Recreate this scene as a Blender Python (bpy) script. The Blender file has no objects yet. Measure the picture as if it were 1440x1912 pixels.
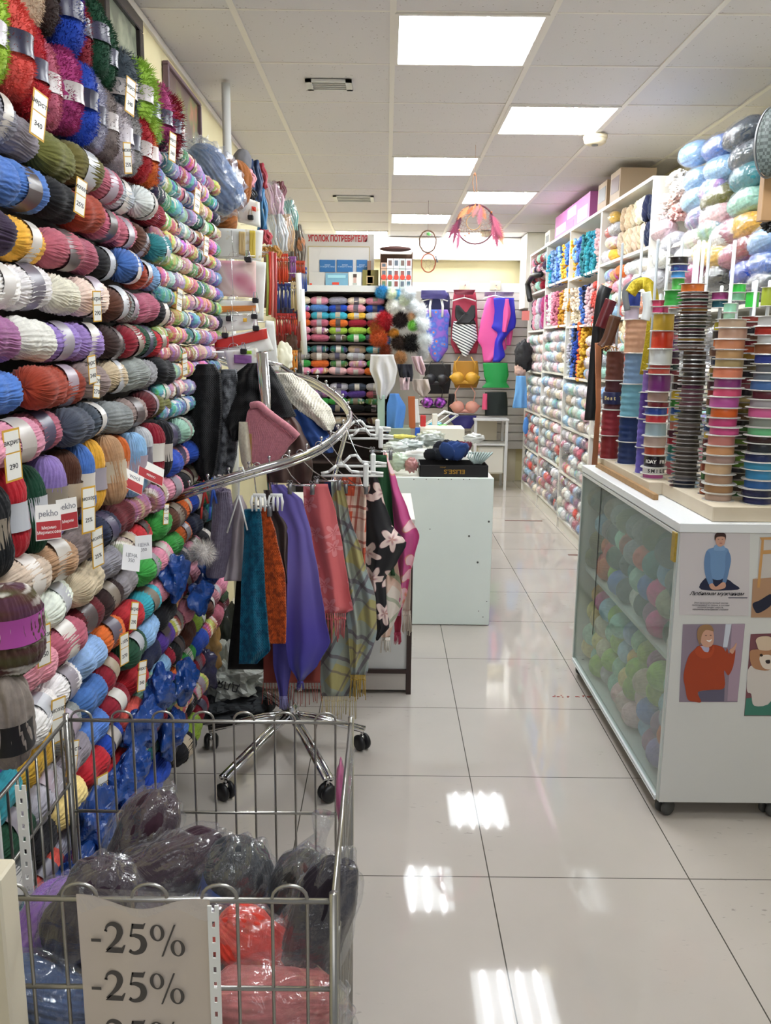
import bpy, math, random
from mathutils import Vector, Matrix, noise, Euler
R = random.Random(11)
PI = math.pi
S = bpy.context.scene
C = S.collection

# ---------------------------------------------------------------- camera
F, TH, RO, CZ = 1564.0, .1933, .0104, 1.552
cd = bpy.data.cameras.new('camera'); cam = bpy.data.objects.new('camera', cd); C.objects.link(cam)
cd.sensor_fit = 'HORIZONTAL'; cd.sensor_width = 36.0; cd.lens = 36.0 * F / 1440; cd.clip_start = .05; cd.clip_end = 60
cam.matrix_world = Matrix.Translation((0, 0, CZ)) @ Matrix.Rotation(PI/2 - TH, 4, 'X') @ Matrix.Rotation(RO, 4, 'Z')
S.camera = cam

# ---------------------------------------------------------------- light and exposure
LIGHT_PANEL = 4.5       # emission of the ceiling panels' diffusers
LIGHT_STRIP = 135.0      # emission of their LED strips
AMBIENT = .18           # even world fill, added to brighten the room through its open front
S.view_settings.view_transform = 'Standard'; S.view_settings.look = 'None'
S.view_settings.gamma = 1; S.view_settings.use_curve_mapping = False
S.view_settings.exposure = 0.76
wd = bpy.data.worlds.new('world'); S.world = wd; wd.use_nodes = True
wd.node_tree.nodes['Background'].inputs[0].default_value = (.93, .96, 1, 1)
wd.node_tree.nodes['Background'].inputs[1].default_value = AMBIENT
ld = bpy.data.lights.new('added_fill_light', 'AREA'); ld.shape = 'RECTANGLE'; ld.size = 2.6; ld.size_y = 1.2; ld.energy = 17; ld.color = (.95, .97, 1)  # added fill lamp out of view, lifts the foreground
lo = bpy.data.objects.new('added_fill_light', ld); C.objects.link(lo); lo.location = (.3, -1.6, 2.7); lo.rotation_euler = (math.radians(35), 0, 0)

# ---------------------------------------------------------------- helpers
def at(px, py, X=None, Y=None, Z=None):
    a, b = px - 720, py - 956
    a, b = a*math.cos(RO) + b*math.sin(RO), -a*math.sin(RO) + b*math.cos(RO)
    x = a/F; u = -b/F
    r = (x, math.cos(TH) + u*math.sin(TH), -math.sin(TH) + u*math.cos(TH))
    t = X/r[0] if X is not None else Y/r[1] if Y is not None else (Z - CZ)/r[2]
    return Vector((t*r[0], t*r[1], CZ + t*r[2]))
def srgb(h):
    if isinstance(h, str):
        c = [int(h[i:i+2], 16)/255 for i in (0, 2, 4)]
    else: c = h
    return tuple((v/12.92 if v <= .04045 else ((v+.055)/1.055)**2.4) for v in c) + (1,)
MATS = {}
class NT:
    def __init__(s, name):
        s.m = bpy.data.materials.new(name); s.m.use_nodes = True
        s.n = s.m.node_tree.nodes; s.l = s.m.node_tree.links; s.b = s.n['Principled BSDF']; s.out = s.n['Material Output']
    def add(s, t, **k):
        n = s.n.new('ShaderNode' + t)
        for a, v in k.items():
            if a.startswith('i_'):
                key = a[2:]; key = int(key) if key.isdigit() else key.replace('_', ' ')
                n.inputs[key].default_value = v
            else: setattr(n, a, v)
        return n
    def link(s, a, ao, b, bi): s.l.new(a.outputs[ao], b.inputs[bi])
    def bump(s, src, so, strength=.3, dist=.002):
        b = s.add('Bump', i_Strength=strength, i_Distance=dist); s.link(src, so, b, 'Height'); s.link(b, 0, s.b, 'Normal'); return b
    def ramp(s, src, so, stops, interp='LINEAR'):
        r = s.add('ValToRGB'); r.color_ramp.interpolation = interp
        e = r.color_ramp.elements
        while len(e) < len(stops): e.new(.5)
        for q, (p, c) in zip(e, stops): q.position = p; q.color = srgb(c) if isinstance(c, str) else (c, c, c, 1)
        s.link(src, so, r, 0); return r
def plain(name, col, rough=.5, metal=0, noise_amt=0, scale=20, bump=0, spec=.5, coat=0, sheen=0):
    if name in MATS: return MATS[name]
    t = NT(name); b = t.b
    b.inputs['Base Color'].default_value = srgb(col); b.inputs['Roughness'].default_value = rough; b.inputs['Metallic'].default_value = metal
    b.inputs['Specular IOR Level'].default_value = spec; b.inputs['Coat Weight'].default_value = coat; b.inputs['Sheen Weight'].default_value = sheen
    tc = t.add('TexCoord'); nz = t.add('TexNoise', i_Scale=scale, i_Detail=4.0); t.link(tc, 'Object', nz, 'Vector')
    if noise_amt:
        c = srgb(col); d = tuple(v*(1-noise_amt) for v in c[:3]) + (1,)
        mx = t.add('Mix', data_type='RGBA'); mx.inputs[6].default_value = c; mx.inputs[7].default_value = d
        t.link(nz, 0, mx, 0); t.link(mx, 2, b, 'Base Color')
    if bump: t.bump(nz, 0, bump, .004)
    MATS[name] = t.m; return t.m
# geometry ------------------------------------------------------------
WL = {}
def setp(o, label=None, cat=None, group=None, kind=None):
    if label: o['label'] = label
    if cat: o['category'] = cat
    if group: o['group'] = group
    if kind: o['kind'] = kind
    return o
def mesh_data(name, V, Fc, mats, smooth=True, uv=None, mi=None):
    me = bpy.data.meshes.new(name); me.from_pydata([tuple(v) for v in V], [], Fc)
    for m in (mats if isinstance(mats, (list, tuple)) else [mats]):
        if m: me.materials.append(m)
    if smooth: me.polygons.foreach_set('use_smooth', [True]*len(me.polygons))
    if mi: me.polygons.foreach_set('material_index', mi)
    if uv:
        l = me.uv_layers.new(name='UVMap'); li = [0]*(2*len(me.loops))
        k = 0
        for lp in me.loops:
            u = uv[lp.vertex_index]; li[k] = u[0]; li[k+1] = u[1]; k += 2
        l.data.foreach_set('uv', li)
    me.update(); return me
def mk(name, V, Fc, mats, parent=None, smooth=False, uv=None, mi=None):
    """one mesh object from world coordinates, its origin at its base"""
    V = [Vector(v) for v in V]
    mn = Vector([min(v[i] for v in V) for i in range(3)]); mx = Vector([max(v[i] for v in V) for i in range(3)])
    o = Vector(((mn.x+mx.x)/2, (mn.y+mx.y)/2, mn.z))
    me = mesh_data(name, [v-o for v in V], Fc, mats, smooth, uv, mi)
    ob = bpy.data.objects.new(name, me); C.objects.link(ob)
    if parent is not None: ob.parent = parent; ob.location = o - WL[parent.name]
    else: ob.location = o
    WL[ob.name] = o
    return ob
def empty(name, loc, label=None, cat=None, group=None, kind=None):
    o = bpy.data.objects.new(name, None); C.objects.link(o); o.location = loc; o.empty_display_size = .05
    WL[o.name] = Vector(loc); return setp(o, label, cat, group, kind)
class MB:
    def __init__(s): s.V = []; s.F = []; s.M = []; s.U = []; s.sm = True
    def add(s, V, Fc, m=0, U=None):
        k = len(s.V); s.V += [Vector(v) for v in V]; s.F += [tuple(i+k for i in f) for f in Fc]; s.M += [m]*len(Fc)
        s.U += U if U else [(0, 0)]*len(V); return s
    def box(s, a, b, m=0, bev=0):
        x0, y0, z0 = a; x1, y1, z1 = b
        if bev:
            V = []
            for x, sx in ((x0, 1), (x1, -1)):
                for y, sy in ((y0, 1), (y1, -1)):
                    for z, sz in ((z0, 1), (z1, -1)):
                        V += [(x+sx*bev, y+sy*bev, z), (x+sx*bev, y, z+sz*bev), (x, y+sy*bev, z+sz*bev)]
            import bmesh
            bm = bmesh.new()
            for v in V: bm.verts.new(v)
            bmesh.ops.convex_hull(bm, input=bm.verts); bmesh.ops.dissolve_limit(bm, angle_limit=.01, verts=bm.verts, edges=bm.edges)
            bm.verts.index_update(); bm.verts.ensure_lookup_table()
            VV = [v.co.copy() for v in bm.verts]; FF = [tuple(v.index for v in f.verts) for f in bm.faces]; bm.free()
            return s.add(VV, FF, m)
        V = [(x0,y0,z0),(x1,y0,z0),(x1,y1,z0),(x0,y1,z0),(x0,y0,z1),(x1,y0,z1),(x1,y1,z1),(x0,y1,z1)]
        return s.add(V, [(3,2,1,0),(4,5,6,7),(0,1,5,4),(1,2,6,5),(2,3,7,6),(3,0,4,7)], m)
    def tube(s, P, r, n=8, m=0, closed=False, cap=True):
        P = [Vector(p) for p in P]; rr = r if isinstance(r, (list, tuple)) else [r]*len(P)
        V = []; N = len(P); up = None
        for i, p in enumerate(P):
            if closed: d = (P[(i+1) % N] - P[i-1])
            else: d = P[min(i+1, N-1)] - P[max(i-1, 0)]
            d = d.normalized() if d.length > 1e-9 else Vector((0, 0, 1))
            if up is None: up = Vector((0, 0, 1)) if abs(d.z) < .9 else Vector((1, 0, 0))
            a = d.cross(up);
            if a.length < 1e-6: a = d.orthogonal()
            a.normalize(); b = a.cross(d).normalized(); up = b
            for k in range(n):
                t = 2*PI*k/n; V.append(p + rr[i]*(a*math.cos(t) + b*math.sin(t)))
        Fc = []
        for i in range(N if closed else N-1):
            j = (i+1) % N
            for k in range(n): Fc.append((i*n+k, i*n+(k+1) % n, j*n+(k+1) % n, j*n+k))
        if cap and not closed: Fc += [tuple(range(n))[::-1], tuple((N-1)*n+k for k in range(n))]
        return s.add(V, Fc, m)
    def lathe(s, prof, c=(0, 0, 0), n=20, m=0, axis='Z', sx=1, sy=1):
        V = []; Fc = []
        for r, z in prof:
            for k in range(n):
                t = 2*PI*k/n; x, y = r*math.cos(t)*sx, r*math.sin(t)*sy
                v = {'Z': (x, y, z), 'X': (z, x, y), 'Y': (y, z, x)}[axis]
                V.append(Vector(v) + Vector(c))
        for i in range(len(prof)-1):
            for k in range(n): Fc.append((i*n+k, i*n+(k+1) % n, (i+1)*n+(k+1) % n, (i+1)*n+k))
        if prof[0][0] > 1e-4: Fc.append(tuple(range(n))[::-1])
        if prof[-1][0] > 1e-4: Fc.append(tuple((len(prof)-1)*n+k for k in range(n)))
        return s.add(V, Fc, m)
    def ell(s, c, r, m=0, nu=20, nv=12, amp=0, fr=3, seed=0):
        V = []; Fc = []
        for j in range(nv+1):
            ph = PI*j/nv
            for i in range(nu):
                t = 2*PI*i/nu; d = Vector((math.sin(ph)*math.cos(t), math.sin(ph)*math.sin(t), math.cos(ph)))
                k = 1 + (amp*noise.noise(d*fr + Vector((seed*3.1, seed, 0))) if amp else 0)
                V.append(Vector((c[0]+d.x*r[0]*k, c[1]+d.y*r[1]*k, c[2]+d.z*r[2]*k)))
        for j in range(nv):
            for i in range(nu): Fc.append((j*nu+i, (j+1)*nu+i, (j+1)*nu+(i+1) % nu, j*nu+(i+1) % nu))
        return s.add(V, Fc, m)
    def build(s, name, mats, parent=None, smooth=False, uv=False):
        return mk(name, s.V, s.F, mats, parent, smooth, s.U if uv else None, s.M)
    def data(s, name, mats, smooth=True, uv=False): return mesh_data(name, s.V, s.F, mats, smooth, s.U if uv else None, s.M)
def inst(name, data, loc, rot=(0, 0, 0), scale=1, color=None, parent=None):
    o = bpy.data.objects.new(name, data); C.objects.link(o); o.location = loc; o.rotation_euler = rot
    o.scale = (scale,)*3 if isinstance(scale, (int, float)) else scale
    if color: o.color = srgb(color) if isinstance(color, str) else color
    if parent is not None: o.parent = parent
    WL[o.name] = Vector(loc) if parent is None else WL[parent.name] + Vector(loc)
    return o
def text(name, body, size, M, mat, parent=None, ext=.0006, ax='CENTER', bold=0, shear=0, sx=1):
    cu = bpy.data.curves.new('t', 'FONT'); cu.body = body; cu.size = size; cu.extrude = ext; cu.align_x = ax; cu.align_y = 'CENTER'
    cu.offset = bold; cu.shear = shear; cu.resolution_u = 3
    to = bpy.data.objects.new('t', cu); C.objects.link(to)
    dg = bpy.context.evaluated_depsgraph_get(); me = bpy.data.meshes.new_from_object(to.evaluated_get(dg))
    bpy.data.objects.remove(to)
    V = [M @ Vector((v.co.x*sx, v.co.y, v.co.z)) for v in me.vertices]; Fc = [tuple(p.vertices) for p in me.polygons]
    if not V: return None
    return mk(name, V, Fc, mat, parent)
def frame(o, x, y):
    """matrix with origin o, local x and y directions"""
    x = Vector(x).normalized(); y = Vector(y).normalized(); z = x.cross(y)
    return Matrix(((x.x, y.x, z.x, o[0]), (x.y, y.y, z.y, o[1]), (x.z, y.z, z.z, o[2]), (0, 0, 0, 1)))
def lerp(a, b, t): return a + (b-a)*t
def drape(name, prof, mats, parent=None, folds=3, amp=.02, nu=40, nv=40, stitch=None, thick=.004, ph=0, wob=0, seed=0, depth=None):
    """hanging cloth: prof rows (py, xl, xr, Y); folded in depth, with real thickness"""
    pr = sorted(prof)
    if stitch: nu, nv = stitch[0]*4, min(stitch[1]*4, 260)
    def row(t):
        y = lerp(pr[0][0], pr[-1][0], t)
        for a, b in zip(pr, pr[1:]):
            if y <= b[0] + 1e-6:
                k = (y-a[0])/(b[0]-a[0]); k2 = k*k*(3-2*k)*.5 + k*.5
                return y, lerp(a[1], b[1], k2), lerp(a[2], b[2], k2), lerp(a[3], b[3], k)
    front = []; U = []
    for j in range(nv+1):
        y, xl, xr, Y = row(j/nv)
        for i in range(nu+1):
            u = i/nu
            s = amp*(.35+.65*min(1, j/nv*2))*(.75*math.sin(2*PI*folds*.6*u + ph + 1.1*math.sin(j/nv*2.4+ph)) + 1.5*noise.noise(Vector((u*folds*1.5, j/nv*1.6, y*.37+0*seed)) if False else Vector((u*folds*1.5 + pr[0][1]*.13, j/nv*1.3, seed))))
            s += wob*noise.noise(Vector((u*4, j/nv*6, seed)))
            yy = y
            if stitch:
                kv = j/nv*stitch[1]; off = .5*(int(kv*2) % 2) if stitch[3:] else 0
                s -= stitch[2]*(abs(math.sin(PI*(u*stitch[0] + off)))**.6)*(.45 + .55*abs(math.sin(PI*kv + .8*math.sin(PI*2*u*stitch[0])))**.7)*(1 + .5*noise.noise(Vector((u*9, kv*.4, 3))))
            front.append(at(lerp(xl, xr, u), yy, Y=Y + s)); U.append((u, j/nv))
    n = nu+1; V = list(front); back = [v + Vector((0, thick, 0)) for v in front]; V += back; k = len(front)
    if depth:
        for q, (u, v) in enumerate(U):
            V[k+q] = V[k+q] + Vector((0, depth*math.sin(PI*u)**.6, 0)); V[q] = V[q] - Vector((0, depth*.5*math.sin(PI*u)**.6, 0))
    Fc = []
    for j in range(nv):
        for i in range(nu):
            a = j*n+i; Fc.append((a, a+n, a+n+1, a+1)); Fc.append((k+a, k+a+1, k+a+n+1, k+a+n))
    for j in range(nv):
        a = j*n; Fc.append((a, k+a, k+a+n, a+n)); a = j*n+nu; Fc.append((a, a+n, k+a+n, k+a))
    for i in range(nu):
        Fc.append((i, i+1, k+i+1, k+i)); a = nv*n+i; Fc.append((a, k+a, k+a+1, a+1))
    o = mk(name, V, Fc, mats, parent, True, U+U)
    o['_b'] = 1; del o['_b']
    return o, front[nv*n:]
def fringe(pts, mat, parent, length=.07, step=2, r=.0012, name='fringe', knots=True):
    m = MB()
    for i in range(0, len(pts), step):
        p = Vector(pts[i]) + Vector((0, .002, 0)); L = length*R.uniform(.75, 1.1); dx = R.uniform(-.008, .008)
        m.tube([p, p + Vector((dx*.5, 0, -L*.5)), p + Vector((dx, R.uniform(-.004, .004), -L))], r, 5)
        if knots: m.ell(p + Vector((dx*.2, 0, -L*.22)), (r*2.1, r*2.1, r*2.4), 0, 6, 4)
    return m.build(name, mat, parent, True)

# ---------------------------------------------------------------- materials
def m_yarn(name, kind, attr=False):
    t = NT(name); oi = t.add('ObjectInfo') if not attr else t.add('Attribute', attribute_name='tint'); uv = t.add('UVMap'); b = t.b
    b.inputs['Roughness'].default_value = .85; b.inputs['Specular IOR Level'].default_value = .25; b.inputs['Sheen Weight'].default_value = .12
    hsv = t.add('HueSaturation'); t.link(oi, 'Color', hsv, 'Color'); last = hsv
    sep = t.add('SeparateXYZ'); t.link(uv, 0, sep, 0)
    if kind == 'multi':
        mp = t.add('Combine' + 'XYZ'); a = t.add('Math', operation='MULTIPLY', i_1=2.6); t.link(sep, 1, a, 0)
        ad = t.add('Math', operation='MULTIPLY_ADD', i_1=40.0); t.link(oi, 'Random' if not attr else 'Fac', ad, 0); t.link(a, 0, ad, 2)
        u2 = t.add('Math', operation='MULTIPLY', i_1=.8); t.link(sep, 0, u2, 0)
        t.link(ad, 0, mp, 0); t.link(u2, 0, mp, 1)
        nz = t.add('TexNoise', i_Scale=2.2, i_Detail=1.5); t.link(mp, 0, nz, 'Vector')
        mr = t.add('MapRange'); mr.inputs[1].default_value = .3; mr.inputs[2].default_value = .7; mr.inputs[3].default_value = .3; mr.inputs[4].default_value = .7
        hsv.inputs['Saturation'].default_value = .8; hsv.inputs['Value'].default_value = .85
        t.link(nz, 0, mr, 0); t.link(mr, 0, hsv, 'Hue')
        nz2 = t.add('TexNoise', i_Scale=3.1, i_Detail=1.0); nz2.noise_dimensions = '3D'; ml = t.add('VectorMath', operation='ADD'); ml.inputs[1].default_value = (7, 3, 1)
        t.link(mp, 0, ml, 0); t.link(ml, 0, nz2, 'Vector')
        mr2 = t.add('MapRange'); mr2.inputs[1].default_value = .57; mr2.inputs[2].default_value = .68; t.link(nz2, 0, mr2, 0)
        mx = t.add('Mix', data_type='RGBA'); mx.inputs[7].default_value = srgb('e9e4dc'); t.link(mr2, 0, mx, 0); t.link(hsv, 0, mx, 6)
        t.link(mx, 2, b, 'Base Color')
    else:
        tc = t.add('TexCoord'); nz = t.add('TexNoise', i_Scale=60.0 if kind == 'plain' else 25.0, i_Detail=3.0); t.link(tc, 'Object', nz, 'Vector')
        mr = t.add('MapRange'); mr.inputs[1].default_value = .3; mr.inputs[2].default_value = .7; mr.inputs[3].default_value = .82; mr.inputs[4].default_value = 1.15
        t.link(nz, 0, mr, 0); t.link(mr, 0, hsv, 'Value'); t.link(hsv, 0, b, 'Base Color')
    # fine twist of the plies
    mp2 = t.add('Mapping'); mp2.inputs['Scale'].default_value = (120, 30, 1); mp2.inputs['Rotation'].default_value = (0, 0, .25); t.link(uv, 0, mp2, 0)
    w = t.add('TexNoise', i_Scale=1.0, i_Detail=2.0); t.link(mp2, 0, w, 'Vector'); t.bump(w, 0, .35, .0015)
    return t.m
YA_PLAIN = m_yarn('yarn_wool_mass', 'plain', True); YA_MULTI = m_yarn('yarn_variegated_mass', 'multi', True); Y_PLAIN = m_yarn('yarn_wool', 'plain'); Y_MULTI = m_yarn('yarn_variegated', 'multi'); Y_FUZZ = m_yarn('yarn_fuzzy', 'fuzz')
def m_paper(name, dark='3a3550', scale=(9, 14)):
    t = NT(name); oi = t.add('ObjectInfo'); uv = t.add('UVMap'); mp = t.add('Mapping'); mp.inputs['Scale'].default_value = (scale[0], scale[1], 1); t.link(uv, 0, mp, 0)
    br = t.add('TexBrick', i_Scale=1.0, i_Mortar_Size=.25); br.inputs['Mortar Smooth'].default_value = .1; t.link(mp, 0, br, 0)
    nz = t.add('TexNoise', i_Scale=2.3, i_Detail=3.0); t.link(mp, 0, nz, 'Vector')
    r = t.ramp(nz, 0, [(0, 0.), (.54, 0.), (.58, 1.), (1, 1.)]); mu = t.add('Math', operation='MULTIPLY'); t.link(r, 0, mu, 0)
    inv = t.add('Math', operation='SUBTRACT', i_0=1.0); t.link(br, 'Fac', inv, 1); t.link(inv, 0, mu, 1)
    mx = t.add('Mix', data_type='RGBA'); mx.inputs[7].default_value = srgb(dark); t.link(mu, 0, mx, 0); t.link(oi, 'Color', mx, 6); t.link(mx, 2, t.b, 'Base Color')
    t.b.inputs['Roughness'].default_value = .35; return t.m
PAPER = m_paper('printed_paper_band')
def m_objcol(name, rough, metal=0, coat=0, bump=0, scale=40, sheen=0, spec=.5):
    t = NT(name); oi = t.add('ObjectInfo'); t.link(oi, 'Color', t.b, 'Base Color')
    t.b.inputs['Roughness'].default_value = rough; t.b.inputs['Metallic'].default_value = metal; t.b.inputs['Coat Weight'].default_value = coat
    t.b.inputs['Sheen Weight'].default_value = sheen; t.b.inputs['Specular IOR Level'].default_value = spec
    if bump:
        tc = t.add('TexCoord'); nz = t.add('TexNoise', i_Scale=scale, i_Detail=4.0); t.link(tc, 'Object', nz, 'Vector'); t.bump(nz, 0, bump, .004)
    return t.m
CLOTH = m_objcol('cloth_plain', .8, bump=.15, scale=300, sheen=.1, spec=.25)
SATIN = m_objcol('satin_ribbon', .25, bump=.05, scale=60)
CORD = m_objcol('wound_cord', .45)
GLOSSP = m_objcol('glossy_plastic', .22, coat=.3)
CARD = m_objcol('printed_card', .45)
def m_film(name, op=.22, wr=1.0, sc=22):
    t = NT(name); t.n.remove(t.b)
    tr = t.add('BsdfTransparent'); tr.inputs[0].default_value = (.97, .98, 1, 1); gl = t.add('BsdfGlossy', i_Roughness=.09); gl.inputs[0].default_value = (1, 1, 1, 1)
    tc = t.add('TexCoord'); nz = t.add('TexNoise', i_Scale=sc, i_Detail=5.0, i_Distortion=1.2); t.link(tc, 'Object', nz, 'Vector')
    bp = t.add('Bump', i_Strength=wr, i_Distance=.02); t.link(nz, 0, bp, 'Height'); t.link(bp, 0, gl, 'Normal')
    lw = t.add('LayerWeight', i_Blend=.35); t.link(bp, 0, lw, 'Normal')
    mr = t.add('MapRange'); mr.inputs[3].default_value = op*.55; mr.inputs[4].default_value = min(1, op+.3); t.link(lw, 'Facing', mr, 0)
    mx = t.add('MixShader'); t.link(mr, 0, mx, 0); t.link(tr, 0, mx, 1); t.link(gl, 0, mx, 2)
    df = t.add('BsdfDiffuse'); df.inputs[0].default_value = (.85, .87, .9, 1); m2 = t.add('MixShader', i_0=.035); t.link(mx, 0, m2, 1); t.link(df, 0, m2, 2)
    t.link(m2, 0, t.out, 0); return t.m
FILM = m_film('clear_film', .07, .8, 18); FILM2 = m_film('crinkled_bag_film', .10, .9, 9)
def m_glass():
    t = NT('cabinet_glass'); t.n.remove(t.b)
    tr = t.add('BsdfTransparent'); tr.inputs[0].default_value = (.90, .95, .93, 1); gl = t.add('BsdfGlossy', i_Roughness=.05)
    df = t.add('BsdfDiffuse'); df.inputs[0].default_value = (.62, .72, .68, 1)
    fr = t.add('LayerWeight', i_Blend=.25); mq = t.add('MapRange'); mq.inputs[3].default_value = .03; mq.inputs[4].default_value = .30; t.link(fr, 'Facing', mq, 0); mx = t.add('MixShader'); t.link(mq, 0, mx, 0); t.link(tr, 0, mx, 1); t.link(gl, 0, mx, 2)
    m2 = t.add('MixShader', i_0=.10); t.link(mx, 0, m2, 1); t.link(df, 0, m2, 2); t.link(m2, 0, t.out, 0); return t.m
GLASS = m_glass()
CHROME = plain('chrome', 'd8d8da', .12, 1); WIRE = plain('zinc_wire', 'b4b2ac', .3, .9, .25, 60); STEEL = plain('dull_steel', '8d8d90', .35, .9)
WHITE = plain('white_laminate', 'd9dad8', .38, noise_amt=.05, scale=4); WHITEP = plain('white_plastic', 'eef0ee', .35)
PALEG = plain('pale_green_panel', 'e6efea', .45, noise_amt=.06, scale=6)
BLACK = plain('black_plastic', '17171a', .4); DARKC = plain('black_card', '151314', .5); BROWN = plain('dark_brown_trim', '33211d', .5)
WOOD = plain('raw_pine', 'd9cbb4', .6, noise_amt=.25, scale=9, bump=.1); PLY = plain('chipboard_edge', 'b08a5e', .8, noise_amt=.4, scale=60, bump=.3)
CREAM = plain('cream_paint', 'dcd3bd', .8, noise_amt=.06, scale=3); INK = plain('ink', '26262c', .7); RED = plain('red_ink', 'a3262c', .6)
GOLD = plain('gold_print', 'b98f3c', .35, .6)

# ---------------------------------------------------------------- the room
XL, XR, YB, YF, ZC = -.95, 1.98, 10.0, -2.4, 2.79
def struct(o): o['kind'] = 'structure'; return o
t = NT('glazed_floor_tiles'); tc = t.add('TexCoord'); mp = t.add('Mapping'); t.link(tc, 'Object', mp, 0)
sp = t.add('SeparateXYZ'); t.link(mp, 0, sp, 0)
def grid_mask(t, sp, comp, off, pitch, w):
    a = t.add('Math', operation='SUBTRACT', i_1=off); t.link(sp, comp, a, 0)
    d = t.add('Math', operation='PINGPONG', i_1=pitch/2); t.link(a, 0, d, 0)
    l = t.add('Math', operation='LESS_THAN', i_1=w); t.link(d, 0, l, 0); return l
FXO, FYO = .3218, 2.2538
gx = grid_mask(t, sp, 0, FXO, .6, .0018); gy = grid_mask(t, sp, 1, FYO, .6, .0018)
mxx = t.add('Math', operation='MAXIMUM'); t.link(gx, 0, mxx, 0); t.link(gy, 0, mxx, 1)
nz = t.add('TexNoise', i_Scale=1.6, i_Detail=5.0); t.link(tc, 'Object', nz, 0)
base = t.ramp(nz, 0, [(.3, 'b8b1a9'), (.7, 'c3bbb3')])
st = t.add('TexNoise', i_Scale=38.0, i_Detail=3.0); mps = t.add('Mapping'); mps.inputs['Scale'].default_value = (.6, 1.7, 1); t.link(tc, 'Object', mps, 0); t.link(mps, 0, st, 0)
sr = t.ramp(st, 0, [(0, 0.), (.665, 0.), (.70, .55), (1, .55)])
big = t.add('TexNoise', i_Scale=1.1); t.link(tc, 'Object', big, 0); bgr = t.ramp(big, 0, [(.48, 0.), (.62, 1.)])
ms = t.add('Math', operation='MULTIPLY'); t.link(sr, 0, ms, 0); t.link(bgr, 0, ms, 1)
c1 = t.add('Mix', data_type='RGBA'); c1.inputs[7].default_value = srgb('77726b'); t.link(ms, 0, c1, 0); t.link(base, 0, c1, 6)
c2 = t.add('Mix', data_type='RGBA'); c2.inputs[7].default_value = srgb('4e4a44'); t.link(mxx, 0, c2, 0); t.link(c1, 2, c2, 6); t.link(c2, 2, t.b, 'Base Color')
rr = t.add('MapRange'); rr.inputs[3].default_value = .03; rr.inputs[4].default_value = .06; t.link(nz, 0, rr, 0); t.link(rr, 0, t.b, 'Roughness')
t.b.inputs['IOR'].default_value = 1.5
M_FLOOR = t.m
m = MB(); m.add([(XL-1.2, YF, 0), (4.6, YF, 0), (4.6, YB, 0), (XL-1.2, YB, 0), (XL-1.2, YF, -.05), (4.6, YF, -.05), (4.6, YB, -.05), (XL-1.2, YB, -.05)], [(0, 1, 2, 3), (7, 6, 5, 4)])
fl = mesh_data('floor', m.V, m.F, M_FLOOR, False); o = bpy.data.objects.new('floor', fl); C.objects.link(o); struct(o)

t = NT('mineral_fibre_tile'); tc = t.add('TexCoord'); vo = t.add('TexVoronoi', i_Scale=55.0); t.link(tc, 'Object', vo, 'Vector')
wn = t.add('TexNoise', i_Scale=17.0, i_Detail=2.0); t.link(tc, 'Object', wn, 0)
vr = t.ramp(vo, 'Distance', [(0, 1.), (.14, 1.), (.2, 0.), (1, 0.)]); wr = t.ramp(wn, 0, [(.52, 0.), (.56, 1.)])
mu = t.add('Math', operation='MULTIPLY'); t.link(vr, 0, mu, 0); t.link(wr, 0, mu, 1)
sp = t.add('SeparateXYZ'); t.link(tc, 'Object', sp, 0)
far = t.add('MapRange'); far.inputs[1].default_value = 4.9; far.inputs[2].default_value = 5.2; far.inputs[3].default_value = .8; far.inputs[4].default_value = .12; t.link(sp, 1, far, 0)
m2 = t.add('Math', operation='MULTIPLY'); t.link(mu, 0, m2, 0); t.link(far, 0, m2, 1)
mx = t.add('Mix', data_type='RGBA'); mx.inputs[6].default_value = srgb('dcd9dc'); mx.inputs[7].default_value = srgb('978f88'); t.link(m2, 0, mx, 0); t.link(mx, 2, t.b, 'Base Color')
t.b.inputs['Roughness'].default_value = .95; t.bump(m2, 0, -.3, .003); M_TILE = t.m
M_BAR = plain('ceiling_grid_bar', 'e9e5e0', .5); M_GAP_SHADE = plain('ceiling_gap_shade', '4a443e', .9)
CX0, CY0 = .0094, 3.4416
LIGHTS = [(0, 0), (1, 2), (0, 4), (1, 6), (0, 8), (1, 10), (-1, 10), (1, -2), (0, -5)]
m = MB()
i0, i1 = -3, 8; k0, k1 = -10, 11
for i in range(i0, i1):
    for k in range(k0, k1):
        if (i, k) in LIGHTS: continue
        x0, y0 = CX0+.6*i, CY0+.6*k; x1, y1 = x0+.6, y0+.6
        if x1 < XL or y0 > YB: continue
        h = R.choice([0, 0, 0, .002, -.002]); g = .004
        tx, ty = R.uniform(-.0015, .0015), R.uniform(-.0015, .0015)
        z = ZC+.004+h
        m.add([(x0+g, y0+g, z+tx), (x1-g, y0+g, z-tx), (x1-g, y1-g, z-ty), (x0+g, y1-g, z+ty)], [(0, 3, 2, 1)], 0)
for i in range(i0, i1+1):
    x = CX0+.6*i; m.box((x-.012, YF-.5, ZC-.002), (x+.012, YB, ZC+.02), 1)
for k in range(k0, k1+1):
    y = CY0+.6*k; m.box((CX0+.6*i0, y-.006, ZC+.0005), (CX0+.6*i1, y+.006, ZC+.02), 1); m.box((CX0+.6*i0, y+.006, ZC+.002), (CX0+.6*i1, y+.0105, ZC+.02), 2)  # dark strip on one side of each cross bar paints its shadow gap
m.box((CX0+.6*i0, YF-3, ZC+.03), (CX0+.6*i1, YB+.1, ZC+.06), 2)
struct(m.build('ceiling', [M_TILE, M_BAR, M_GAP_SHADE]))
t = NT('cream_painted_wall'); tc = t.add('TexCoord'); nz = t.add('TexNoise', i_Scale=2.0, i_Detail=4.0); t.link(tc, 'Object', nz, 0)
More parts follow.
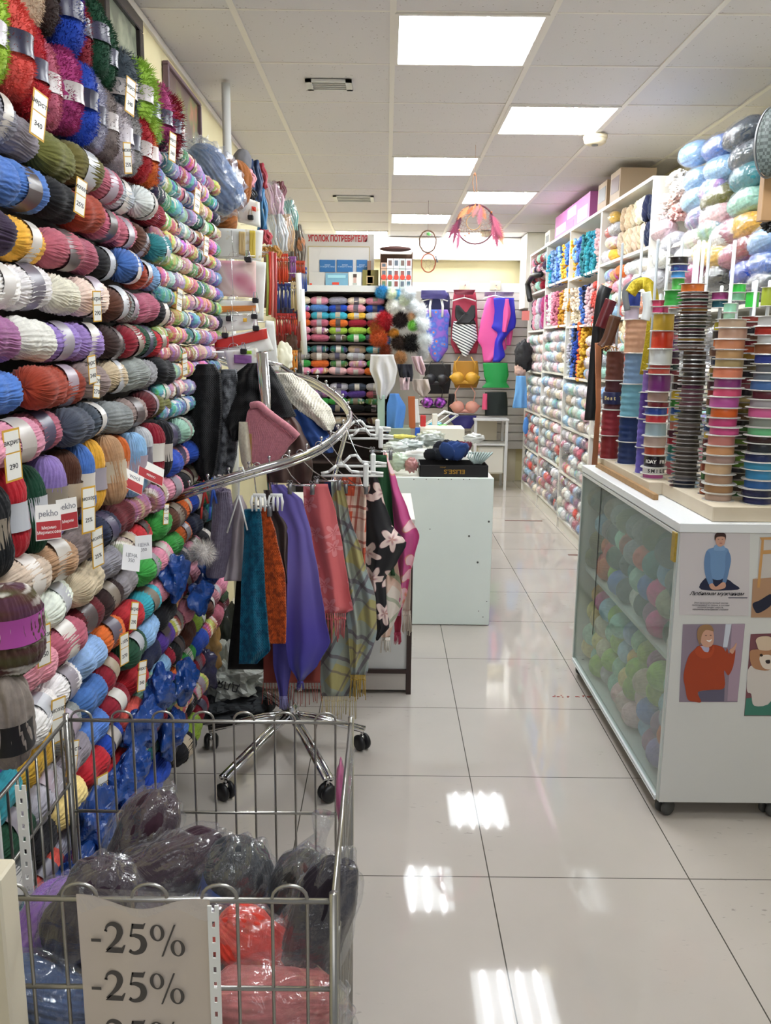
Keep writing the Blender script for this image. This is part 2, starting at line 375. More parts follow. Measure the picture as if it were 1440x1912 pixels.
r = t.ramp(nz, 0, [(.3, 'd8cda2'), (.7, 'dfd6ae')]); t.link(r, 0, t.b, 'Base Color'); t.b.inputs['Roughness'].default_value = .85; M_WALL = t.m
def wall(n, a, b, mt=None): return struct(MB().box(a, b).build(n, [mt or M_WALL]))
wall('wall_left', (XL-.1, -.3, 0), (XL, YB, ZC+.03)); wall('wall_right', (XR, 1.6, 0), (XR+.1, YB, ZC+.03)); wall('wall_back', (XL-.1, YB, 0), (XR+.1, YB+.1, ZC+.03))
struct(MB().box((XL, -.3, ZC-.03), (XL+.012, YB, ZC-.002)).build('trim_1', [M_BAR]))
M_BEAM = plain('white_paint', 'eeebe2', .8)
struct(MB().box((XL, YB-.12, 2.545), (XR, YB-.002, ZC-.004)).build('trim_2', [M_BEAM]))
struct(MB().box((1.5, YB-.55, 2.0), (1.72, YB-.13, ZC-.004)).build('trim_3', [M_BEAM]))
# cream door jamb at the very front left
pj = at(20, 1615, Y=.93)
struct(MB().box((-.72, .90, 0), (pj.x, .945, pj.z), 0, .003).build('trim_4', [CREAM]))

def m_panel():
    t = NT('light_diffuser'); t.n.remove(t.b); tc = t.add('TexCoord'); sp = t.add('SeparateXYZ'); t.link(tc, 'Object', sp, 0)
    e = t.add('Emission'); e.inputs[0].default_value = (.92, .97, 1, 1); e.inputs[1].default_value = LIGHT_PANEL; t.link(e, 0, t.out, 0); return t.m
M_PANEL = m_panel()
t = NT('led_strip'); t.n.remove(t.b); e = t.add('Emission'); e.inputs[0].default_value = (.94, .975, 1, 1); e.inputs[1].default_value = LIGHT_STRIP; t.link(e, 0, t.out, 0); M_STRIP = t.m
frm = MB()
for a, b in (((-.292, -.292, -.006), (.292, -.276, .01)), ((-.292, .276, -.006), (.292, .292, .01)), ((-.292, -.276, -.006), (-.276, .276, .01)), ((.276, -.276, -.006), (.292, .276, .01))): frm.box(a, b)
frd = frm.data('light_frame', [M_BAR], False)
dfd = MB().box((-.276, -.276, .001), (.276, .276, .008)).data('light_diffuser', [M_PANEL], False)
std = MB().box((-.0045, -.262, -.004), (.0045, .262, .001)).data('led_strip', [M_STRIP], False)
DESC = ['square ceiling light nearest the camera, over the aisle', 'second ceiling light, right of the aisle before the smoke detector', 'third ceiling light, above and in front of the hanging dreamcatcher',
        'fourth ceiling light, behind the top of the dreamcatcher', 'fifth ceiling light, over the box of boxed trimmings', 'far ceiling light right, close to the back wall', 'far ceiling light left, close to the back wall']
for q, (i, k) in enumerate(LIGHTS):
    c = (CX0+.6*i+.3, CY0+.6*k+.3, ZC)
    e = empty('ceiling_light', c, DESC[q] if q < 7 else 'ceiling light behind the camera, %s one' % ('nearer' if q == 7 else 'farther'), 'ceiling light', 'ceiling lights')
    inst('frame', frd, (0, 0, 0), parent=e); inst('diffuser', dfd, (0, 0, 0), parent=e)
    for s in (-.19, -.063, .063, .19): inst('led_strip', std, (s, 0, 0), parent=e)
# ceiling fittings
def vent(px, py, lab, w=.19, b=.075):
    p = at(px, py, Z=ZC); e = empty('ceiling_vent', (p.x, p.y, ZC), lab, 'vent', 'ceiling vents'); e.location.z = ZC-.012; WL[e.name].z = ZC-.012
    f = MB(); a = w
    for q in (((-a, -b), (a, -b+.02)), ((-a, b-.02), (a, b)), ((-a, -b), (-a+.03, b)), ((a-.03, -b), (a, b))): f.box((p.x+q[0][0], p.y+q[0][1], ZC-.012), (p.x+q[1][0], p.y+q[1][1], ZC-.002))
    f.build('frame', [WHITE], e)
    MB().box((p.x-a+.03, p.y-b+.02, ZC-.004), (p.x+a-.03, p.y+b-.02, ZC-.002)).build('core', [BLACK if w < .13 else STEEL], e)
    for s in (-.03, 0, .03):
        l = MB(); l.box((p.x-a+.03, p.y+s-.004, ZC-.012), (p.x+a-.03, p.y+s+.004, ZC-.004)); l.build('louvre', [WHITE], e)
vent(615, 156, 'small dark-slotted vent set in a ceiling tile near the front left', .11); vent(661, 370, 'white framed vent further back in the ceiling', .17, .13)
for px, py, lab in ((1112, 256, 'round cream smoke detector beside the second ceiling light'), (905, 462, 'small round smoke detector far back below the dreamcatcher')):
    p = at(px, py-4, Z=ZC)
    if p.y > YB-.3: p = Vector((1.05, YB-.6, ZC))
    e = empty('smoke_detector', (p.x, p.y, ZC-.055), lab, 'smoke detector')
    mm = plain('cream_plastic', 'd8ccb0', .4)
    MB().lathe([(.0, -.0), (.045, .0), (.062, .012), (.066, .03)], (p.x, p.y, ZC-.055), 28).build('sensor_head', [mm], e, True)
    MB().lathe([(.06, .03), (.07, .034), (.07, .053)], (p.x, p.y, ZC-.055), 28).build('base', [mm], e, True)
    MB().lathe([(.0, -.006), (.018, -.006), (.02, 0)], (p.x, p.y, ZC-.055), 20).build('vent_cap', [STEEL], e, True)
# white pipe in the corner, pictures on the left wall
a = at(425, 300, Y=4.3); b = Vector((a.x, 4.3, ZC-.01))
setp(MB().tube([(a.x, 4.3, .0), b], .021, 16).build('heating_pipe', [WHITE], None, True), 'white vertical pipe rising to the ceiling beside the left wall', 'pipe')
def wallpic(px0, px1, pyt, pyb, lab, fm, art, dark=True):
    a = at(px0, pyt, X=XL+.02); b = at(px1, pyt, X=XL+.02); zb = at(px0, pyb, X=XL+.02).z; zt = a.z
    y0, y1 = a.y, b.y; zt = min(zt, ZC-.04)
    e = empty('framed_picture', (XL+.02, (y0+y1)/2, zb), lab, 'picture')
    f = MB(); w = .045 if dark else .015
    f.box((XL+.003, y0, zb), (XL+.03, y1, zb+w), 0, .003); f.box((XL+.003, y0, zt-w), (XL+.03, y1, zt), 0, .003); f.box((XL+.003, y0, zb+w), (XL+.03, y0+w, zt-w), 0, .003); f.box((XL+.003, y1-w, zb+w), (XL+.03, y1, zt-w), 0, .003)
    f.build('frame', [fm], e)
    MB().box((XL+.004, y0+w, zb+w), (XL+.014, y1-w, zt-w)).build('picture', [art], e)
    return e, y0, y1, zb, zt
t = NT('portrait_print'); tc = t.add('TexCoord'); nz = t.add('TexNoise', i_Scale=6.0, i_Detail=4.0); t.link(tc, 'Object', nz, 0)
r = t.ramp(nz, 0, [(.35, '6f7568'), (.5, '99a08c'), (.62, 'b9bda8'), (.75, '4d4a46')]); t.link(r, 0, t.b, 'Base Color'); t.b.inputs['Roughness'].default_value = .12; ART1 = t.m
t = NT('floral_embroidery_print'); tc = t.add('TexCoord'); vo = t.add('TexVoronoi', i_Scale=7.0); t.link(tc, 'Object', vo, 0); nz = t.add('TexNoise', i_Scale=14.0); t.link(tc, 'Object', nz, 0)
mx = t.add('Mix', data_type='FLOAT'); mx.inputs[0].default_value = .45; t.link(vo, 'Distance', mx, 2); t.link(nz, 0, mx, 3)
r = t.ramp(mx, 0, [(.2, 'c98f6d'), (.34, 'a8765c'), (.42, '7f8550'), (.52, '6f5a55'), (.7, '5e4a4a')]); t.link(r, 0, t.b, 'Base Color'); t.b.inputs['Roughness'].default_value = .3; ART2 = t.m
wallpic(188, 258, -60, 140, 'dark framed portrait hanging high on the left wall', plain('dark_frame', '2a2326', .25), ART1)
e, y0, y1, zb, zt = wallpic(310, 370, 112, 250, 'unframed flower picture in dull purple on the left wall', plain('purple_frame', '6d5560', .4), ART2, False)

# ---------------------------------------------------------------- yarn building blocks
PAL = dict(red='b3202c', crimson='8e1a2e', darkred='5e1620', coral='d8584e', orange='d96a2c', rust='9c3a22', brown='5a3527', darkbrown='34211f', tan='b08c6c', beige='c9b59b', cream='e3d9c3', white='ecebe8',
    yellow='e8b440', mustard='c08a2c', paleyellow='ead38a', olive='6d6b38', darkgreen='1d4a34', green='3c9a45', lime='9fc44a', mint='a5d6c0', teal='2f8088', turquoise='3fa9c0', paleblue='a9cfe6', lightblue='8db4dd',
    blue='4f78c4', royal='2348ae', navy='1c2340', black='17171c', slate='46505c', grey='8f8d92', lightgrey='b9b9c0', taupe='8d8079', mauve='a3709b', lilac='9b84c6', purple='5b3f96', darkpurple='33213f', magenta='b0407a',
    pink='dc93a6', rose='b96478', palepink='e9c4c8', silver='b4bcc4', hotpink='e2559a')
WORD = dict(darkred='dark red', darkbrown='dark brown', paleyellow='pale yellow', darkgreen='dark green', paleblue='pale blue', lightblue='light blue', royal='royal blue', slate='slate grey', lightgrey='light grey', darkpurple='dark purple', palepink='pale pink', hotpink='hot pink', taupe='grey-brown')
def word(c): return WORD.get(c, c)
def vary(c, a=.07):
    v = srgb(PAL[c]); k = 1 + R.uniform(-a*1.6, a*1.6)
    return tuple(max(0, min(1, x*k*(1+R.uniform(-a, a)))) for x in v[:3]) + (1,)
ORD = ['first', 'second', 'third', 'fourth', 'fifth', 'sixth', 'seventh', 'eighth', 'ninth', 'tenth', 'eleventh', 'twelfth', 'thirteenth', 'fourteenth', 'fifteenth', 'sixteenth', 'seventeenth', 'eighteenth', 'nineteenth', 'twentieth', 'twenty-first', 'twenty-second', 'twenty-third', 'twenty-fourth']
def skein_data(name, mat, L=.16, r=.044, waist=.16, N=30, nv=26, amp=.05, seed=0, twist=1.0, flat=.93, hole=True, nu=None, lump=.12):
    """a wound skein lying along X: strands modelled as ridges running end to end, two lobes and a waist"""
    nu = nu or N*4; V = []; U = []; Fc = []
    for j in range(nv+1):
        s = -1 + 2*j/nv; a = s*PI/2
        x = math.sin(a)*L/2; c = max(0., math.cos(a))**.62
        rad = r*c*(1 - waist*math.exp(-(s/.22)**2))
        if abs(s) > .93: x *= .985 if hole else 1
        for i in range(nu):
            t = 2*PI*i/nu; d = Vector((s*2, math.cos(t)*1.3, math.sin(t)*1.3))
            k = 1 + lump*(1-math.exp(-(s/.3)**2))*noise.noise(d + Vector((seed*5.7, 0, 0)))
            tw = twist*s + .9*noise.noise(d*.8 + Vector((seed, 9, 0)))
            k += amp*math.cos(N*(t + tw*.35)) * min(1, c*1.6) + amp*.5*math.cos(N*.5*t + 5*s + seed)
            V.append((x*(1+.04*noise.noise(d*1.5)), rad*k*math.cos(t), rad*k*math.sin(t)*flat)); U.append((i/nu + tw*.05, (s+1)/2))
    for j in range(nv):
        for i in range(nu): Fc.append((j*nu+i, (j+1)*nu+i, (j+1)*nu+(i+1) % nu, j*nu+(i+1) % nu))
    return mesh_data(name, V, Fc, mat, True, U)
def band_data(name, r=.0385, w=.045, n=28, seed=0, flat=.93):
    V = []; U = []; Fc = []
    for j in range(4):
        for i in range(n+1):
            t = 2*PI*i/n; k = 1 + .03*math.sin(3*t+seed); x = (-.5 + j/3)*w; e = 1.03 if j in (0, 3) else 1
            V.append((x, r*k*e*math.cos(t), r*k*e*flat*math.sin(t))); U.append((i/n*4, j/3))
    for j in range(3):
        for i in range(n): a = j*(n+1)+i; Fc.append((a, a+1, a+n+2, a+n+1))
    return mesh_data(name, V, Fc, PAPER, True, U)
def fuzz_data(name, L=.16, r=.046, hairs=1500, hl=.016, seed=0, waist=.1, rnd=False, w=.0009, droop=.3):
    """eyelash yarn or fur: a soft core under real tapering hairs"""
    rr = random.Random(seed+50); m = MB(); V = []; U = []; Fc = []; nu, nv = 28, 16
    def sur(s, t):
        c = max(0., math.cos(s*PI/2))**.6; d = Vector((s*2, math.cos(t), math.sin(t)))
        k = (1 - waist*math.exp(-(s/.25)**2))*(1 + .16*noise.noise(d*1.6 + Vector((seed*3.3, 0, 0))))
        return Vector((math.sin(s*PI/2)*L/2, r*c*k*math.cos(t), r*c*k*math.sin(t)))
    for j in range(nv+1):
        for i in range(nu): V.append(sur(-1+2*j/nv, 2*PI*i/nu)); U.append((i/nu, j/nv))
    for j in range(nv):
        for i in range(nu): Fc.append((j*nu+i, (j+1)*nu+i, (j+1)*nu+(i+1) % nu, j*nu+(i+1) % nu))
    m.add(V, Fc, 0, U)
    for q in range(hairs):
        s = rr.uniform(-1, 1); t = rr.uniform(0, 2*PI); p = sur(s, t); n = Vector((math.sin(s*PI/2)*.8, math.cos(t), math.sin(t))).normalized()
        d = (n + Vector((rr.uniform(-.7, .7), rr.uniform(-.7, .7), rr.uniform(-.7, .7)))).normalized()*hl*rr.uniform(.5, 1.2)
        sd = d.cross(Vector((rr.random(), rr.random(), rr.random()))).normalized()*w
        mid = p + d*.55; tip = p + d + Vector((0, 0, -hl*droop*rr.random()))
        m.add([p-sd, p+sd, mid+sd*.8, mid-sd*.8, tip], [(0, 1, 2, 3), (3, 2, 4)], 0, [(t/6.28, (s+1)/2)]*5)
    return m.data(name, [Y_FUZZ], True, True)
SK = [skein_data('skein_mesh', Y_PLAIN, seed=s, twist=1+s*.4, N=40+4*s, L=.165, r=.0465, amp=.042) for s in range(4)]
SKV = [skein_data('skein_mesh_multi', Y_MULTI, seed=s+7, twist=1.2+s*.3, N=38, L=.165, r=.0465, amp=.042) for s in range(2)]
SB = [skein_data('small_ball_mesh', Y_MULTI, L=.108, r=.0285, waist=.05, N=16, nv=14, seed=s+11, nu=48) for s in range(3)]
BD = [band_data('band_mesh', .0432, .05, seed=s) for s in range(2)]; BSM = band_data('small_band_mesh', .0288, .028, 18)
FZ = [fuzz_data('fuzzy_mesh', seed=s, hl=.0085, hairs=3400, w=.0009) for s in range(2)]; FZL = [fuzz_data('eyelash_mesh', seed=s+4, hl=.02, hairs=1500, w=.0012) for s in range(2)]
BANDC = ['cdc6be', 'b8b0aa', 'd9d3cc', '9d96a0', 'c2b39c', 'a99aa8', 'bcbfc6', '8a7f72', '4b4660', '6a6472', 'dcd8d4', '544a4a']
def skein(loc, rot, col, lab, group, cat='yarn', kind='plain', band=True, scale=1, name='yarn_skein', bandc=None):
    D = {'plain': SK, 'multi': SKV, 'fuzz': FZ, 'lash': FZL, 'small': SB}[kind]
    o = inst(name, R.choice(D), loc, rot, scale, vary(col)); setp(o, lab, cat, group)
    if band:
        b = inst('paper_band', BSM if kind == 'small' else R.choice(BD), (R.uniform(-.008, .008) if kind != 'small' else 0, 0, 0), (R.uniform(0, 6), 0, 0), 1.0, bandc or R.choice(BANDC), parent=o)
        if kind in ('fuzz', 'lash'): b.scale = (.75, 1.12, 1.12)
    return o
CORNER = {}
# ---------------------------------------------------------------- left wall of yarn
XY = -.685
rack = empty('yarn_rack', (XL+.02, 2.3, 0), 'metal display rack hidden behind the yarn skeins on the left wall', 'rack')
MB().box((XL+.06, 1.15, .05), (XL+.075, 3.5, 2.2)).build('back_panel', [plain('rack_shade_panel', '4a4442', .7)], rack)  # dark sheet put in as the shade between the skeins
for y in (1.16, 2.48, 3.46): MB().box((XL+.075, y-.015, 0), (XL+.11, y+.015, 2.22)).build('upright', [WHITE], rack)
ROWS = [  # horizontal rows of the near part, top to bottom, near to far
 'red grey grey olive olive rose lightgrey white crimson mustard'.split(),
 'lilac blue blue black rust rose rose brown teal teal'.split(),
 'lightblue darkpurple yellow rose rose black blue rust lightblue crimson'.split(),
 'paleblue white white cream cream brown grey rose black'.split(),
 'mauve mauve white lilac lilac darkbrown crimson darkgreen red blue rose'.split(),
 'blue blue rust rust taupe beige grey grey black yellow navy'.split(),
 'pink pink rose slate slate grey taupe darkred olive cream teal'.split()]
LOW = ['paleyellow beige tan taupe navy darkred multi multi pink slate'.split(), 'cream multi white beige grey multi red green white crimson'.split(),
 'multi pink rose darkred darkbrown grey green pink magenta purple'.split(), 'purple white white lightblue orange red turquoise pink lilac coral'.split(),
 'turquoise yellow grey blue crimson darkgreen lightblue black rust orange'.split(), 'darkgreen lightgrey grey blue crimson red navy purple darkred black'.split(),
 'grey black paleyellow red royal coral mint lightblue crimson navy'.split(), 'teal coral lightgrey orange red blue crimson mint purple navy'.split(), 'purple paleblue coral red hotpink navy teal royal black slate'.split(),
 'lilac paleblue pink lightblue red navy royal black blue slate'.split()]
GL = 'yarn skeins on the left wall'
ROWNAME = {}
def put_row(cols, z, ri, y0=1.28, L=.148, kind=None, zone='front part of the left wall'):
    y = y0 + R.uniform(-.03, .0); n = 0; cnt = {}
    while n < len(cols):
        c = cols[n]; k = kind or ('multi' if c == 'multi' else 'plain'); cc = R.choice(['orange', 'rose', 'purple', 'beige', 'teal']) if c == 'multi' else c
        if y > 2.46: break
        w = 'variegated' if c == 'multi' else word(c)
        p = Vector((XY + R.uniform(-.014, .014), y + L/2, z + R.uniform(-.006, .006)))
        lab = '%s yarn skein, %s from front, %s row down on the left yarn wall' % (w, ORD[n], ORD[ri])
        o = skein(p, (R.uniform(-.4, .4), R.uniform(-.1, .1), PI/2 + R.uniform(-.16, .16)), cc, lab, GL, kind=k, band=R.random() < .6, scale=R.uniform(.97, 1.06))
        y += L + R.uniform(-.004, .004); n += 1
def vert_row(cols, z, ri, y0, dy, kind='plain', scale=1., tops=None):
    y = y0
    for n, c in enumerate(cols):
        k = kind if isinstance(kind, str) else kind[n]
        lab = 'upright %s %sskein, %s from front, %s row down on the left wall' % (word(c), 'fuzzy ' if k in ('fuzz', 'lash') else '', ORD[n], ORD[ri])
        cc = c if c != 'multi' else 'slate'
        skein(Vector((XY + R.uniform(-.012, .012), y, z + R.uniform(-.012, .008))), (R.uniform(0, 6), PI/2 + R.uniform(-.08, .08), R.uniform(-.1, .1)), cc, lab, GL, kind=k, scale=scale, bandc=R.choice(['c9c2cb', 'd6c6c2', '33304e', '2a2740', 'b9b0b0']) if k != 'plain' else None)
        y += dy
vert_row('red navy paleblue palepink beige darkbrown royal crimson darkgreen darkgreen'.split()[:10], 2.225, 0, 1.33, .092, 'fuzz')
vert_row('black yellow lime coral red rose magenta royal silver taupe lightgrey grey red orange'.split()[:14], 2.06, 1, 1.33, .088, 'fuzz')
vert_row('multi lime lime magenta crimson silver'.split(), 2.2, 0, 2.30, .1, 'lash', 1.05)
for q, r_ in enumerate(ROWS): put_row(r_, 1.925 - .0905*q, q+2)
vert_row('slate black red darkgreen lilac brown blue yellow tan orange lightblue lightgrey crimson black'.split(), 1.925-.0905*6-.13, 9, 1.30, .089, 'plain', 1.03)
for q, r_ in enumerate(LOW): put_row(r_, 1.925-.0905*6-.26-.088*q, q+10)
# small variegated balls in the further part
GS = 'small variegated yarn balls on the left wall'
bc = 'orange turquoise rose blue lime pink teal red yellow lilac coral mint green navy hotpink'.split()
for r_ in range(15):
    z = 2.14 - .0555*r_
    for n in range(9):
        y = 2.52 + .104*n + R.uniform(-.006, .006); c = R.choice(bc)
        lab = 'small multicoloured %s ball, %s from front, %s row down of small balls' % (word(c), ORD[n], ORD[r_])
        skein(Vector((XY + R.uniform(-.008, .01) + .01, y, z + R.uniform(-.004, .004))), (R.uniform(0, 6), R.uniform(-.06, .06), PI/2 + R.uniform(-.1, .1)), c, lab, GS, kind='small', band=R.random() < .25, name='yarn_ball')
mixl = 'red green crimson navy turquoise rose black pink slate brown lime orange darkred royal teal mint multi multi'.split()
for r_ in range(13):
    z = 1.285 - .086*r_
    for n in range(6 if r_ < 10 else 3):
        y = 2.55 + .15*n; c = R.choice(mixl)
        w = 'variegated' if c == 'multi' else word(c)
        lab = '%s skein, %s along, %s row down below the small balls, left wall' % (w, ORD[n], ORD[r_])
        skein(Vector((XY + R.uniform(-.015, .015), y, z)), (R.uniform(-.4, .4), R.uniform(-.1, .1), PI/2 + R.uniform(-.15, .15)), 'orange' if c == 'multi' else c, lab, GL, kind='multi' if c == 'multi' else 'plain', band=R.random() < .6)
# blue plastic packets hanging at the bottom
PK = plain('blue_packet', '1a4590', .3, bump=1.0, scale=14, noise_amt=.3)
def crumple(name, c, r, mats, seed, lab, cat, group=None, amp=.35, fr=3.2, parent=None, rot=None):
    m = MB(); m.ell(c, r, 0, 44, 28, amp, fr, seed)
    c0 = Vector(c)
    for i, v in enumerate(m.V):
        d = v - c0; dn = d.normalized() if d.length else d; m.V[i] = c0 + d*(1 - .42*abs(noise.noise(dn*fr*1.1 + Vector((seed, 2, 0)))) + .07*abs(noise.noise(dn*fr*3.2 + Vector((seed, 5, 0)))))
    o = m.build(name, mats, parent, False)
    if lab: setp(o, lab, cat, group)
    return o
pks = [(330, 1075, .62), (395, 1060, .6), (375, 1110, .6), (300, 1290, .62), (345, 1270, .6), (270, 1350, .62), (320, 1370, .62), (230, 1470, .62), (180, 1530, .62), (190, 1590, .62), (140, 1640, .62), (250, 1440, .62)]
for q, (px, py, X) in enumerate(pks):
    p = at(px, py, X=-X)
    crumple('plastic_packet', p, (.035, .1, .062), [PK], q, 'blue glossy packet low on the left wall, %s from the top' % ORD[q], 'packet', 'blue plastic packets', .5, 1.5)
# price tags
M_TAGY = plain('tag_yellow_edge', 'd9a93c', .5); M_TAGW = plain('tag_white', 'f3f2ec', .4)
def price_tag(px, py, h=.062, w=.026, tilt=0, txt=('25%', '430'), X=-.628, lab=''):
    p = at(px, py, X=X)
    e = empty('price_tag', p, lab, 'price tag', 'price tags on the left wall')
    # tag faces the aisle, long side down the slope
    yax = Vector((.05, math.sin(tilt), math.cos(tilt))).normalized(); xax = Vector((.35, .92*math.cos(tilt), -.92*math.sin(tilt))); xax = (xax - yax*xax.dot(yax)).normalized()
    M = frame(p, -xax if xax.cross(yax).x < 0 and False else xax, yax)
    def pl(n, a, b, z0, z1, mt):
        m = MB(); m.box((a[0], a[1], z0), (b[0], b[1], z1)); m.V = [M @ v for v in m.V]; return m.build(n, [mt], e)
    s = 1 if M.col[2].xyz.dot(Vector((0, -1, 0)) + Vector((1, 0, 0))) > 0 else -1
    pl('card', (-w/2, -h/2), (w/2, h/2), 0, .0008, M_TAGY); pl('label_face', (-w*.42, -h*.46), (w*.42, h*.03), .0008*s if s > 0 else -.0006, .0014*s if s > 0 else 0, M_TAGW)
    pl('label_face', (-w*.42, h*.06), (w*.42, h*.46), .0008*s if s > 0 else -.0006, .0014*s if s > 0 else 0, M_TAGW)
    for k, (tx, y) in enumerate(((txt[0], h*.25), (txt[1], -h*.22))):
        text('writing', tx, .013, M @ Matrix.Translation((0, y, .0016)), INK, e, .0002)
tags = [(72, 215, .085, 'beside the yellow fuzzy skein'), (243, 180, .085, 'on the dark red fuzzy skein'), (150, 368, .075, 'on the olive skeins'), (322, 275, .08, 'under the lime eyelash yarn'), (238, 295, .07, 'beside the light grey skein'), (368, 375, .08, 'on the small balls near the blue bundle'),
        (181, 572, .065, 'on the brown skein'), (172, 690, .06, 'upper one on the grey-brown skein'), (180, 722, .05, 'lower one under the pinned price tag'), (23, 850, .09, 'at the left edge by the pink skeins'), (165, 952, .1, 'on the upright blue skein'), (182, 1022, .09, 'below the upright skeins'),
        (82, 1205, .08, 'large one reading 450'), (250, 1150, .07, 'on the slanting row of small skeins'), (232, 1212, .08, 'lower on the slanting row'), (265, 1262, .08, 'near the red and navy skeins'), (108, 1345, .09, 'above the cart by the grey skein'), (135, 1415, .07, 'behind the cart wires'), (190, 1482, .09, 'on the blue packets behind the cart'),
        (385, 460, .07, 'upper far one on the small balls'), (335, 560, .07, 'middle one on the small balls'), (345, 680, .07, 'lower one on the small balls'), (310, 960, .06, 'right of the light blue skein')]
for q, (px, py, h, lab) in enumerate(tags):
    price_tag(px, py, h, h*.42, R.uniform(-.25, .35) if q not in (12, 10) else 0, R.choice([('шерсть', '340'), ('акрил', '290'), ('-10%', '270'), ('мохер', '25%')]) if q != 12 else ('Ализе', '450'), lab='yellow edged price tag ' + lab)
# white-red brand bands hanging out of the upright row
t = NT('red_white_label'); uv = t.add('TexCoord'); sp = t.add('SeparateXYZ'); t.link(uv, 'Object', sp, 0)

def peg(parent, p):
    p = Vector(p); MB().tube([(XL+.004, p.y+.01, p.z), (p.x, p.y+.01, p.z)], .0025, 6).build('wall_peg', [CHROME], parent, True)
def board(name, p, w, h, xax, yax, mt, parent=None, th=.001, color=None):
    M = frame(p, xax, yax); m = MB(); m.box((-w/2, -h/2, 0), (w/2, h/2, th)); m.V = [M @ v for v in m.V]
    o = m.build(name, [mt], parent)
    if color: o.color = srgb(color)
    return o, M
def lbl_tag(px, py, w, h, tilt, top, body, lab, X=-.622, col='f4f1ee', redc='b3303a'):
    p = at(px, py, X=X); yax = Vector((0, math.sin(tilt), math.cos(tilt))); xax = Vector((.5, .86*math.cos(tilt), -.86*math.sin(tilt))); xax = (xax - yax*xax.dot(yax)).normalized()
    o, M = board('yarn_label', p, w, h, xax, yax, CARD, None, .001, col); setp(o, lab, 'label')
    board('red_print', M @ Vector((0, -h*.22, .0012)), w*.96, h*.5, xax, yax, plain('label_red', redc, .5), o, .0004)
    text('writing', top, .017, M @ Matrix.Translation((0, h*.25, .0014)), plain('label_grey_ink', '8a8a92', .6), o, .0002)
    text('writing', body, .0085, M @ Matrix.Translation((0, -h*.22, .0018)), plain('label_white_ink', 'f6f2f0', .6), o, .0002)
lbl_tag(90, 975, .055, .065, .1, 'pekho', 'Мерино\nМериносова', 'white and red paper yarn label left of the blue upright skein')
lbl_tag(125, 960, .048, .062, .0, 'pekho', 'Мерин', 'white and red paper yarn label on the green upright skein')
lbl_tag(282, 882, .09, .05, .55, '', 'MERINO', 'white and red paper label slanting over the light blue skein')
lbl_tag(250, 900, .06, .05, .6, 'wool', '', 'pale pink and white label hanging over the light blue skein', redc='e5d6dc')
for px, py, tl, lab in ((245, 1042, .4, 'blank white folded shop tag with grey writing on the lower left wall'), (268, 1022, .1, 'smaller white folded shop tag beside the other one on the lower left wall')):
    p = at(px, py, X=-.6); yax = Vector((0, math.sin(tl), math.cos(tl))); xax = Vector((.6, .8*math.cos(tl), -.8*math.sin(tl))); xax = (xax-yax*xax.dot(yax)).normalized()
    o, M = board('shop_tag', p, .05, .06, xax, yax, CARD, None, .001, 'eeeef2'); setp(o, lab, 'tag', 'white folded tags')
    text('writing', 'ЦЕНА\n350', .012, M @ Matrix.Translation((0, 0, .0014)), plain('label_grey_ink', '8a8a92', .6), o, .0002)
# black label book-like cone of grey chunky yarn at the left edge, low
def bigball(name, px, py, X, r, L, col, lab, kind='plain', rot=(0, 0, PI/2), Y=None, N=22, amp=.07, waist=0.05, film=False, cat='yarn', seed=3):
    p = at(px, py, X=X) if Y is None else at(px, py, Y=Y)
    d = skein_data(name + '_mesh', {'plain': Y_PLAIN, 'multi': Y_MULTI}[kind], L, r, waist, N, 24, amp, seed, 1.3)
    o = inst(name, d, p, rot, 1, vary(col, .02)); setp(o, lab, cat)
    if film:
        m = MB(); m.ell((0, 0, 0), (L*.56, r*1.13, r*1.13), 0, 48, 30, .28, 4.5, seed); f = m.data('plastic_wrap', [FILM]); inst('plastic_wrap', f, (0, 0, 0), parent=o)
    return o
bigball('large_yarn_ball', 14, 1175, -.61, .062, .15, 'brown', 'large cream, brown and white variegated skein with purple band at the left edge', 'multi', (0, PI/2, .1), N=40, amp=.04)
inst('purple_band', band_data('big_band', .0605, .045, 36), (-.01, 0, 0), (0, 0, 0), 1, 'a8489a', parent=bpy.data.objects['large_yarn_ball'])
o = bigball('chunky_yarn_skein', 14, 1345, -.61, .042, .16, 'taupe', 'grey-beige chunky skein with black label at the left edge', 'plain', (0, PI/2, .1), N=14, amp=.1)
inst('black_label', band_data('blk_band', .0415, .05, 30), (.02, 0, 0), (0, 0, 0), 1, '15151a', parent=o)
# ---------------------------------------------------------------- top end of the left wall
bigball('brown_yarn_hank', 432, 345, None, .085, .2, 'mustard', 'brown and ochre hank behind the film-wrapped blue bundle', 'plain', (0, PI/2+.2, .3), Y=3.72, N=18, amp=.1, waist=.02).color = srgb('8a5224')
bigball('brown_yarn_hank', 405, 405, None, .075, .17, 'mustard', 'ochre brown hank hanging below the film-wrapped blue bundle', 'plain', (0, .1, .2), Y=3.66, N=18, amp=.1, waist=.02).color = srgb('8a5224')
bigball('wrapped_yarn_bundle', 398, 335, None, .094, .27, 'slate', 'large blue-grey yarn bundle wrapped in clear shiny film', 'plain', (.2, .95, .2), Y=3.45, N=34, amp=.05, waist=.04, film=True).color = srgb('6a7d9e')
crumple('plastic_bag_top', at(372, 285, Y=3.45), (.055, .04, .06), [FILM2], 5, 'crinkled clear bag top above the blue bundle', 'bag', None, .5, 4)
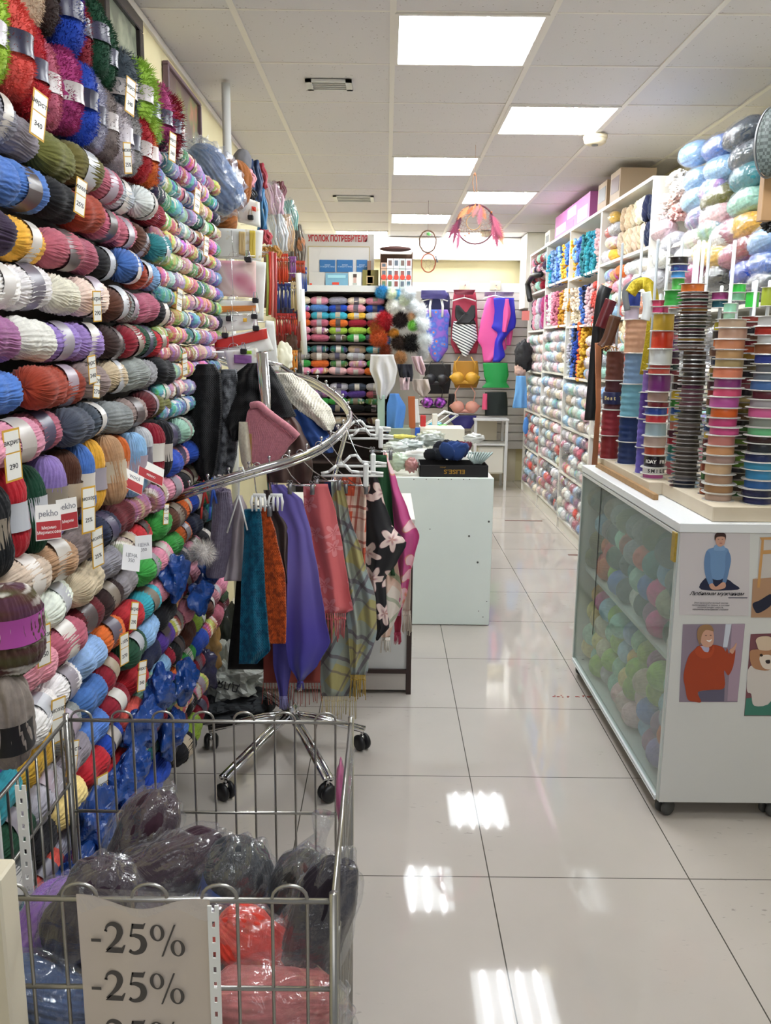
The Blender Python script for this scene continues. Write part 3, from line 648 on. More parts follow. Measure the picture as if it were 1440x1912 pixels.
# hats and socks hanging by the ceiling
def soft(name, px, py, Y, r, col, lab, cat, seed=0, mt=None, amp=.12, fr=2, group=None, parent=None):
    p = at(px, py, Y=Y); m = MB(); m.ell(p, r, 0, 32, 22, amp, fr, seed); o = m.build(name, [mt or CLOTH], parent, True); o.color = srgb(col)
    if lab: setp(o, lab, cat, group)
    return o
soft('grey_felt_sole', 452, 302, 4.1, (.045, .04, .055), '6b6a6e', 'grey felt pack at the top of the hanging goods', 'pack', 1); peg(bpy.data.objects['grey_felt_sole'], at(452, 302, Y=4.1))
for q, (px0, py0, px1, py1, Y, w, col, lab) in enumerate([
    (458, 318, 460, 350, 3.95, .05, 'cf8f98', 'pink cord bundle under the grey pack'), (459, 352, 461, 372, 3.95, .05, '1c1c20', 'black cord bundle under the pink one'),
    (475, 300, 480, 375, 4.4, .035, '2b3d63', 'dark blue braid hanging near the ceiling'), (485, 306, 492, 352, 4.5, .03, '9c2c3c', 'dark red braid hanging near the ceiling'), (486, 352, 490, 430, 4.5, .035, '3f77a5', 'blue and green braid below the red one'),
    (492, 430, 497, 455, 4.5, .04, 'b0404c', 'red braid end with a looped tassel'), (505, 345, 514, 400, 4.9, .07, 'd8b7c6', 'pink braid pack in film'), (510, 400, 520, 470, 4.9, .08, 'cfd3d6', 'silvery braid pack in crinkled film'),
    (520, 340, 522, 372, 5.2, .05, '7c4650', 'dark rose braid beside the pink pack'), (532, 375, 540, 430, 5.4, .08, '7fb3ad', 'green-white cord pack in film near the wall'), (528, 400, 533, 470, 5.2, .07, 'c7a57e', 'beige cord bundle in film'),
    (546, 420, 552, 505, 5.6, .09, '6f675f', 'grey-brown cord bundle with red tips'), (500, 460, 505, 480, 4.8, .08, 'b07c34', 'ochre fringe strip under the braids')]):
    a, b = at(px0, py0, Y=Y), at(px1, py1, Y=Y); m = MB(); n = 11
    for k in range(n):
        dx = (k-(n-1)/2)/n*w*1.3; dy = R.uniform(-.02, .02); P = []
        for j in range(7):
            s = j/6; c = a.lerp(b, s) + Vector((dx*(1 + .3*math.sin(s*3)) + .006*math.sin(s*9+k), dy, R.uniform(-.005, .005))); P.append(c)
        m.tube(P, .0055 + .002*R.random(), 6)
    o = m.build('cord_bundle', [CORD], None, True); o.color = srgb(col); peg(o, a); setp(o, lab, 'cord', 'cord bundles hanging along the left wall')
    if 'film' in lab:
        f = MB(); c = (a+b)/2; f.ell(c, (w*.75, .05, (a-b).length*.6), 0, 32, 20, .3, 4, q); f.build('plastic_wrap', [FILM], o, True)
# tassel fringes
def tassels(px0, px1, pyt, pyb, Y, n, col, lab, r=.006, cap=None):
    a, b = at(px0, pyt, Y=Y), at(px1, pyt, Y=Y); zb = at((px0+px1)/2, pyb, Y=Y).z
    e = empty('tassel_fringe', ((a.x+b.x)/2, Y, zb), lab, 'fringe')
    peg(e, (a+b)/2); hd = MB(); hd.box((a.x, Y-.006, a.z-.012), (b.x, Y+.006, a.z+.004), 0, .002); o = hd.build('heading_braid', [CORD], e); o.color = srgb(cap or col)
    for k in range(n):
        x = lerp(a.x, b.x, (k+.5)/n); z1 = zb + R.uniform(-.01, .015); y = Y + R.uniform(-.02, .01); L = a.z-z1; rr_ = min(r, abs(b.x-a.x)/n*.6)
        m = MB(); m.tube([(x, y, a.z), (x, y, a.z-L*.2), (x+R.uniform(-.003, .003), y, a.z-L*.32), (x, y, a.z-L*.6), (x, y, z1)], [rr_*.3, rr_*.6, rr_*.35, rr_*.95, rr_*1.05], 8)
        m.ell((x, y, a.z-L*.2), (rr_*1.1, rr_*1.1, rr_*1.6), 0, 8, 6)
        o = m.build('tassel', [CORD], e, True); o.color = vec(col, .12)
def vec(h, a=.08):
    v = srgb(h); return tuple(min(1, x*(1+R.uniform(-a, a))) for x in v[:3]) + (1,)
tassels(517, 538, 475, 528, 5.0, 6, 'c03a1e', 'orange-red tassel fringe, upper one')
tassels(540, 553, 480, 520, 5.3, 4, '8a4f96', 'violet tassel fringe beside the orange-red one'); tassels(552, 570, 488, 508, 5.5, 5, 'b5442e', 'short red-orange tassels under the grey-brown cords')
tassels(517, 543, 530, 578, 5.0, 4, '1f2e6e', 'navy tassel fringe in the middle', .009); tassels(543, 556, 528, 580, 5.2, 4, 'b7a27e', 'beige tassel fringe beside the navy one')
tassels(515, 553, 586, 625, 5.0, 9, '9c1f1c', 'dark red tassel fringe, lower one', .006)
tassels(534, 556, 655, 692, 4.9, 6, 'c8822c', 'ochre tassel fringe behind the cream mesh bag')
for q, (a0, b0, c0, d0, col, nm) in enumerate([(513, 560, 462, 528, 'a0602c', 'ochre-brown'), (514, 562, 520, 592, '3a3a5a', 'slate blue'), (514, 562, 580, 648, '7a2a24', 'dull red'), (516, 564, 636, 722, '6a5440', 'grey-brown'), (520, 562, 700, 770, '3c3034', 'dark brown')]):
    tassels(a0, b0, c0, d0, 5.75, 12, col, nm + ' tassel fringe in the back layer along the left wall', .009)
tassels(559, 573, 500, 545, 5.7, 4, '274a9c', 'blue shiny tassels beside the notice board shelf')
for q, (px, pyt, pyb, col, lab) in enumerate([(499, 475, 590, '8f9a4a', 'olive cord hanging at the left'), (504, 470, 588, 'c0392b', 'red cord beside the olive one'), (509, 470, 592, 'd98a86', 'pink cord in the row of long cords'), (514, 472, 594, 'a83a3a', 'brick red cord nearest the tassels'), (495, 480, 575, '5e3a30', 'brown cord behind the white packet')]):
    a, b = at(px, pyt, Y=4.7), at(px, pyb, Y=4.7); o = MB().tube([a, a.lerp(b, .5) + Vector((.004, 0, 0)), b], .0075, 8).build('long_cord', [CORD], None, True); o.color = srgb(col); peg(o, a); setp(o, lab, 'cord', 'long hanging cords')
for q, (px0, py0, px1, py1, lab) in enumerate([(557, 510, 562, 600, 'white plastic roller blind strip hanging, front one'), (563, 540, 569, 662, 'white plastic strip hanging lower, behind the first')]):
    a, b = at(px0, py0, Y=5.0), at(px1, py1, Y=5.0); o = MB().tube([a, b], .017, 12).build('white_strip_roll', [WHITEP], None, True); peg(o, a); setp(o, lab, 'roll', 'white hanging strips')
for px, py, Y, c, r, lab in ((530, 668, 4.7, 'e2e0cc', (.05, .03, .08), 'cream mesh string bag hanging under the dark red fringe'), (545, 640, 5.0, '4b3328', (.03, .03, .06), 'dark brown bundle between the fringes'), (555, 690, 5.1, '24231f', (.03, .03, .06), 'black cord bundle low beside the shelf'), (562, 455, 5.6, 'b27a58', (.025, .02, .04), 'orange-brown pack behind the grey-brown cords')):
    o = soft('hanging_bundle', px, py, Y, r, c, lab, 'bundle', int(px), None, .4, 2.4); peg(o, at(px, py, Y=Y) + Vector((0, 0, r[2]*.8)))
# white packets clipped to wire hangers
t = NT('packet_print_rose'); tc = t.add('TexCoord'); vo = t.add('TexVoronoi', i_Scale=16.0, feature='SMOOTH_F1'); nz = t.add('TexNoise', i_Scale=18.0); t.link(tc, 'Object', vo, 0)
r = t.ramp(vo, 'Distance', [(.1, 'c77b8c'), (.35, 'd9a3ae'), (.55, 'e8d0c8'), (.8, 'c29a8c')]); t.link(r, 0, t.b, 'Base Color'); t.b.inputs['Roughness'].default_value = .15; ROSEP = t.m
t = NT('packet_print_pale'); tc = t.add('TexCoord'); nz = t.add('TexNoise', i_Scale=9.0, i_Detail=5.0); t.link(tc, 'Object', nz, 0)
r = t.ramp(nz, 0, [(.3, 'eef0ee'), (.55, 'e3e4df'), (.6, 'c9b98c'), (.66, 'e8e4da'), (.75, 'c3cfd2')]); t.link(r, 0, t.b, 'Base Color'); t.b.inputs['Roughness'].default_value = .25; PALEP = t.m
def quad_packet(name, c4, Y, mats, lab, th=.012, cat='packet', col=None, parent=None, group=None):
    """flat pouch: corner pixels TL TR BR BL, slightly puffed"""
    Ys = Y if isinstance(Y, (list, tuple)) else [Y]*4
    P = [at(p[0], p[1], Y=y) for p, y in zip(c4, Ys)]; n = 10; V = []; Fc = []; U = []
    for sd in (-1, 1):
        for j in range(n+1):
            for i in range(n+1):
                u, v = i/n, j/n; p = P[0].lerp(P[1], u).lerp(P[3].lerp(P[2], u), v)
                q = math.sin(PI*u)*math.sin(PI*v); p = p + Vector((0, sd*(.0008 + th*q**.5*.5) + .003*noise.noise(Vector((u*4, v*4, Ys[0]*3)))*q, 0)); V.append(p); U.append((u, 1-v))
    k = (n+1)**2
    for j in range(n):
        for i in range(n): a = j*(n+1)+i; Fc.append((a, a+n+1, a+n+2, a+1)); Fc.append((k+a, k+a+1, k+a+n+2, k+a+n+1))
    for i in range(n):
        a = i; Fc.append((a, a+1, k+a+1, k+a)); a = n*(n+1)+i; Fc.append((a, k+a, k+a+1, a+1)); a = i*(n+1); Fc.append((a, k+a, k+a+n+1, a+n+1)); a = i*(n+1)+n; Fc.append((a, a+n+1, k+a+n+1, k+a))
    o = mk(name, V, Fc, mats, parent, True, U)
    if col: o.color = srgb(col)
    if lab: setp(o, lab, cat, group)
    return o
PKG = 'packets clipped on the wire hanger'
def binder(px, py, Y, parent):
    p = at(px, py, Y=Y-.02); m = MB()
    m.box((p.x-.012, p.y-.008, p.z-.012), (p.x+.012, p.y+.012, p.z+.008), 0, .003); m.build('clip_body', [BLACK], parent)
    l = MB(); l.tube([(p.x-.008, p.y, p.z+.006), (p.x-.004, p.y-.004, p.z+.03), (p.x+.004, p.y-.004, p.z+.03), (p.x+.008, p.y, p.z+.006)], .0018, 6); l.build('clip_wire', [CHROME], parent)
PKTS = [
 ([(440, 362), (485, 378), (487, 425), (445, 415)], 3.75, 'eceeea', 'white packet with a red sticker at the top of the hanger', PALEP, [(468, 405)]),
 ([(395, 425), (492, 430), (488, 487), (400, 482)], 3.6, 'eef0ee', 'white printed packet with a yellow strip on the hanger', PALEP, [(400, 478), (462, 482)]),
 ([(398, 486), (478, 488), (478, 556), (402, 552)], 3.45, 'd9a3ae', 'clear packet of pink lace roses on the hanger', ROSEP, [(398, 480), (464, 484)]),
 ([(470, 486), (497, 490), (492, 600), (476, 598)], 3.55, 'f2f4f4', 'narrow white bag hanging beside the rose packet', PALEP, []),
 ([(398, 560), (480, 562), (485, 585), (400, 590)], 3.4, 'e8a868', 'packet with an orange and green printed strip', PALEP, [(400, 568), (477, 560)]),
 ([(405, 588), (478, 584), (482, 614), (400, 622)], 3.35, 'eceef0', 'white packet with a small yellow flower print', PALEP, [(475, 590), (428, 594)]),
 ([(400, 630), (497, 612), (512, 655), (408, 668)], 3.3, 'eceef0', 'large white packet with a red printed strip across it', PALEP, [(420, 625), (478, 612)]),
 ([(496, 598), (512, 600), (522, 700), (488, 690)], 3.5, 'eef0f2', 'white folded garment bag hanging at the right of the packets', PALEP, []),
 ([(418, 655), (480, 650), (500, 700), (430, 700)], 3.2, 'f0f2f4', 'lowest white packet with a lilac print', PALEP, [(455, 655)])]
for q, (c4, Y, col, lab, mt, cl) in enumerate(PKTS):
    o = quad_packet('hanging_packet', c4, Y, [mt], lab, .014, group=PKG); peg(o, at(c4[0][0], c4[0][1]+3, Y=Y))
    for c in cl: binder(c[0], c[1], Y, o)
def on(parent, name, c4, Y, mt, col=None): return quad_packet(name, c4, Y, [mt], None, .002, col=col, parent=parent)
hp = [o for o in bpy.data.objects if o.name.startswith('hanging_packet')]
on(hp[0], 'red_sticker', [(470, 385), (478, 387), (478, 395), (470, 393)], 3.735, plain('sticker_red', 'd8432f', .4)); on(hp[1], 'yellow_strip', [(466, 430), (477, 431), (477, 482), (466, 480)], 3.585, plain('strip_yellow', 'd9c04a', .3))
on(hp[1], 'gold_strip', [(446, 432), (458, 433), (458, 478), (446, 474)], 3.585, plain('strip_sand', 'c9b07a', .3)); on(hp[4], 'orange_print', [(402, 572), (478, 570), (478, 580), (402, 584)], 3.385, plain('strip_orange', 'cf7f3a', .3))
on(hp[5], 'flower_print', [(454, 594), (461, 594), (461, 601), (454, 601)], 3.335, plain('flower_yellow', 'efc13a', .3)); rs = on(hp[6], 'red_strip', [(400, 636), (498, 613), (500, 632), (402, 655)], 3.285, plain('strip_red', 'c8372f', .3))
on(hp[8], 'lilac_print', [(437, 662), (470, 664), (470, 680), (437, 678)], 3.18, plain('strip_lilac', '8e5fa0', .3)); on(hp[3], 'lime_tag', [(458, 655), (470, 655), (470, 661), (458, 661)], 3.18, plain('tag_lime', 'a8d63a', .4))
hg = MB(); a = at(428, 430, Y=3.6)
for (y0_, y1_, Y) in ((430, 480, 3.58), (482, 560, 3.42), (562, 590, 3.36), (590, 650, 3.3)):
    p0, p1 = at(432, y0_, Y=Y-.02), at(436, y1_, Y=Y-.02); hg.tube([p0, p1], .0013, 5); l, r2 = at(398, y1_, Y=Y-.02), at(476, y1_-2, Y=Y-.02); hg.tube([l, r2], .0013, 5)
    hg.tube([p1 + Vector((.02*math.cos(t*.7), 0, .02*math.sin(t*.7))) for t in range(9)], .0012, 5)
setp(hg.build('wire_hanger_chain', [CHROME], None, True), 'thin wire hanger chain holding the clipped packets', 'hanger')

# ---------------------------------------------------------------- spiral clothes rack
hub = Vector((-.37, 3.13, .12)); top = at(489, 658, Y=2.84); top2 = at(500, 700, Y=3.02)
rk = empty('spiral_clothes_rack', (hub.x, hub.y, 0), 'chrome spiral clothes rack on castors hung with scarves and hats', 'clothes rack')
MB().tube([hub, hub.lerp(top, .5), top], .019, 18).build('pole', [CHROME], rk, True)
MB().lathe([(.03, -.03), (.034, 0), (.03, .03), (.02, .05)], hub, 20).build('hub', [CHROME], rk, True)
CAST = []
def castor(c, parent, r=.032, yaw=0, name='castor', wheelmat=BLACK):
    w = empty(name, c, None); w.parent = parent; w.location = Vector(c) - WL[parent.name]; WL[w.name] = Vector(c)
    d = Vector((math.cos(yaw), math.sin(yaw), 0)); s = Vector((-d.y, d.x, 0)); m = MB()
    for sgn in (-1, 1):
        V = []; Fc = []; n = 22
        cc = Vector(c) + Vector((0, 0, r)) + s*sgn*.014
        for q, (rad, off) in enumerate(((.0, .011), (r*.6, .013), (r*.96, .006), (r, 0), (r*.96, -.006), (0, -.008))):
            for k in range(n): t = 2*PI*k/n; V.append(cc + d*rad*math.cos(t) + Vector((0, 0, rad*math.sin(t))) + s*sgn*off)
        for j in range(5):
            for k in range(n): Fc.append((j*n+k, j*n+(k+1) % n, (j+1)*n+(k+1) % n, (j+1)*n+k))
        m.add(V, Fc)
    m.build('wheel', [wheelmat], w, True)
    f = MB(); f.ell(Vector(c) + Vector((0, 0, r*1.55)), (.013, .013, .012), 0, 12, 8); f.tube([Vector(c) + Vector((0, 0, r*1.2)), Vector(c) + Vector((0, 0, r*2.9))], .006, 8); f.build('fork', [CHROME if wheelmat is BLACK else STEEL], w, True)
    return w
for q, (px, py, Z0) in enumerate([(422, 1492, 0), (612, 1495, 0), (676, 1399, 0), (395, 1398, 0), (500, 1330, 0)]):
    c = at(px, py, Z=0); d = (Vector((c.x, c.y, 0)) - Vector((hub.x, hub.y, 0)))
    e_ = Vector((c.x, c.y, .085)) + d.normalized()*.01
    m = MB()
    s = Vector((-d.y, d.x, 0)).normalized()*.0
    for k in (-.011, .011):
        sv = Vector((-d.y, d.x, 0)).normalized()*k; m.tube([hub + sv + Vector((0, 0, -.005)), hub.lerp(e_, .3) + sv + Vector((0, 0, .004)), e_ + sv], .0095, 10)
    m.build('leg', [CHROME], rk, True); castor((c.x, c.y, 0), rk, .032, R.uniform(0, 3))
# the spiral rail
SP = [(322, 926, 2.62), (360, 912, 2.60), (420, 893, 2.60), (480, 875, 2.62), (540, 858, 2.66), (590, 838, 2.74), (625, 815, 2.85), (645, 795, 2.97), (653, 782, 3.05), (650, 765, 3.13), (635, 745, 3.22), (605, 722, 3.32), (570, 705, 3.42), (520, 695, 3.5), (470, 686, 3.52), (420, 672, 3.45), (385, 660, 3.36)]
SPP = [at(a, b, Y=c) for a, b, c in SP]
def spline(P, k=8):
    out = []
    for i in range(len(P)-1):
        p0, p1, p2, p3 = P[max(i-1, 0)], P[i], P[i+1], P[min(i+2, len(P)-1)]
        for j in range(k):
            t = j/k; out.append(.5*((2*p1) + (p2-p0)*t + (2*p0-5*p1+4*p2-p3)*t*t + (3*p1-p0-3*p2+p3)*t**3))
    return out + [P[-1]]
RAIL = spline([Vector(p) for p in SPP])
r_ = MB(); r_.tube(RAIL, .0105, 12); r_.tube([p + Vector((0, 0, -.019)) for p in RAIL], .006, 8); r_.build('spiral_rail', [CHROME], rk, True)
acc = 0
for i in range(1, len(RAIL)):
    acc += (RAIL[i]-RAIL[i-1]).length
    if acc > .062:
        acc = 0; p = RAIL[i] + Vector((0, 0, .0105)); b = MB(); b.tube([p, p + Vector((0, 0, .012))], .0022, 6); b.ell(p + Vector((0, 0, .015)), (.0055,)*3, 0, 10, 8); b.build('stop_pin', [CHROME], rk, True)
MB().tube([top - Vector((0, 0, .03)), top.lerp(RAIL[-30], .5), RAIL[-30]], .008, 8).build('support_arm', [CHROME], rk, True)
MB().tube([at(560, 1290, Y=3.1), Vector(hub) + Vector((-.0, .1, .3)), RAIL[len(RAIL)//2]], .008, 8).build('support_arm', [CHROME], rk, True)
def railpt(px, near=True):
    best = None
    for i, p in enumerate(RAIL[:70] if near else RAIL[70:]):
        xx = proj(p)[0]
        if best is None or abs(xx-px) < best[0]: best = (abs(xx-px), p)
    return best[1]
def proj(p):
    x, y, z = p[0], p[1], p[2]-CZ; d = y*math.cos(TH) - z*math.sin(TH); u = y*math.sin(TH) + z*math.cos(TH); a, b = F*x/d, -F*u/d
    return 720 + a*math.cos(RO) - b*math.sin(RO), 956 + a*math.sin(RO) + b*math.cos(RO)
def clip_hanger(px, pxl, pxr, py, Y, lab, col=None, clips=True, wire=True, group='clip hangers on the spiral rack'):
    """metal hanger: hook over the rail, bar, two clips"""
    h = railpt(px); a, b = at(pxl, py, Y=Y), at(pxr, py+2, Y=Y); mid = (a+b)/2
    e = empty('clip_hanger', mid, lab, 'hanger', group)
    m = MB(); hk = [h + Vector((.012*math.cos(t), 0, .004+.016*math.sin(t))) for t in (-.6, .2, .9, 1.6, 2.3, 3.1)]; m.tube(hk[::-1][::-1] + [h.lerp(mid, .6) + Vector((-.012, 0, 0)), mid], .0019, 6); m.build('hook', [CHROME], e, True)
    MB().tube([a, b], .0035, 8).build('bar', [CHROME if col is None else plain('hanger_white', 'eef0ee', .4)], e, True)
    if clips:
        for p in (a.lerp(b, .12), a.lerp(b, .88)):
            c = MB(); c.box((p.x-.007, p.y-.009, p.z-.03), (p.x+.007, p.y-.004, p.z+.004), 0, .001); c.box((p.x-.007, p.y+.004, p.z-.03), (p.x+.007, p.y+.009, p.z+.004), 0, .001)
            for s in (-.005, .005): c.tube([(p.x+s+.004*math.cos(t*.8), p.y-.007, p.z+.012+.004*math.sin(t*.8)) for t in range(9)], .0014, 5)
            c.build('clip', [STEEL], e, True)
    return e
CH = 'clip hangers on the spiral rack'
clip_hanger(478, 470, 508, 945, 2.66, 'clip hanger over the purple shawl, leftmost of them')
clip_hanger(530, 535, 590, 905, 2.72, 'clip hanger holding the coral shawl')
clip_hanger(560, 585, 640, 897, 2.80, 'clip hanger with two round clips over the coral and olive shawls')
clip_hanger(596, 640, 690, 905, 2.92, 'clip hanger over the black floral scarf')
clip_hanger(620, 690, 735, 842, 3.1, 'clip hanger holding the pink and green scarves')
# white plastic hangers without clothes
for q, (px0, px1, py, Y, lab) in enumerate([(632, 722, 866, 2.86, 'upper empty white plastic hanger at the right of the rack'), (600, 716, 884, 2.80, 'lower empty white plastic hanger at the right of the rack'), (640, 730, 800, 3.25, 'white plastic hanger behind the curve of the rail'), (650, 735, 815, 3.2, 'second white plastic hanger behind the curve of the rail')]):
    a, b = at(px0, py, Y=Y), at(px1, py, Y=Y); w = b.x-a.x; mid = (a+b)/2; m = MB()
    pts = [a, a + Vector((w*.12, 0, .006)), a + Vector((w*.25, 0, .028)), a + Vector((w*.38, 0, .03)), a + Vector((w*.48, 0, .008)), mid + Vector((w*.12, 0, .004)), b - Vector((w*.2, 0, -.004)), b]
    for p, p2 in zip(pts, pts[1:]): m.tube([p, p2], .005, 8)
    m.tube([a - Vector((0, 0, .008)), b - Vector((0, 0, .008))], .0045, 8)
    e = empty('plastic_hanger', mid, lab, 'hanger', 'empty white plastic hangers'); m.build('body', [WHITEP], e, True)
    h = railpt(px0+10) if q < 2 else RAIL[75 + q*4]; MB().tube([h + Vector((0, 0, .015)), h + Vector((.01, 0, .0)), h.lerp(mid, .6), mid], .0018, 6).build('hook', [CHROME], e, True)
    c = MB(); cp = a.lerp(b, .72); c.box((cp.x-.009, cp.y-.01, cp.z-.045), (cp.x+.009, cp.y+.01, cp.z+.035), 0, .004); c.build('clip', [WHITEP], e)
# ---------------------------------------------------------------- cloth materials
def knit(name, col, col2=None, scale=150, bump=.8, tweed=.0, rib=None):
    t = NT(name); uv = t.add('UVMap'); tc = t.add('TexCoord'); t.b.inputs['Roughness'].default_value = .9; t.b.inputs['Specular IOR Level'].default_value = .2; t.b.inputs['Sheen Weight'].default_value = .15
    vo = t.add('TexVoronoi', i_Scale=float(scale)); mp = t.add('Mapping'); mp.inputs['Scale'].default_value = (1, 1, .7); t.link(tc, 'Object', mp, 0); t.link(mp, 0, vo, 'Vector')
    if rib:
        w = t.add('TexWave', i_Scale=rib[0], i_Distortion=.6); w.bands_direction = rib[1]; t.link(uv, 0, w, 0); ad = t.add('Math', operation='MULTIPLY_ADD', i_1=1.4); t.link(w, 'Fac', ad, 0); t.link(vo, 'Distance', ad, 2); t.bump(ad, 0, bump, .02)
    else: t.bump(vo, 'Distance', -bump, .016)
    nz = t.add('TexNoise', i_Scale=scale*.5, i_Detail=2.0); t.link(tc, 'Object', nz, 0)
    r = t.ramp(nz, 0, [(.4, col), (.62, col2 or col)]); t.link(r, 0, t.b, 'Base Color'); return t.m
def plaid(name, c0, c1, c2, su=3, sv=5, rot=.5, grad=None):
    t = NT(name); uv = t.add('TexCoord'); s_ = t.add('SeparateXYZ'); t.link(uv, 'Object', s_, 0); c_ = t.add('CombineXYZ'); t.link(s_, 0, c_, 0); t.link(s_, 2, c_, 1); mp = t.add('Mapping'); mp.inputs['Rotation'].default_value = (0, 0, rot); t.link(c_, 0, mp, 0); sp = t.add('SeparateXYZ'); t.link(mp, 0, sp, 0)
    def band(c, s, off, w):
        a = t.add('Math', operation='MULTIPLY_ADD', i_1=float(s), i_2=off); t.link(sp, c, a, 0); f = t.add('Math', operation='FRACT'); t.link(a, 0, f, 0); l = t.add('Math', operation='LESS_THAN', i_1=w); t.link(f, 0, l, 0); return l
    last = None; base = srgb(c0)
    for (c, s, off, w, col, fac) in ((0, su, .1, .45, c1, .7), (1, sv, .3, .45, c1, .6), (0, su, .0, .08, c2, .8), (1, sv, .2, .08, c2, .8), (0, su, .22, .05, c2, .6), (1, sv, .5, .05, c2, .6)):
        l = band(c, s, off, w); mu = t.add('Math', operation='MULTIPLY', i_1=fac); t.link(l, 0, mu, 0); mx = t.add('Mix', data_type='RGBA'); mx.inputs[7].default_value = srgb(col)
        if last: t.link(last, 2, mx, 6)
        else: mx.inputs[6].default_value = base
        t.link(mu, 0, mx, 0); last = mx
    t.link(last, 2, t.b, 'Base Color'); t.b.inputs['Roughness'].default_value = .8; t.b.inputs['Sheen Weight'].default_value = .15
    tc = t.add('TexCoord'); nz = t.add('TexNoise', i_Scale=400.0); t.link(tc, 'Object', nz, 0); t.bump(nz, 0, .3, .002); return t.m
def floral(name, bg, pet, ctr, scale=6.0, r0=.3, ctr2=None, seed=0.):
    """petalled flowers printed on cloth (pattern in the cloth's own coordinates)"""
    t = NT(name); tc = t.add('TexCoord'); mp = t.add('Mapping'); mp.inputs['Location'].default_value = (seed, seed*.7, 0); t.link(tc, 'Object', mp, 0); s0 = t.add('SeparateXYZ'); t.link(mp, 0, s0, 0); cb = t.add('CombineXYZ'); t.link(s0, 0, cb, 0); t.link(s0, 2, cb, 1)
    nzd = t.add('TexNoise', i_Scale=16.0); t.link(cb, 0, nzd, 'Vector'); sc = t.add('VectorMath', operation='SCALE'); sc.inputs['Scale'].default_value = .02; t.link(nzd, 'Color', sc, 0); av = t.add('VectorMath', operation='ADD'); t.link(cb, 0, av, 0); t.link(sc, 0, av, 1)
    vo = t.add('TexVoronoi', i_Scale=scale, i_Randomness=.75); vo.voronoi_dimensions = '2D'; t.link(av, 0, vo, 'Vector')
    sv = t.add('VectorMath', operation='SCALE'); sv.inputs['Scale'].default_value = scale; t.link(av, 0, sv, 0)
    df = t.add('VectorMath', operation='SUBTRACT'); t.link(sv, 0, df, 0)
    sp2 = t.add('VectorMath', operation='SCALE'); sp2.inputs['Scale'].default_value = scale; t.link(vo, 'Position', sp2, 0); t.link(sp2, 0, df, 1)
    s = t.add('SeparateXYZ'); t.link(df, 0, s, 0); an = t.add('Math', operation='ARCTAN2'); t.link(s, 1, an, 0); t.link(s, 0, an, 1)
    m5 = t.add('Math', operation='MULTIPLY_ADD', i_1=5.0, i_2=1.0); t.link(an, 0, m5, 0); co = t.add('Math', operation='COSINE'); t.link(m5, 0, co, 0); pr = t.add('Math', operation='MULTIPLY_ADD', i_1=.13, i_2=r0); t.link(co, 0, pr, 0)
    ln = t.add('VectorMath', operation='LENGTH'); t.link(df, 0, ln, 0); rt = t.add('Math', operation='DIVIDE'); t.link(ln, 'Value', rt, 0); t.link(pr, 0, rt, 1)
    r = t.ramp(rt, 0, [(0, ctr), (.16, ctr), (.3, ctr2 or pet), (.5, pet), (.88, pet), (.9, ctr2 or pet), (.97, bg), (1, bg)]); t.link(r, 0, t.b, 'Base Color'); t.b.inputs['Roughness'].default_value = .7; t.b.inputs['Sheen Weight'].default_value = .1
    return t.m
K_TEAL = knit('knit_teal', '15637f', '0c4763', 95); K_ORANGE = knit('knit_orange', 'd4602a', '93401f', 130); K_LILAC = knit('knit_lilac', 'a79cb8', '978ba8', 200, .7, rib=(22, 'X'))
K_PINK = knit('knit_pink', 'd08a95', 'c27f8a', 220, .4); K_BLACK = knit('knit_black', '1a1a1c', '111113', 80, 1.0); K_GREY = knit('knit_grey', '8d9095', '3d3e42', 75, 1.0); K_WHITE = knit('knit_white', 'e9e4d6', 'd8d2c2', 60, 1.0); K_CREAM = knit('fleece_cream', 'e2dcc6', 'd6cfb8', 240, .6)
P_OLIVE = plaid('plaid_olive', 'a8a06a', '8d9fa6', '5f5560', 7, 6, .5); P_ORANGE = plaid('plaid_orange', 'c9502f', 'ead9c8', 'a43a28', 9, 8, .1); F_BLACK = floral('floral_black', '14131a', 'e6cfc8', 'c98a5a', 9, .36, 'b98f94'); F_PINK = floral('floral_pink', 'c94f8e', 'f0c9cf', 'b5622f', 5.2, .33, 'e09a72', 1.3)
F_CORAL = floral('floral_coral', 'cf6468', 'd9858a', 'b4484e', 11, .3, 'c2555a', 2.1); P_WHITE = plaid('scarf_white_red', 'e6dcd2', 'e0b7a2', '8ba27e', 5, 4, .7)
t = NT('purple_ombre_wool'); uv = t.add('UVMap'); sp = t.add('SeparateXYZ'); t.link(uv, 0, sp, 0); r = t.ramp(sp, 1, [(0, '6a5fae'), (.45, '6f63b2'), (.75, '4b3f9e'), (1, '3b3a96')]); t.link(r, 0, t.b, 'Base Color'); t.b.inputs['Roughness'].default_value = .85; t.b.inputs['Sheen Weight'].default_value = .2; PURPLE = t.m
def scarf(name, lab, cat, prof, mt, folds=2, amp=.02, fr=None, **k):
    e = empty(name, at((prof[-1][1]+prof[-1][2])/2, prof[-1][0], Y=prof[-1][3]), lab, cat, k.pop('group', None))
    o, bot = drape('cloth', prof, [mt], e, folds, amp, **k)
    if fr: fringe(bot, fr[0], e, fr[1], fr[2] if len(fr) > 2 else 2, fr[3] if len(fr) > 3 else .0013)
    return e, bot
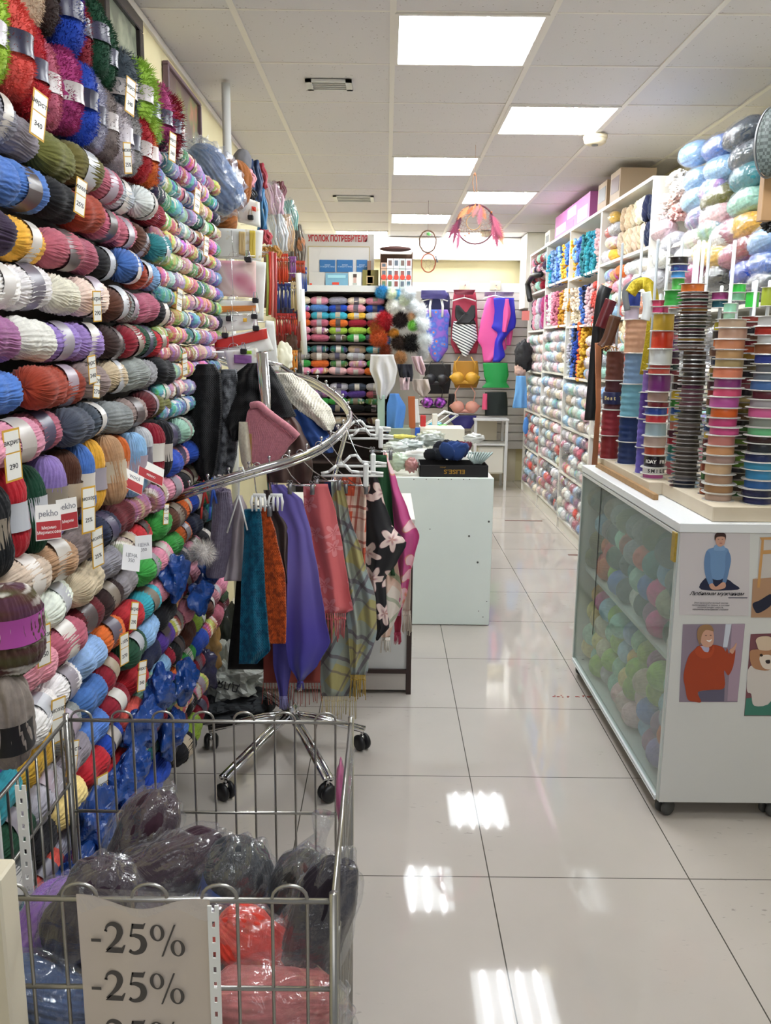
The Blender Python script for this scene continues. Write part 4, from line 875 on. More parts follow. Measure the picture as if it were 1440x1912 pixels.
# back layers first
scarf('shawl', 'purple and rust lower shawls ending in red fringe under the orange knit scarf', 'shawl', [(1080, 492, 590, 2.86), (1180, 492, 600, 2.86), (1275, 492, 598, 2.86)], plain('rust_wool', '8c4038', .85), 3, .02, (plain('rust_fringe', 'a5504a', .8), .09))
scarf('shawl', 'blue-violet shawl tip showing below the grey cloth', 'shawl', [(1150, 508, 548, 2.80), (1240, 510, 545, 2.80), (1300, 522, 536, 2.80)], plain('violet_wool', '4d4796', .85), 2, .015, (plain('violet_fringe', '8a86b8', .8), .05))
scarf('shawl', 'grey-blue plaid shawl with a long fringe behind the purple shawl', 'shawl', [(900, 620, 655, 3.0), (1100, 600, 690, 2.98), (1250, 590, 688, 2.98), (1300, 600, 665, 2.98)], P_OLIVE, 3, .03, (plain('sand_fringe', 'c9b98a', .8), .09))
scarf('shawl', 'white and peach scarf with green leaf print behind the black floral one', 'scarf', [(1040, 705, 742, 3.12), (1120, 700, 752, 3.12), (1190, 712, 728, 3.12)], P_WHITE, 2, .02, (plain('white_fringe', 'ddd6cc', .8), .06))
scarf('shawl', 'cream scarf end with a tangled fringe behind the bright pink scarf', 'scarf', [(862, 714, 720, 3.3), (1000, 728, 748, 3.3), (1060, 752, 768, 3.3), (1110, 752, 767, 3.3), (1140, 752, 766, 3.3)], plain('cream_wool', 'd9cdbd', .85), 1, .01, (plain('cream_fringe', 'cfc4b4', .8), .1))
scarf('shawl', 'red fringed scarf end under the bright pink scarf', 'scarf', [(862, 714, 720, 3.25), (1000, 730, 744, 3.25), (1130, 738, 750, 3.25), (1160, 736, 750, 3.25), (1180, 737, 748, 3.25)], plain('red_wool', 'a8324c', .85), 1, .01, (plain('red_fringe', 'b5405c', .8), .05))
scarf('bottle_green_scarf', 'plain dark green scarf between the black floral and bright pink scarves', 'scarf', [(850, 690, 722, 3.12), (930, 697, 732, 3.12), (1010, 706, 738, 3.12), (1075, 722, 740, 3.12)], plain('green_wool', '1c4a2a', .85), 2, .015)
scarf('pink_floral_scarf', 'bright pink scarf with large flowers, at the right end of the rack', 'scarf', [(845, 716, 722, 3.14), (900, 718, 742, 3.14), (960, 724, 764, 3.14), (1000, 728, 784, 3.14), (1040, 738, 774, 3.14), (1075, 742, 766, 3.14), (1100, 739, 762, 3.14), (1150, 739, 748, 3.14)], F_PINK, 2, .02)
scarf('black_floral_scarf', 'black scarf printed with pale flowers', 'scarf', [(878, 684, 702, 2.98), (930, 682, 716, 2.98), (980, 680, 732, 2.98), (1015, 679, 760, 2.98), (1050, 680, 742, 2.98), (1080, 684, 720, 2.98), (1130, 692, 722, 2.98), (1170, 700, 728, 2.98), (1196, 702, 706, 2.98)], F_BLACK, 2, .022)
scarf('orange_plaid_shawl', 'orange and cream checked shawl', 'shawl', [(886, 622, 672, 2.93), (930, 630, 684, 2.93), (1000, 640, 684, 2.93), (1060, 655, 682, 2.93)], P_ORANGE, 3, .02)
scarf('olive_plaid_shawl', 'olive, yellow and grey-blue plaid shawl with tassels', 'shawl', [(900, 618, 640, 2.83), (960, 622, 652, 2.83), (1040, 628, 678, 2.83), (1120, 640, 702, 2.83), (1180, 650, 704, 2.83), (1260, 655, 682, 2.83)], P_OLIVE, 3, .022, (plain('ochre_fringe', 'b89a4a', .8), .09))
scarf('navy_scarf', 'strip of navy blue scarf behind the coral shawl', 'scarf', [(900, 606, 628, 2.86), (960, 610, 632, 2.86)], plain('navy_wool', '25335e', .85), 1, .01)
scarf('coral_shawl', 'coral pink shawl with embossed flowers and a fringe', 'shawl', [(904, 566, 612, 2.76), (960, 568, 628, 2.76), (1020, 580, 640, 2.76), (1100, 592, 652, 2.76), (1140, 596, 660, 2.76), (1145, 604, 645, 2.76)], F_CORAL, 2, .02, (plain('coral_fringe', 'cf6a70', .8), .1, 4, .0022))
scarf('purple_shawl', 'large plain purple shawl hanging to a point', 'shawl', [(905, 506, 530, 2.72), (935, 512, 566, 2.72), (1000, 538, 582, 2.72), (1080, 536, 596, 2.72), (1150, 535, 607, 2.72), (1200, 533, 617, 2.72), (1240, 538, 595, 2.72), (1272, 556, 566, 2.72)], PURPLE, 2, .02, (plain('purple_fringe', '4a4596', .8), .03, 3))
scarf('grey_brown_shirt', 'grey-brown cloth hood hanging behind the orange knit scarf', 'clothing', [(915, 492, 512, 2.74), (950, 500, 530, 2.74), (985, 512, 550, 2.74), (1040, 520, 542, 2.74), (1090, 534, 540, 2.74)], plain('grey_brown_cloth', '5b4f4c', .85, bump=.3, scale=200), 2, .02)
scarf('orange_knit_scarf', 'orange and brown knitted scarf', 'scarf', [(950, 486, 500, 2.66), (1000, 488, 515, 2.66), (1080, 494, 532, 2.66), (1160, 500, 534, 2.66), (1202, 503, 533, 2.66)], K_ORANGE, 1, .015, thick=.018, stitch=(9, 46, .007, 1))
scarf('teal_knit_scarf', 'teal knitted scarf in two long folds', 'scarf', [(952, 456, 486, 2.63), (1000, 456, 490, 2.63), (1100, 450, 494, 2.63), (1180, 448, 500, 2.63), (1215, 447, 504, 2.63), (1240, 446, 480, 2.63)], K_TEAL, 2, .022, thick=.018, stitch=(12, 52, .007, 1))
scarf('pale_cardigan', 'pale grey-pink cloth on a thin white hanger', 'clothing', [(925, 443, 452, 2.68), (950, 430, 462, 2.68), (1000, 424, 462, 2.68), (1050, 422, 458, 2.68), (1085, 418, 452, 2.68)], plain('pale_rose_cloth', 'b9aeb2', .85, bump=.2, scale=200), 2, .02)
scarf('black_garment', 'dark garment behind the teal scarf', 'clothing', [(950, 462, 520, 2.95), (1100, 440, 560, 2.95), (1250, 425, 520, 2.95)], K_BLACK, 3, .02)
h, bt = scarf('lilac_knit_hat', 'lilac ribbed knit hat with a white fur pompom', 'hat', [(918, 398, 428, 2.66), (960, 396, 434, 2.66), (1020, 392, 430, 2.66), (1070, 384, 420, 2.66), (1078, 386, 418, 2.66)], K_LILAC, 2, .015, thick=.03, depth=.03, stitch=(9, 30, .004))
def pompom_data(name, seed, hairs=1400, r=.03, hl=.028, w=.0008):
    rr = random.Random(seed); m = MB(); m.ell((0, 0, 0), (r,)*3, 0, 16, 10)
    for q in range(hairs):
        d = Vector((rr.gauss(0, 1), rr.gauss(0, 1), rr.gauss(0, 1))).normalized(); p = d*r*.9; e_ = (d + Vector((rr.uniform(-.45, .45),)*1 + (rr.uniform(-.45, .45), rr.uniform(-.6, .3)))).normalized()*hl*rr.uniform(.6, 1.2)
        sd = d.cross(Vector((rr.random(), rr.random(), rr.random()))).normalized()*w; mid = p + e_*.5; m.add([p-sd, p+sd, mid+sd*.7, mid-sd*.7, p+e_], [(0, 1, 2, 3), (3, 2, 4)])
    return m.data(name, [Y_FUZZ], True)
PM = [pompom_data('pompom_mesh', 3), pompom_data('pompom_mesh_b', 8)]
def pompom(px, py, Y, s, col, lab=None, parent=None, group='fur pompoms on the display column', cat='pompom'):
    p = at(px, py, Y=Y); o = inst('fur_pompom', PM[R.randint(0, 1)], p if parent is None else p - WL[parent.name], (R.uniform(0, 6),)*3, s, col, parent)
    if lab: setp(o, lab, cat, group)
    return o
pompom(378, 1032, 2.55, .95, 'dcd6d2', None, h)
pompom(408, 925, 2.68, .8, 'a79cb8', None, h)
# small coloured plastic clips on the rail
for px, c, lab in ((384, 'b5302a', 'red plastic clothes peg'), (400, '2c55b4', 'blue plastic clothes peg')):
    p = at(px, 940, Y=2.6); m = MB(); a = railpt(px)
    m.tube([a + Vector((-.012, 0, -.01)), a + Vector((0, 0, .013)), a + Vector((.012, 0, -.01))], .003, 6); m.tube([a + Vector((0, 0, -.01)), p + Vector((.008, 0, 0))], .004, 6); m.tube([a + Vector((.004, 0, -.01)), p + Vector((-.012, 0, -.01))], .004, 6); m.tube([p + Vector((-.012, 0, -.01)), p + Vector((-.016, 0, -.05))], .004, 6)
    setp(m.build('clothes_peg', [plain('peg_' + c, c, .35)], None, True), lab + ' hanging from the rack rail', 'peg')
# white cotton gloves hooked over scarves
def hand_pegs(px, py, Y, lab):
    m = MB(); p = at(px, py, Y=Y)
    for k, dx in enumerate((-.02, -.008, .004, .016)): m.tube([p + Vector((dx, 0, .0)), p + Vector((dx*1.25, -.005, -.02)), p + Vector((dx*1.1, -.003, -.05))], [.0035, .005, .003], 8)
    m.box((p.x-.02, p.y-.004, p.z-.006), (p.x+.02, p.y+.004, p.z+.006), 0, .002); setp(m.build('fingered_hanger', [WHITEP], None, True), lab, 'hanger', 'white fingered hangers')
hand_pegs(484, 925, 2.6, 'white fingered plastic hanger above the teal scarf'); hand_pegs(516, 925, 2.66, 'white fingered plastic hanger above the grey-brown cloth')
e = empty('thin_white_hanger', at(448, 890, Y=2.6), 'thin white wire hanger holding the pale cloth', 'hanger'); m = MB(); a = railpt(450)
m.tube([a + Vector((.014, -.01, 0)), a + Vector((.006, -.005, .02)), a + Vector((-.004, 0, .018)), at(446, 925, Y=2.62), at(424, 995, Y=2.62)], .0028, 8); m.tube([at(446, 925, Y=2.62), at(462, 990, Y=2.62)], .0028, 8); m.build('wire', [WHITEP], e, True)
# ---------------------------------------------------------------- knitwear piled on top of the rack
scarf('white_chunky_knit', 'white chunky knitted scarf lying over the top of the rack', 'scarf', [(697, 512, 545, 3.1), (715, 518, 572, 3.06), (740, 530, 596, 3.0), (765, 556, 618, 2.95), (790, 590, 626, 2.92), (803, 604, 622, 2.92)], K_WHITE, 2, .02, thick=.03, depth=.05, stitch=(11, 24, .010, 1))
scarf('blue_jacket', 'royal blue cloth cap between the white knit and the rail', 'clothing', [(765, 548, 575, 2.98), (790, 552, 600, 2.94), (815, 562, 615, 2.9), (835, 572, 622, 2.9), (845, 600, 622, 2.9)], plain('royal_cloth', '2a4f96', .7, bump=.2, scale=120), 2, .02, thick=.02, depth=.04)
scarf('brown_leather_hood', 'dull brown hooded garment under the blue cap', 'clothing', [(772, 515, 545, 2.9), (800, 508, 562, 2.88), (840, 502, 580, 2.86), (880, 500, 584, 2.86), (900, 505, 580, 2.86)], plain('brown_leather', '5e4a44', .6, bump=.15, scale=60), 3, .02, thick=.02, depth=.05)
scarf('cream_fleece_boot', 'cream fleece slipper with a yellow lining', 'slipper', [(788, 446, 462, 2.82), (820, 445, 466, 2.82), (860, 450, 470, 2.82), (880, 458, 468, 2.82)], K_CREAM, 1, .01, thick=.02, depth=.03)
scarf('tan_lining', 'tan lining cloth beside the pink knit hat', 'clothing', [(810, 460, 470, 2.815), (868, 460, 470, 2.815)], plain('tan_cloth', 'b98f5a', .85), 1, .005, thick=.01)
scarf('black_knit_hat', 'large black knitted hood draped over the pole', 'hat', [(678, 462, 500, 3.0), (700, 438, 515, 2.98), (730, 425, 530, 2.95), (760, 418, 544, 2.92), (778, 414, 552, 2.9), (800, 425, 470, 2.88), (822, 434, 445, 2.88)], K_BLACK, 3, .03, thick=.03, depth=.07, wob=.03, stitch=(30, 40, .006, 1))
scarf('pink_ribbed_hat', 'pink ribbed knit hat with a turned-up brim', 'hat', [(755, 470, 484, 2.84), (772, 461, 510, 2.83), (800, 457, 542, 2.82), (815, 456, 556, 2.82), (840, 462, 536, 2.82), (862, 468, 520, 2.82), (878, 490, 505, 2.83)], K_PINK, 1, .012, thick=.03, depth=.05, stitch=(22, 26, .004))
br = [at(x, y, Y=yy) for x, y, yy in ((470, 757, 2.815), (484, 756, 2.80), (500, 770, 2.79), (520, 785, 2.785), (540, 800, 2.785), (556, 815, 2.79))]
MB().tube(spline(br), .012, 10).build('rolled_brim', [K_PINK], bpy.data.objects['pink_ribbed_hat'], True)
scarf('grey_loop_scarf', 'grey curly bouclé scarf hanging between the two black ones', 'scarf', [(690, 412, 440, 2.96), (740, 408, 445, 2.95), (800, 404, 444, 2.94), (850, 402, 440, 2.93), (885, 400, 432, 2.93)], K_GREY, 2, .02, thick=.03, depth=.03, stitch=(12, 50, .010, 1))
scarf('black_knit_scarf', 'long black knitted scarf at the left of the rack', 'scarf', [(680, 368, 398, 2.92), (700, 348, 410, 2.9), (760, 345, 412, 2.88), (820, 350, 408, 2.86), (870, 362, 402, 2.86), (900, 378, 394, 2.86)], K_BLACK, 2, .025, thick=.03, depth=.05, stitch=(16, 50, .006, 1))

# ---------------------------------------------------------------- wire basket cart
c0x, c1x, c0y, c1y, ct = -.605, -.062, .965, 1.49, .85
cart = empty('wire_basket', ((c0x+c1x)/2, (c0y+c1y)/2, 0), 'silver wire bargain basket in the front left corner', 'basket')
def wirepanel(name, a, b, n, z0, z1, loops=True, mids=(.42,)):
    a, b = Vector(a), Vector(b); m = MB(); r = .0024
    m.tube([Vector((a.x, a.y, z1)), Vector((b.x, b.y, z1))], .0038, 8); m.tube([Vector((a.x, a.y, z0)), Vector((b.x, b.y, z0))], .0038, 8)
    for md in mids: m.tube([Vector((a.x, a.y, md)), Vector((b.x, b.y, md))], .0032, 8)
    k = 0
    d = (b-a)/n
    for i in range(0, n, 2):
        p, q = a + d*(i+.25), a + d*(i+1.25); h = (q-p).length/2; c = (p+q)/2; u = (q-p).normalized()
        arc = [Vector((c.x, c.y, z1 + .004)) + u*(-h*math.cos(t)) + Vector((0, 0, h*.8*math.sin(t))) for t in [PI*j/8 for j in range(9)]] if loops else [Vector((p.x, p.y, z1)), Vector((q.x, q.y, z1))]
        m.tube([Vector((p.x, p.y, z0))] + arc + [Vector((q.x, q.y, z0))], r, 6)
    return m.build(name, [WIRE], cart, True)
wirepanel('back_panel', (c0x, c1y, 0), (c1x, c1y, 0), 14, .12, ct, True, (.66, .4)); wirepanel('front_panel', (c0x, c0y, 0), (c1x, c0y, 0), 12, .12, ct, True, (.72, .4))
wirepanel('side_panel', (c0x, c0y, 0), (c0x, c1y, 0), 14, .12, ct, False, (.72, .4)); wirepanel('side_panel', (c1x, c0y, 0), (c1x, c1y, 0), 14, .12, ct, False, (.72, .4))
b = MB()
for i in range(9): y = lerp(c0y, c1y, i/8); b.tube([(c0x, y, .12), (c1x, y, .12)], .0024, 6)
b.build('bottom_grid', [WIRE], cart, True)
MB().box((c0x, c0y, .112), (c1x, c1y, .117)).build('bottom_sheet', [plain('grey_board', '8d8780', .8)], cart)
for x, y in ((c0x, c0y), (c1x, c0y), (c0x, c1y), (c1x, c1y)): MB().tube([(x, y, .02), (x, y, ct+.012)], .006, 10).build('corner_post', [WIRE], cart, True)
def perf(px0, px1, pyt, pyb, Y, lab):
    a, b2 = at(px0, pyt, Y=Y), at(px1, pyt, Y=Y); zb = at(px0, pyb, Y=Y).z; zb = max(zb, .0); m = MB(); w = b2.x-a.x; z = zb
    while z < a.z - .01:
        m.box((a.x, Y-.001, z), (a.x+w*.36, Y+.001, z+.022)); m.box((a.x+w*.64, Y-.001, z), (b2.x, Y+.001, z+.022)); m.box((a.x+w*.36, Y-.001, z), (a.x+w*.64, Y+.001, z+.013)); z += .022
    setp(m.build('perforated_strip', [WHITEP], None), lab, 'shelf upright', 'white perforated strips')
perf(387, 408, 1685, 1915, .945, 'white perforated strip beside the discount sign on the basket'); perf(28, 48, 1470, 1700, 1.20, 'white perforated metal strip inside the left end of the basket')
setp(MB().box((-.655, 1.19, .02), (-.60, 1.20, at(10, 1505, Y=1.2).z), 0, .002).build('white_side_board', [WHITE]), 'white board edge at the far left of the basket', 'board')
# discount sign
a, b2 = at(143, 1668, Y=.95), at(392, 1680, Y=.95); zb = .33; n = 20; m = MB(); V = []; Fc = []
for sd in (0, .0012):
    for j in range(n+1):
        for i in range(n+1):
            u = i/n; zt = lerp(a.z, b2.z, u) - .016*math.sin(PI*min(1, u*1.1))**2*(j == 0) - .0; V.append((lerp(a.x, b2.x, u), .949 - sd + .002*math.sin(u*9+j*.3), lerp(zt, zb, j/n)))
k = (n+1)**2
for j in range(n):
    for i in range(n): q = j*(n+1)+i; Fc += [(q, q+1, q+n+2, q+n+1), (k+q, k+q+n+1, k+q+n+2, k+q+1)]
sign = setp(mk('discount_sign', V, Fc, plain('sign_paper', 'cfc3b8', .5, noise_amt=.05), None, True), 'paper sign reading -25% three times, hung on the front of the basket', 'sign')
def serif25(p, parent):
    """bold roman '-25%', drawn as modulated strokes"""
    m = MB()
    def stroke(pts, w, sub=6):
        P = spline([Vector((a, b, 0)) for a, b in pts], sub); n = len(P); V = []
        for i, q in enumerate(P):
            d = (P[min(i+1, n-1)]-P[max(i-1, 0)]).normalized(); s = Vector((-d.y, d.x, 0)); f = i/(n-1)*(len(w)-1); k = min(int(f), len(w)-2); ww = lerp(w[k], w[k+1], f-k)/2
            for sg in (1, -1): V.append(q + s*sg*ww)
        add(V, [(2*i, 2*i+1, 2*i+3, 2*i+2) for i in range(n-1)])
    def add(V, Fc): m.add([(p.x + (v[0]-1.62)*.0405, .9462 - .0004, p.z + (v[1]-.5)*.0445 - (v[0]-1.62)*.002) for v in V], Fc)
    def rect(a, b): add([(a[0], a[1]), (b[0], a[1]), (b[0], b[1]), (a[0], b[1])], [(0, 1, 2, 3)])
    rect((.05, .33), (.36, .43))
    stroke([(.52, .70), (.58, .86), (.74, .94), (.92, .86), (.97, .68), (.88, .45), (.70, .24), (.52, .07)], [.05, .08, .14, .19, .2, .16, .10, .07]); add([(.47, 0), (1.03, 0), (1.13, .27), (1.08, .27), (1.0, .17), (.62, .17)], [(0, 1, 2, 3, 4, 5)]); stroke([(.52, .68), (.54, .74)], [.1, .1])
    add([(1.36, .98), (1.72, .98), (1.76, 1.02), (1.80, 1.02), (1.72, .82), (1.38, .82)], [(0, 1, 2, 3, 4, 5)]); add([(1.36, .98), (1.42, .98), (1.33, .56), (1.27, .56)], [(0, 1, 2, 3)]); stroke([(1.29, .57), (1.45, .60), (1.65, .52), (1.71, .32), (1.62, .12), (1.42, .03), (1.27, .07)], [.06, .13, .19, .21, .18, .12, .1]); stroke([(1.24, .1), (1.3, .07)], [.12, .12])
    for cx, cy in ((2.15, .72), (2.78, .26)):
        V = []
        for i in range(28): t_ = 2*PI*i/28; V += [(cx+.23*math.cos(t_), cy+.27*math.sin(t_)), (cx+.115*math.cos(t_), cy+.225*math.sin(t_))]
        add(V, [(2*i, 2*i+1, (2*i+3) % 56, (2*i+2) % 56) for i in range(28)])
    add([(2.25, -.04), (2.31, -.04), (2.74, 1.02), (2.68, 1.02)], [(0, 1, 2, 3)])
    return m.build('lettering', [plain('sign_ink', '4e4a48', .7)], parent)
for k, (px, py) in enumerate(((262, 1755), (262, 1845), (262, 1935))):
    p = at(px, py, Y=.944); serif25(p, sign)
f = MB(); a2, b3 = at(148, 1655, Y=.94), at(388, 1668, Y=.94)
for i in range(12):
    u0, u1 = i/12, (i+1)/12; f.add([a2.lerp(b3, u0) + Vector((0, -.002, 0)), a2.lerp(b3, u1) + Vector((0, -.002, 0)), a2.lerp(b3, u1) + Vector((0, -.003, -.03 + .008*math.sin(i))), a2.lerp(b3, u0) + Vector((0, -.003, -.03 + .008*math.sin(i-1)))], [(0, 1, 2, 3)])
f.build('plastic_sleeve', [FILM2], sign, True)
# bagged yarn in the basket
def bag(c, r, col, lab, seed, rot=(0, 0, 0), tail=None, film=FILM2, strand=True, twist=1.0, lumps=1, fs=1.14):
    d = skein_data('bag_yarn_mesh', Y_PLAIN, r[0]*2, r[1], .1, 30, 24, .035, seed, twist, r[2]/r[1], lump=.3)
    o = inst('bagged_yarn', d, c, rot, 1, srgb(col)); setp(o, lab, 'bagged yarn')
    m = MB(); m.ell((0, 0, 0), (r[0]*fs, r[1]*fs, r[2]*fs), 0, 64, 40, .16, 3.4, seed)
    if tail: m.tube([(r[0]*.8, 0, 0), (r[0]*1.15, 0, r[2]*.15), (r[0]*1.5, 0, r[2]*.1), (r[0]*1.9, 0, r[2]*.3)], [r[2]*.9, r[2]*.45, r[2]*.22, r[2]*.4], 18)
    f = m.data('bag_film', [film]); inst('bag_film', f, (0, 0, 0), parent=o); return o
P_ = lambda x, y, Y: at(x, y, Y=Y)
bag(P_(262, 1580, 1.38), (.105, .062, .055), '38202c', 'plum-brown yarn in clear film standing up at the back of the basket', 1, (.3, -1.1, .4))
bag(P_(300, 1630, 1.26), (.115, .05, .05), '3a2430', 'plum-brown yarn in crinkled film lying in the middle of the basket', 2, (.2, -.42, .15))
o = bag(P_(435, 1650, 1.24), (.075, .055, .058), '2e3136', 'dark slate yarn with a blue band in clear film', 3, (0, -1.2, .2))
bb = inst('blue_band', band_data('bag_band', .059, .05, 30), (-.015, 0, 0), (0, 0, 0), 1, '4a63a8', parent=o)
bag(P_(545, 1680, 1.26), (.09, .055, .05), '2b2928', 'charcoal yarn in a tall crinkled bag with a twisted top', 4, (0, -1.15, -.2), True)
bag(P_(590, 1740, 1.12), (.12, .04, .05), '241c26', 'very dark purple yarn against the right side of the basket', 5, (0, -1.25, .3))
bag(P_(90, 1735, 1.16), (.075, .055, .055), '9a66c4', 'lilac yarn in a cloudy bag at the left of the basket', 6, (0, -.9, .3))
bag(P_(478, 1770, 1.12), (.075, .045, .05), 'cf4032', 'red-orange yarn in clear film in the right half of the basket', 7, (0, .75, .1))
bag(P_(510, 1875, 1.05), (.09, .05, .055), 'c2706c', 'coral pink yarn in a bunched clear bag low at the right', 8, (0, .1, .1), fs=1.25)
bag(P_(75, 1865, 1.06), (.08, .045, .055), '4a5f86', 'blue-grey yarn in a crinkled bag low at the left', 9, (0, .5, .2), fs=1.25)
bag(P_(170, 1700, 1.12), (.08, .05, .06), '2f1f2c', 'dark plum yarn bag behind the left edge of the sign', 10, (0, -1.0, .2))
bag(P_(300, 1780, 1.15), (.15, .09, .08), '3a2834', 'dark bagged yarn behind the discount sign', 11, (0, .1, 0)); bag(P_(230, 1900, 1.2), (.16, .12, .09), '55404c', 'bagged yarn at the bottom of the basket', 12, (0, 0, 0)); bag(P_(480, 1930, 1.2), (.14, .12, .08), '6e5a66', 'pale purple bagged yarn at the bottom right of the basket', 13, (0, 0, .4))
# pink thing and film hanging on the right corner
pk = soft('pink_plastic_pack', 636, 1478, 1.38, (.009, .03, .06), 'c66a9a', 'pink plastic pack tucked in the right rear corner of the basket', 'pack', 4, GLOSSP, .15)
quad_packet('clear_folded_sheet', [(655, 1395), (662, 1400), (652, 1500), (634, 1512)], [1.47, 1.45, 1.3, 1.3], [FILM2], 'clear crinkled plastic sheet hanging on the right side of the basket', .01, 'sheet')
# bags on the floor behind the rack
GB = plain('grey_bag', 'aeb2ac', .4, bump=.5, scale=14, coat=.2)
p = at(430, 1290, Y=3.45); o = crumple('shopping_bag', (p.x, 3.45, .13), (.16, .12, .14), [GB], 3, 'crumpled pale grey carrier bag on the floor under the rack', 'bag', None, .55, 2.6)
text('writing', 'ДЛЯ Я', .045, frame((p.x+.0, 3.31, .16), (-1, 0, .3), (-.2, 0, -1)), INK, o, .002)
crumple('cloth_bundle', (p.x-.02, 3.4, .03), (.2, .14, .06), [plain('dark_grey_cloth', '2f3236', .8)], 6, 'dark grey cloth bundle on the floor under the rack', 'bundle', None, .4, 3)
p = at(415, 1245, Y=3.6); crumple('green_red_pack', p, (.12, .06, .03), [plain('chips_pack', '4f5f2a', .3, noise_amt=.8, scale=14)], 9, 'flat green and red printed pack above the grey bag', 'pack', None, .3, 3)
for q, (px, py, Y, r, c, lab) in enumerate([(385, 1210, 3.3, (.06, .05, .12), 'a8824a', 'tan clear-wrapped roll at the left behind the rack'), (395, 1120, 3.3, (.06, .05, .08), '3c4f3a', 'dull green pack behind the blue packets'), (370, 1250, 3.2, (.07, .05, .1), '2e2c4e', 'dark purple pack low behind the rack'), (340, 1180, 3.1, (.07, .06, .09), '4a1c2e', 'dark red bundle by the blue packets'), (420, 1180, 3.7, (.05, .05, .16), '3b403c', 'dark grey-green upright pack behind the teal scarf')]):
    soft('wrapped_pack', px, py, Y, r, c, lab, 'pack', q+20, GLOSSP, .5, 3)
# ---------------------------------------------------------------- rear cabinet behind the scarves
e = empty('brown_edged_cabinet', (-.2, 3.72, 0), 'white cabinet with dark brown edges behind the hanging scarves', 'cabinet')
MB().box((-.60, 3.61, .10), (.105, 4.2, .80)).build('body', [WHITE], e); MB().box((-.60, 3.60, .02), (.10, 3.62, .10)).build('plinth', [plain('grey_plinth', 'b9b2ab', .6)], e)
MB().box((.102, 3.595, 0), (.124, 4.2, .80)).build('side_edge', [BROWN], e); MB().box((-.60, 3.595, .10), (.102, 3.61, .118)).build('lower_edge', [BROWN], e)
MB().box((-.62, 3.58, .80), (.13, 4.25, .82), 0, .002).build('top', [plain('pale_top', 'd8d6ce', .4)], e)
# ---------------------------------------------------------------- sales counter
e = empty('sales_counter', (.3, 5.2, 0), 'pale green-white counter standing at the left of the aisle', 'counter')
MB().box((.0, 4.575, .004), (.598, 4.60, .853), 0, .003).build('front_panel', [PALEG], e); MB().box((.0, 4.60, .06), (.59, 6.1, .835)).build('body', [WHITE], e); MB().box((-.02, 4.60, .836), (.595, 6.12, .853), 0, .002).build('top', [plain('worktop', 'dedcd0', .35)], e)
dots = MB()
for px, py in ((876, 1001), (892, 1050), (913, 974), (894, 1141), (902, 1152), (909, 1123), (803, 988), (773, 895), (796, 895), (819, 895), (843, 895), (866, 895), (877, 895)):
    p = at(px, py, Y=4.575); rad = .006 if py > 960 and px > 870 and py < 1060 else .003
    dots.V, dots.F, dots.M, dots.U = dots.V, dots.F, dots.M, dots.U; dots.lathe([(0, -.0008), (rad, -.0008), (rad, .001)], (p.x, 4.575, p.z), 12, axis='Y')
dots.build('screw_holes', [plain('hole_grey', '5a5c5a', .8)], e)
# goods on the counter
e = empty('black_glove_box', (.375, 4.72, .853), 'black cardboard box of gloves turned upside down lettering facing the camera', 'box')
x0, x1, y0, y1, z0, z1 = .186, .567, 4.60, 4.85, .853, .918
for q in (((x0, y0, z0), (x1, y0+.004, z1)), ((x0, y1-.004, z0), (x1, y1, z1)), ((x0, y0, z0), (x0+.004, y1, z1)), ((x1-.004, y0, z0), (x1, y1, z1)), ((x0, y0, z0), (x1, y1, z0+.004))): MB().box(*q).build('box_side', [DARKC], e)
text('writing', 'ELISE.S', .033, frame((.38, 4.598, .884), (-1, 0, 0), (0, 0, -1)), GOLD, e, .001, bold=.0006, sx=1.25); text('writing', 'shoes', .011, frame((.315, 4.598, .907), (-1, 0, 0), (0, 0, -1)), GOLD, e, .001, sx=1.3)
for q, (px, py, Y, r, c, lab, cat) in enumerate([(815, 848, 4.75, (.06, .06, .035), '23262e', 'black folded gloves in the left of the black box', 'gloves'), (848, 842, 4.72, (.065, .05, .055), '2f4a86', 'navy blue folded gloves standing in the black box', 'gloves'), (838, 838, 4.8, (.07, .05, .05), '2a2c3a', 'dark blue gloves in the middle of the black box', 'gloves'), (866, 838, 4.78, (.03, .05, .045), '6a2c3c', 'maroon edged gloves between the blue ones', 'gloves')]):
    p = at(px, py, Y=Y); m = MB()
    for k in range(5):
        a_ = (k-2)*.28 + .15*math.sin(q*3+k); n0 = len(m.V); m.ell((0, 0, 0), (r[0]*.75, .009, r[2]*.95), 0, 18, 12, .25, 4, q*7+k); Mt = Matrix.Translation(p + Vector(((k-2)*r[0]*.32, (k % 3-1)*.014, 0))) @ Matrix.Rotation(a_, 4, 'Y') @ Matrix.Rotation(.3*(k-2), 4, 'Z')
        for i in range(n0, len(m.V)): m.V[i] = Mt @ m.V[i]
    o = m.build('glove_bundle', [CLOTH], None, True); o.color = srgb(c); setp(o, lab, cat, 'gloves in the black box')
m = MB()
for k in range(9): a = at(888-2+k*1.5, 866, Y=4.66 + .004*k); m.tube([a, a + Vector((-.035 + .009*k, .01, .035)), a + Vector((-.03 + .012*k, .03, .06)), a + Vector((-.0 + .008*k, .05, .05)), a + Vector((.0, .06, .01))], .0055, 8)
o = m.build('striped_socks', [CLOTH], None, True); o.color = srgb('9aa9a6'); setp(o, 'grey-green striped rolled socks at the right end of the black box', 'socks')
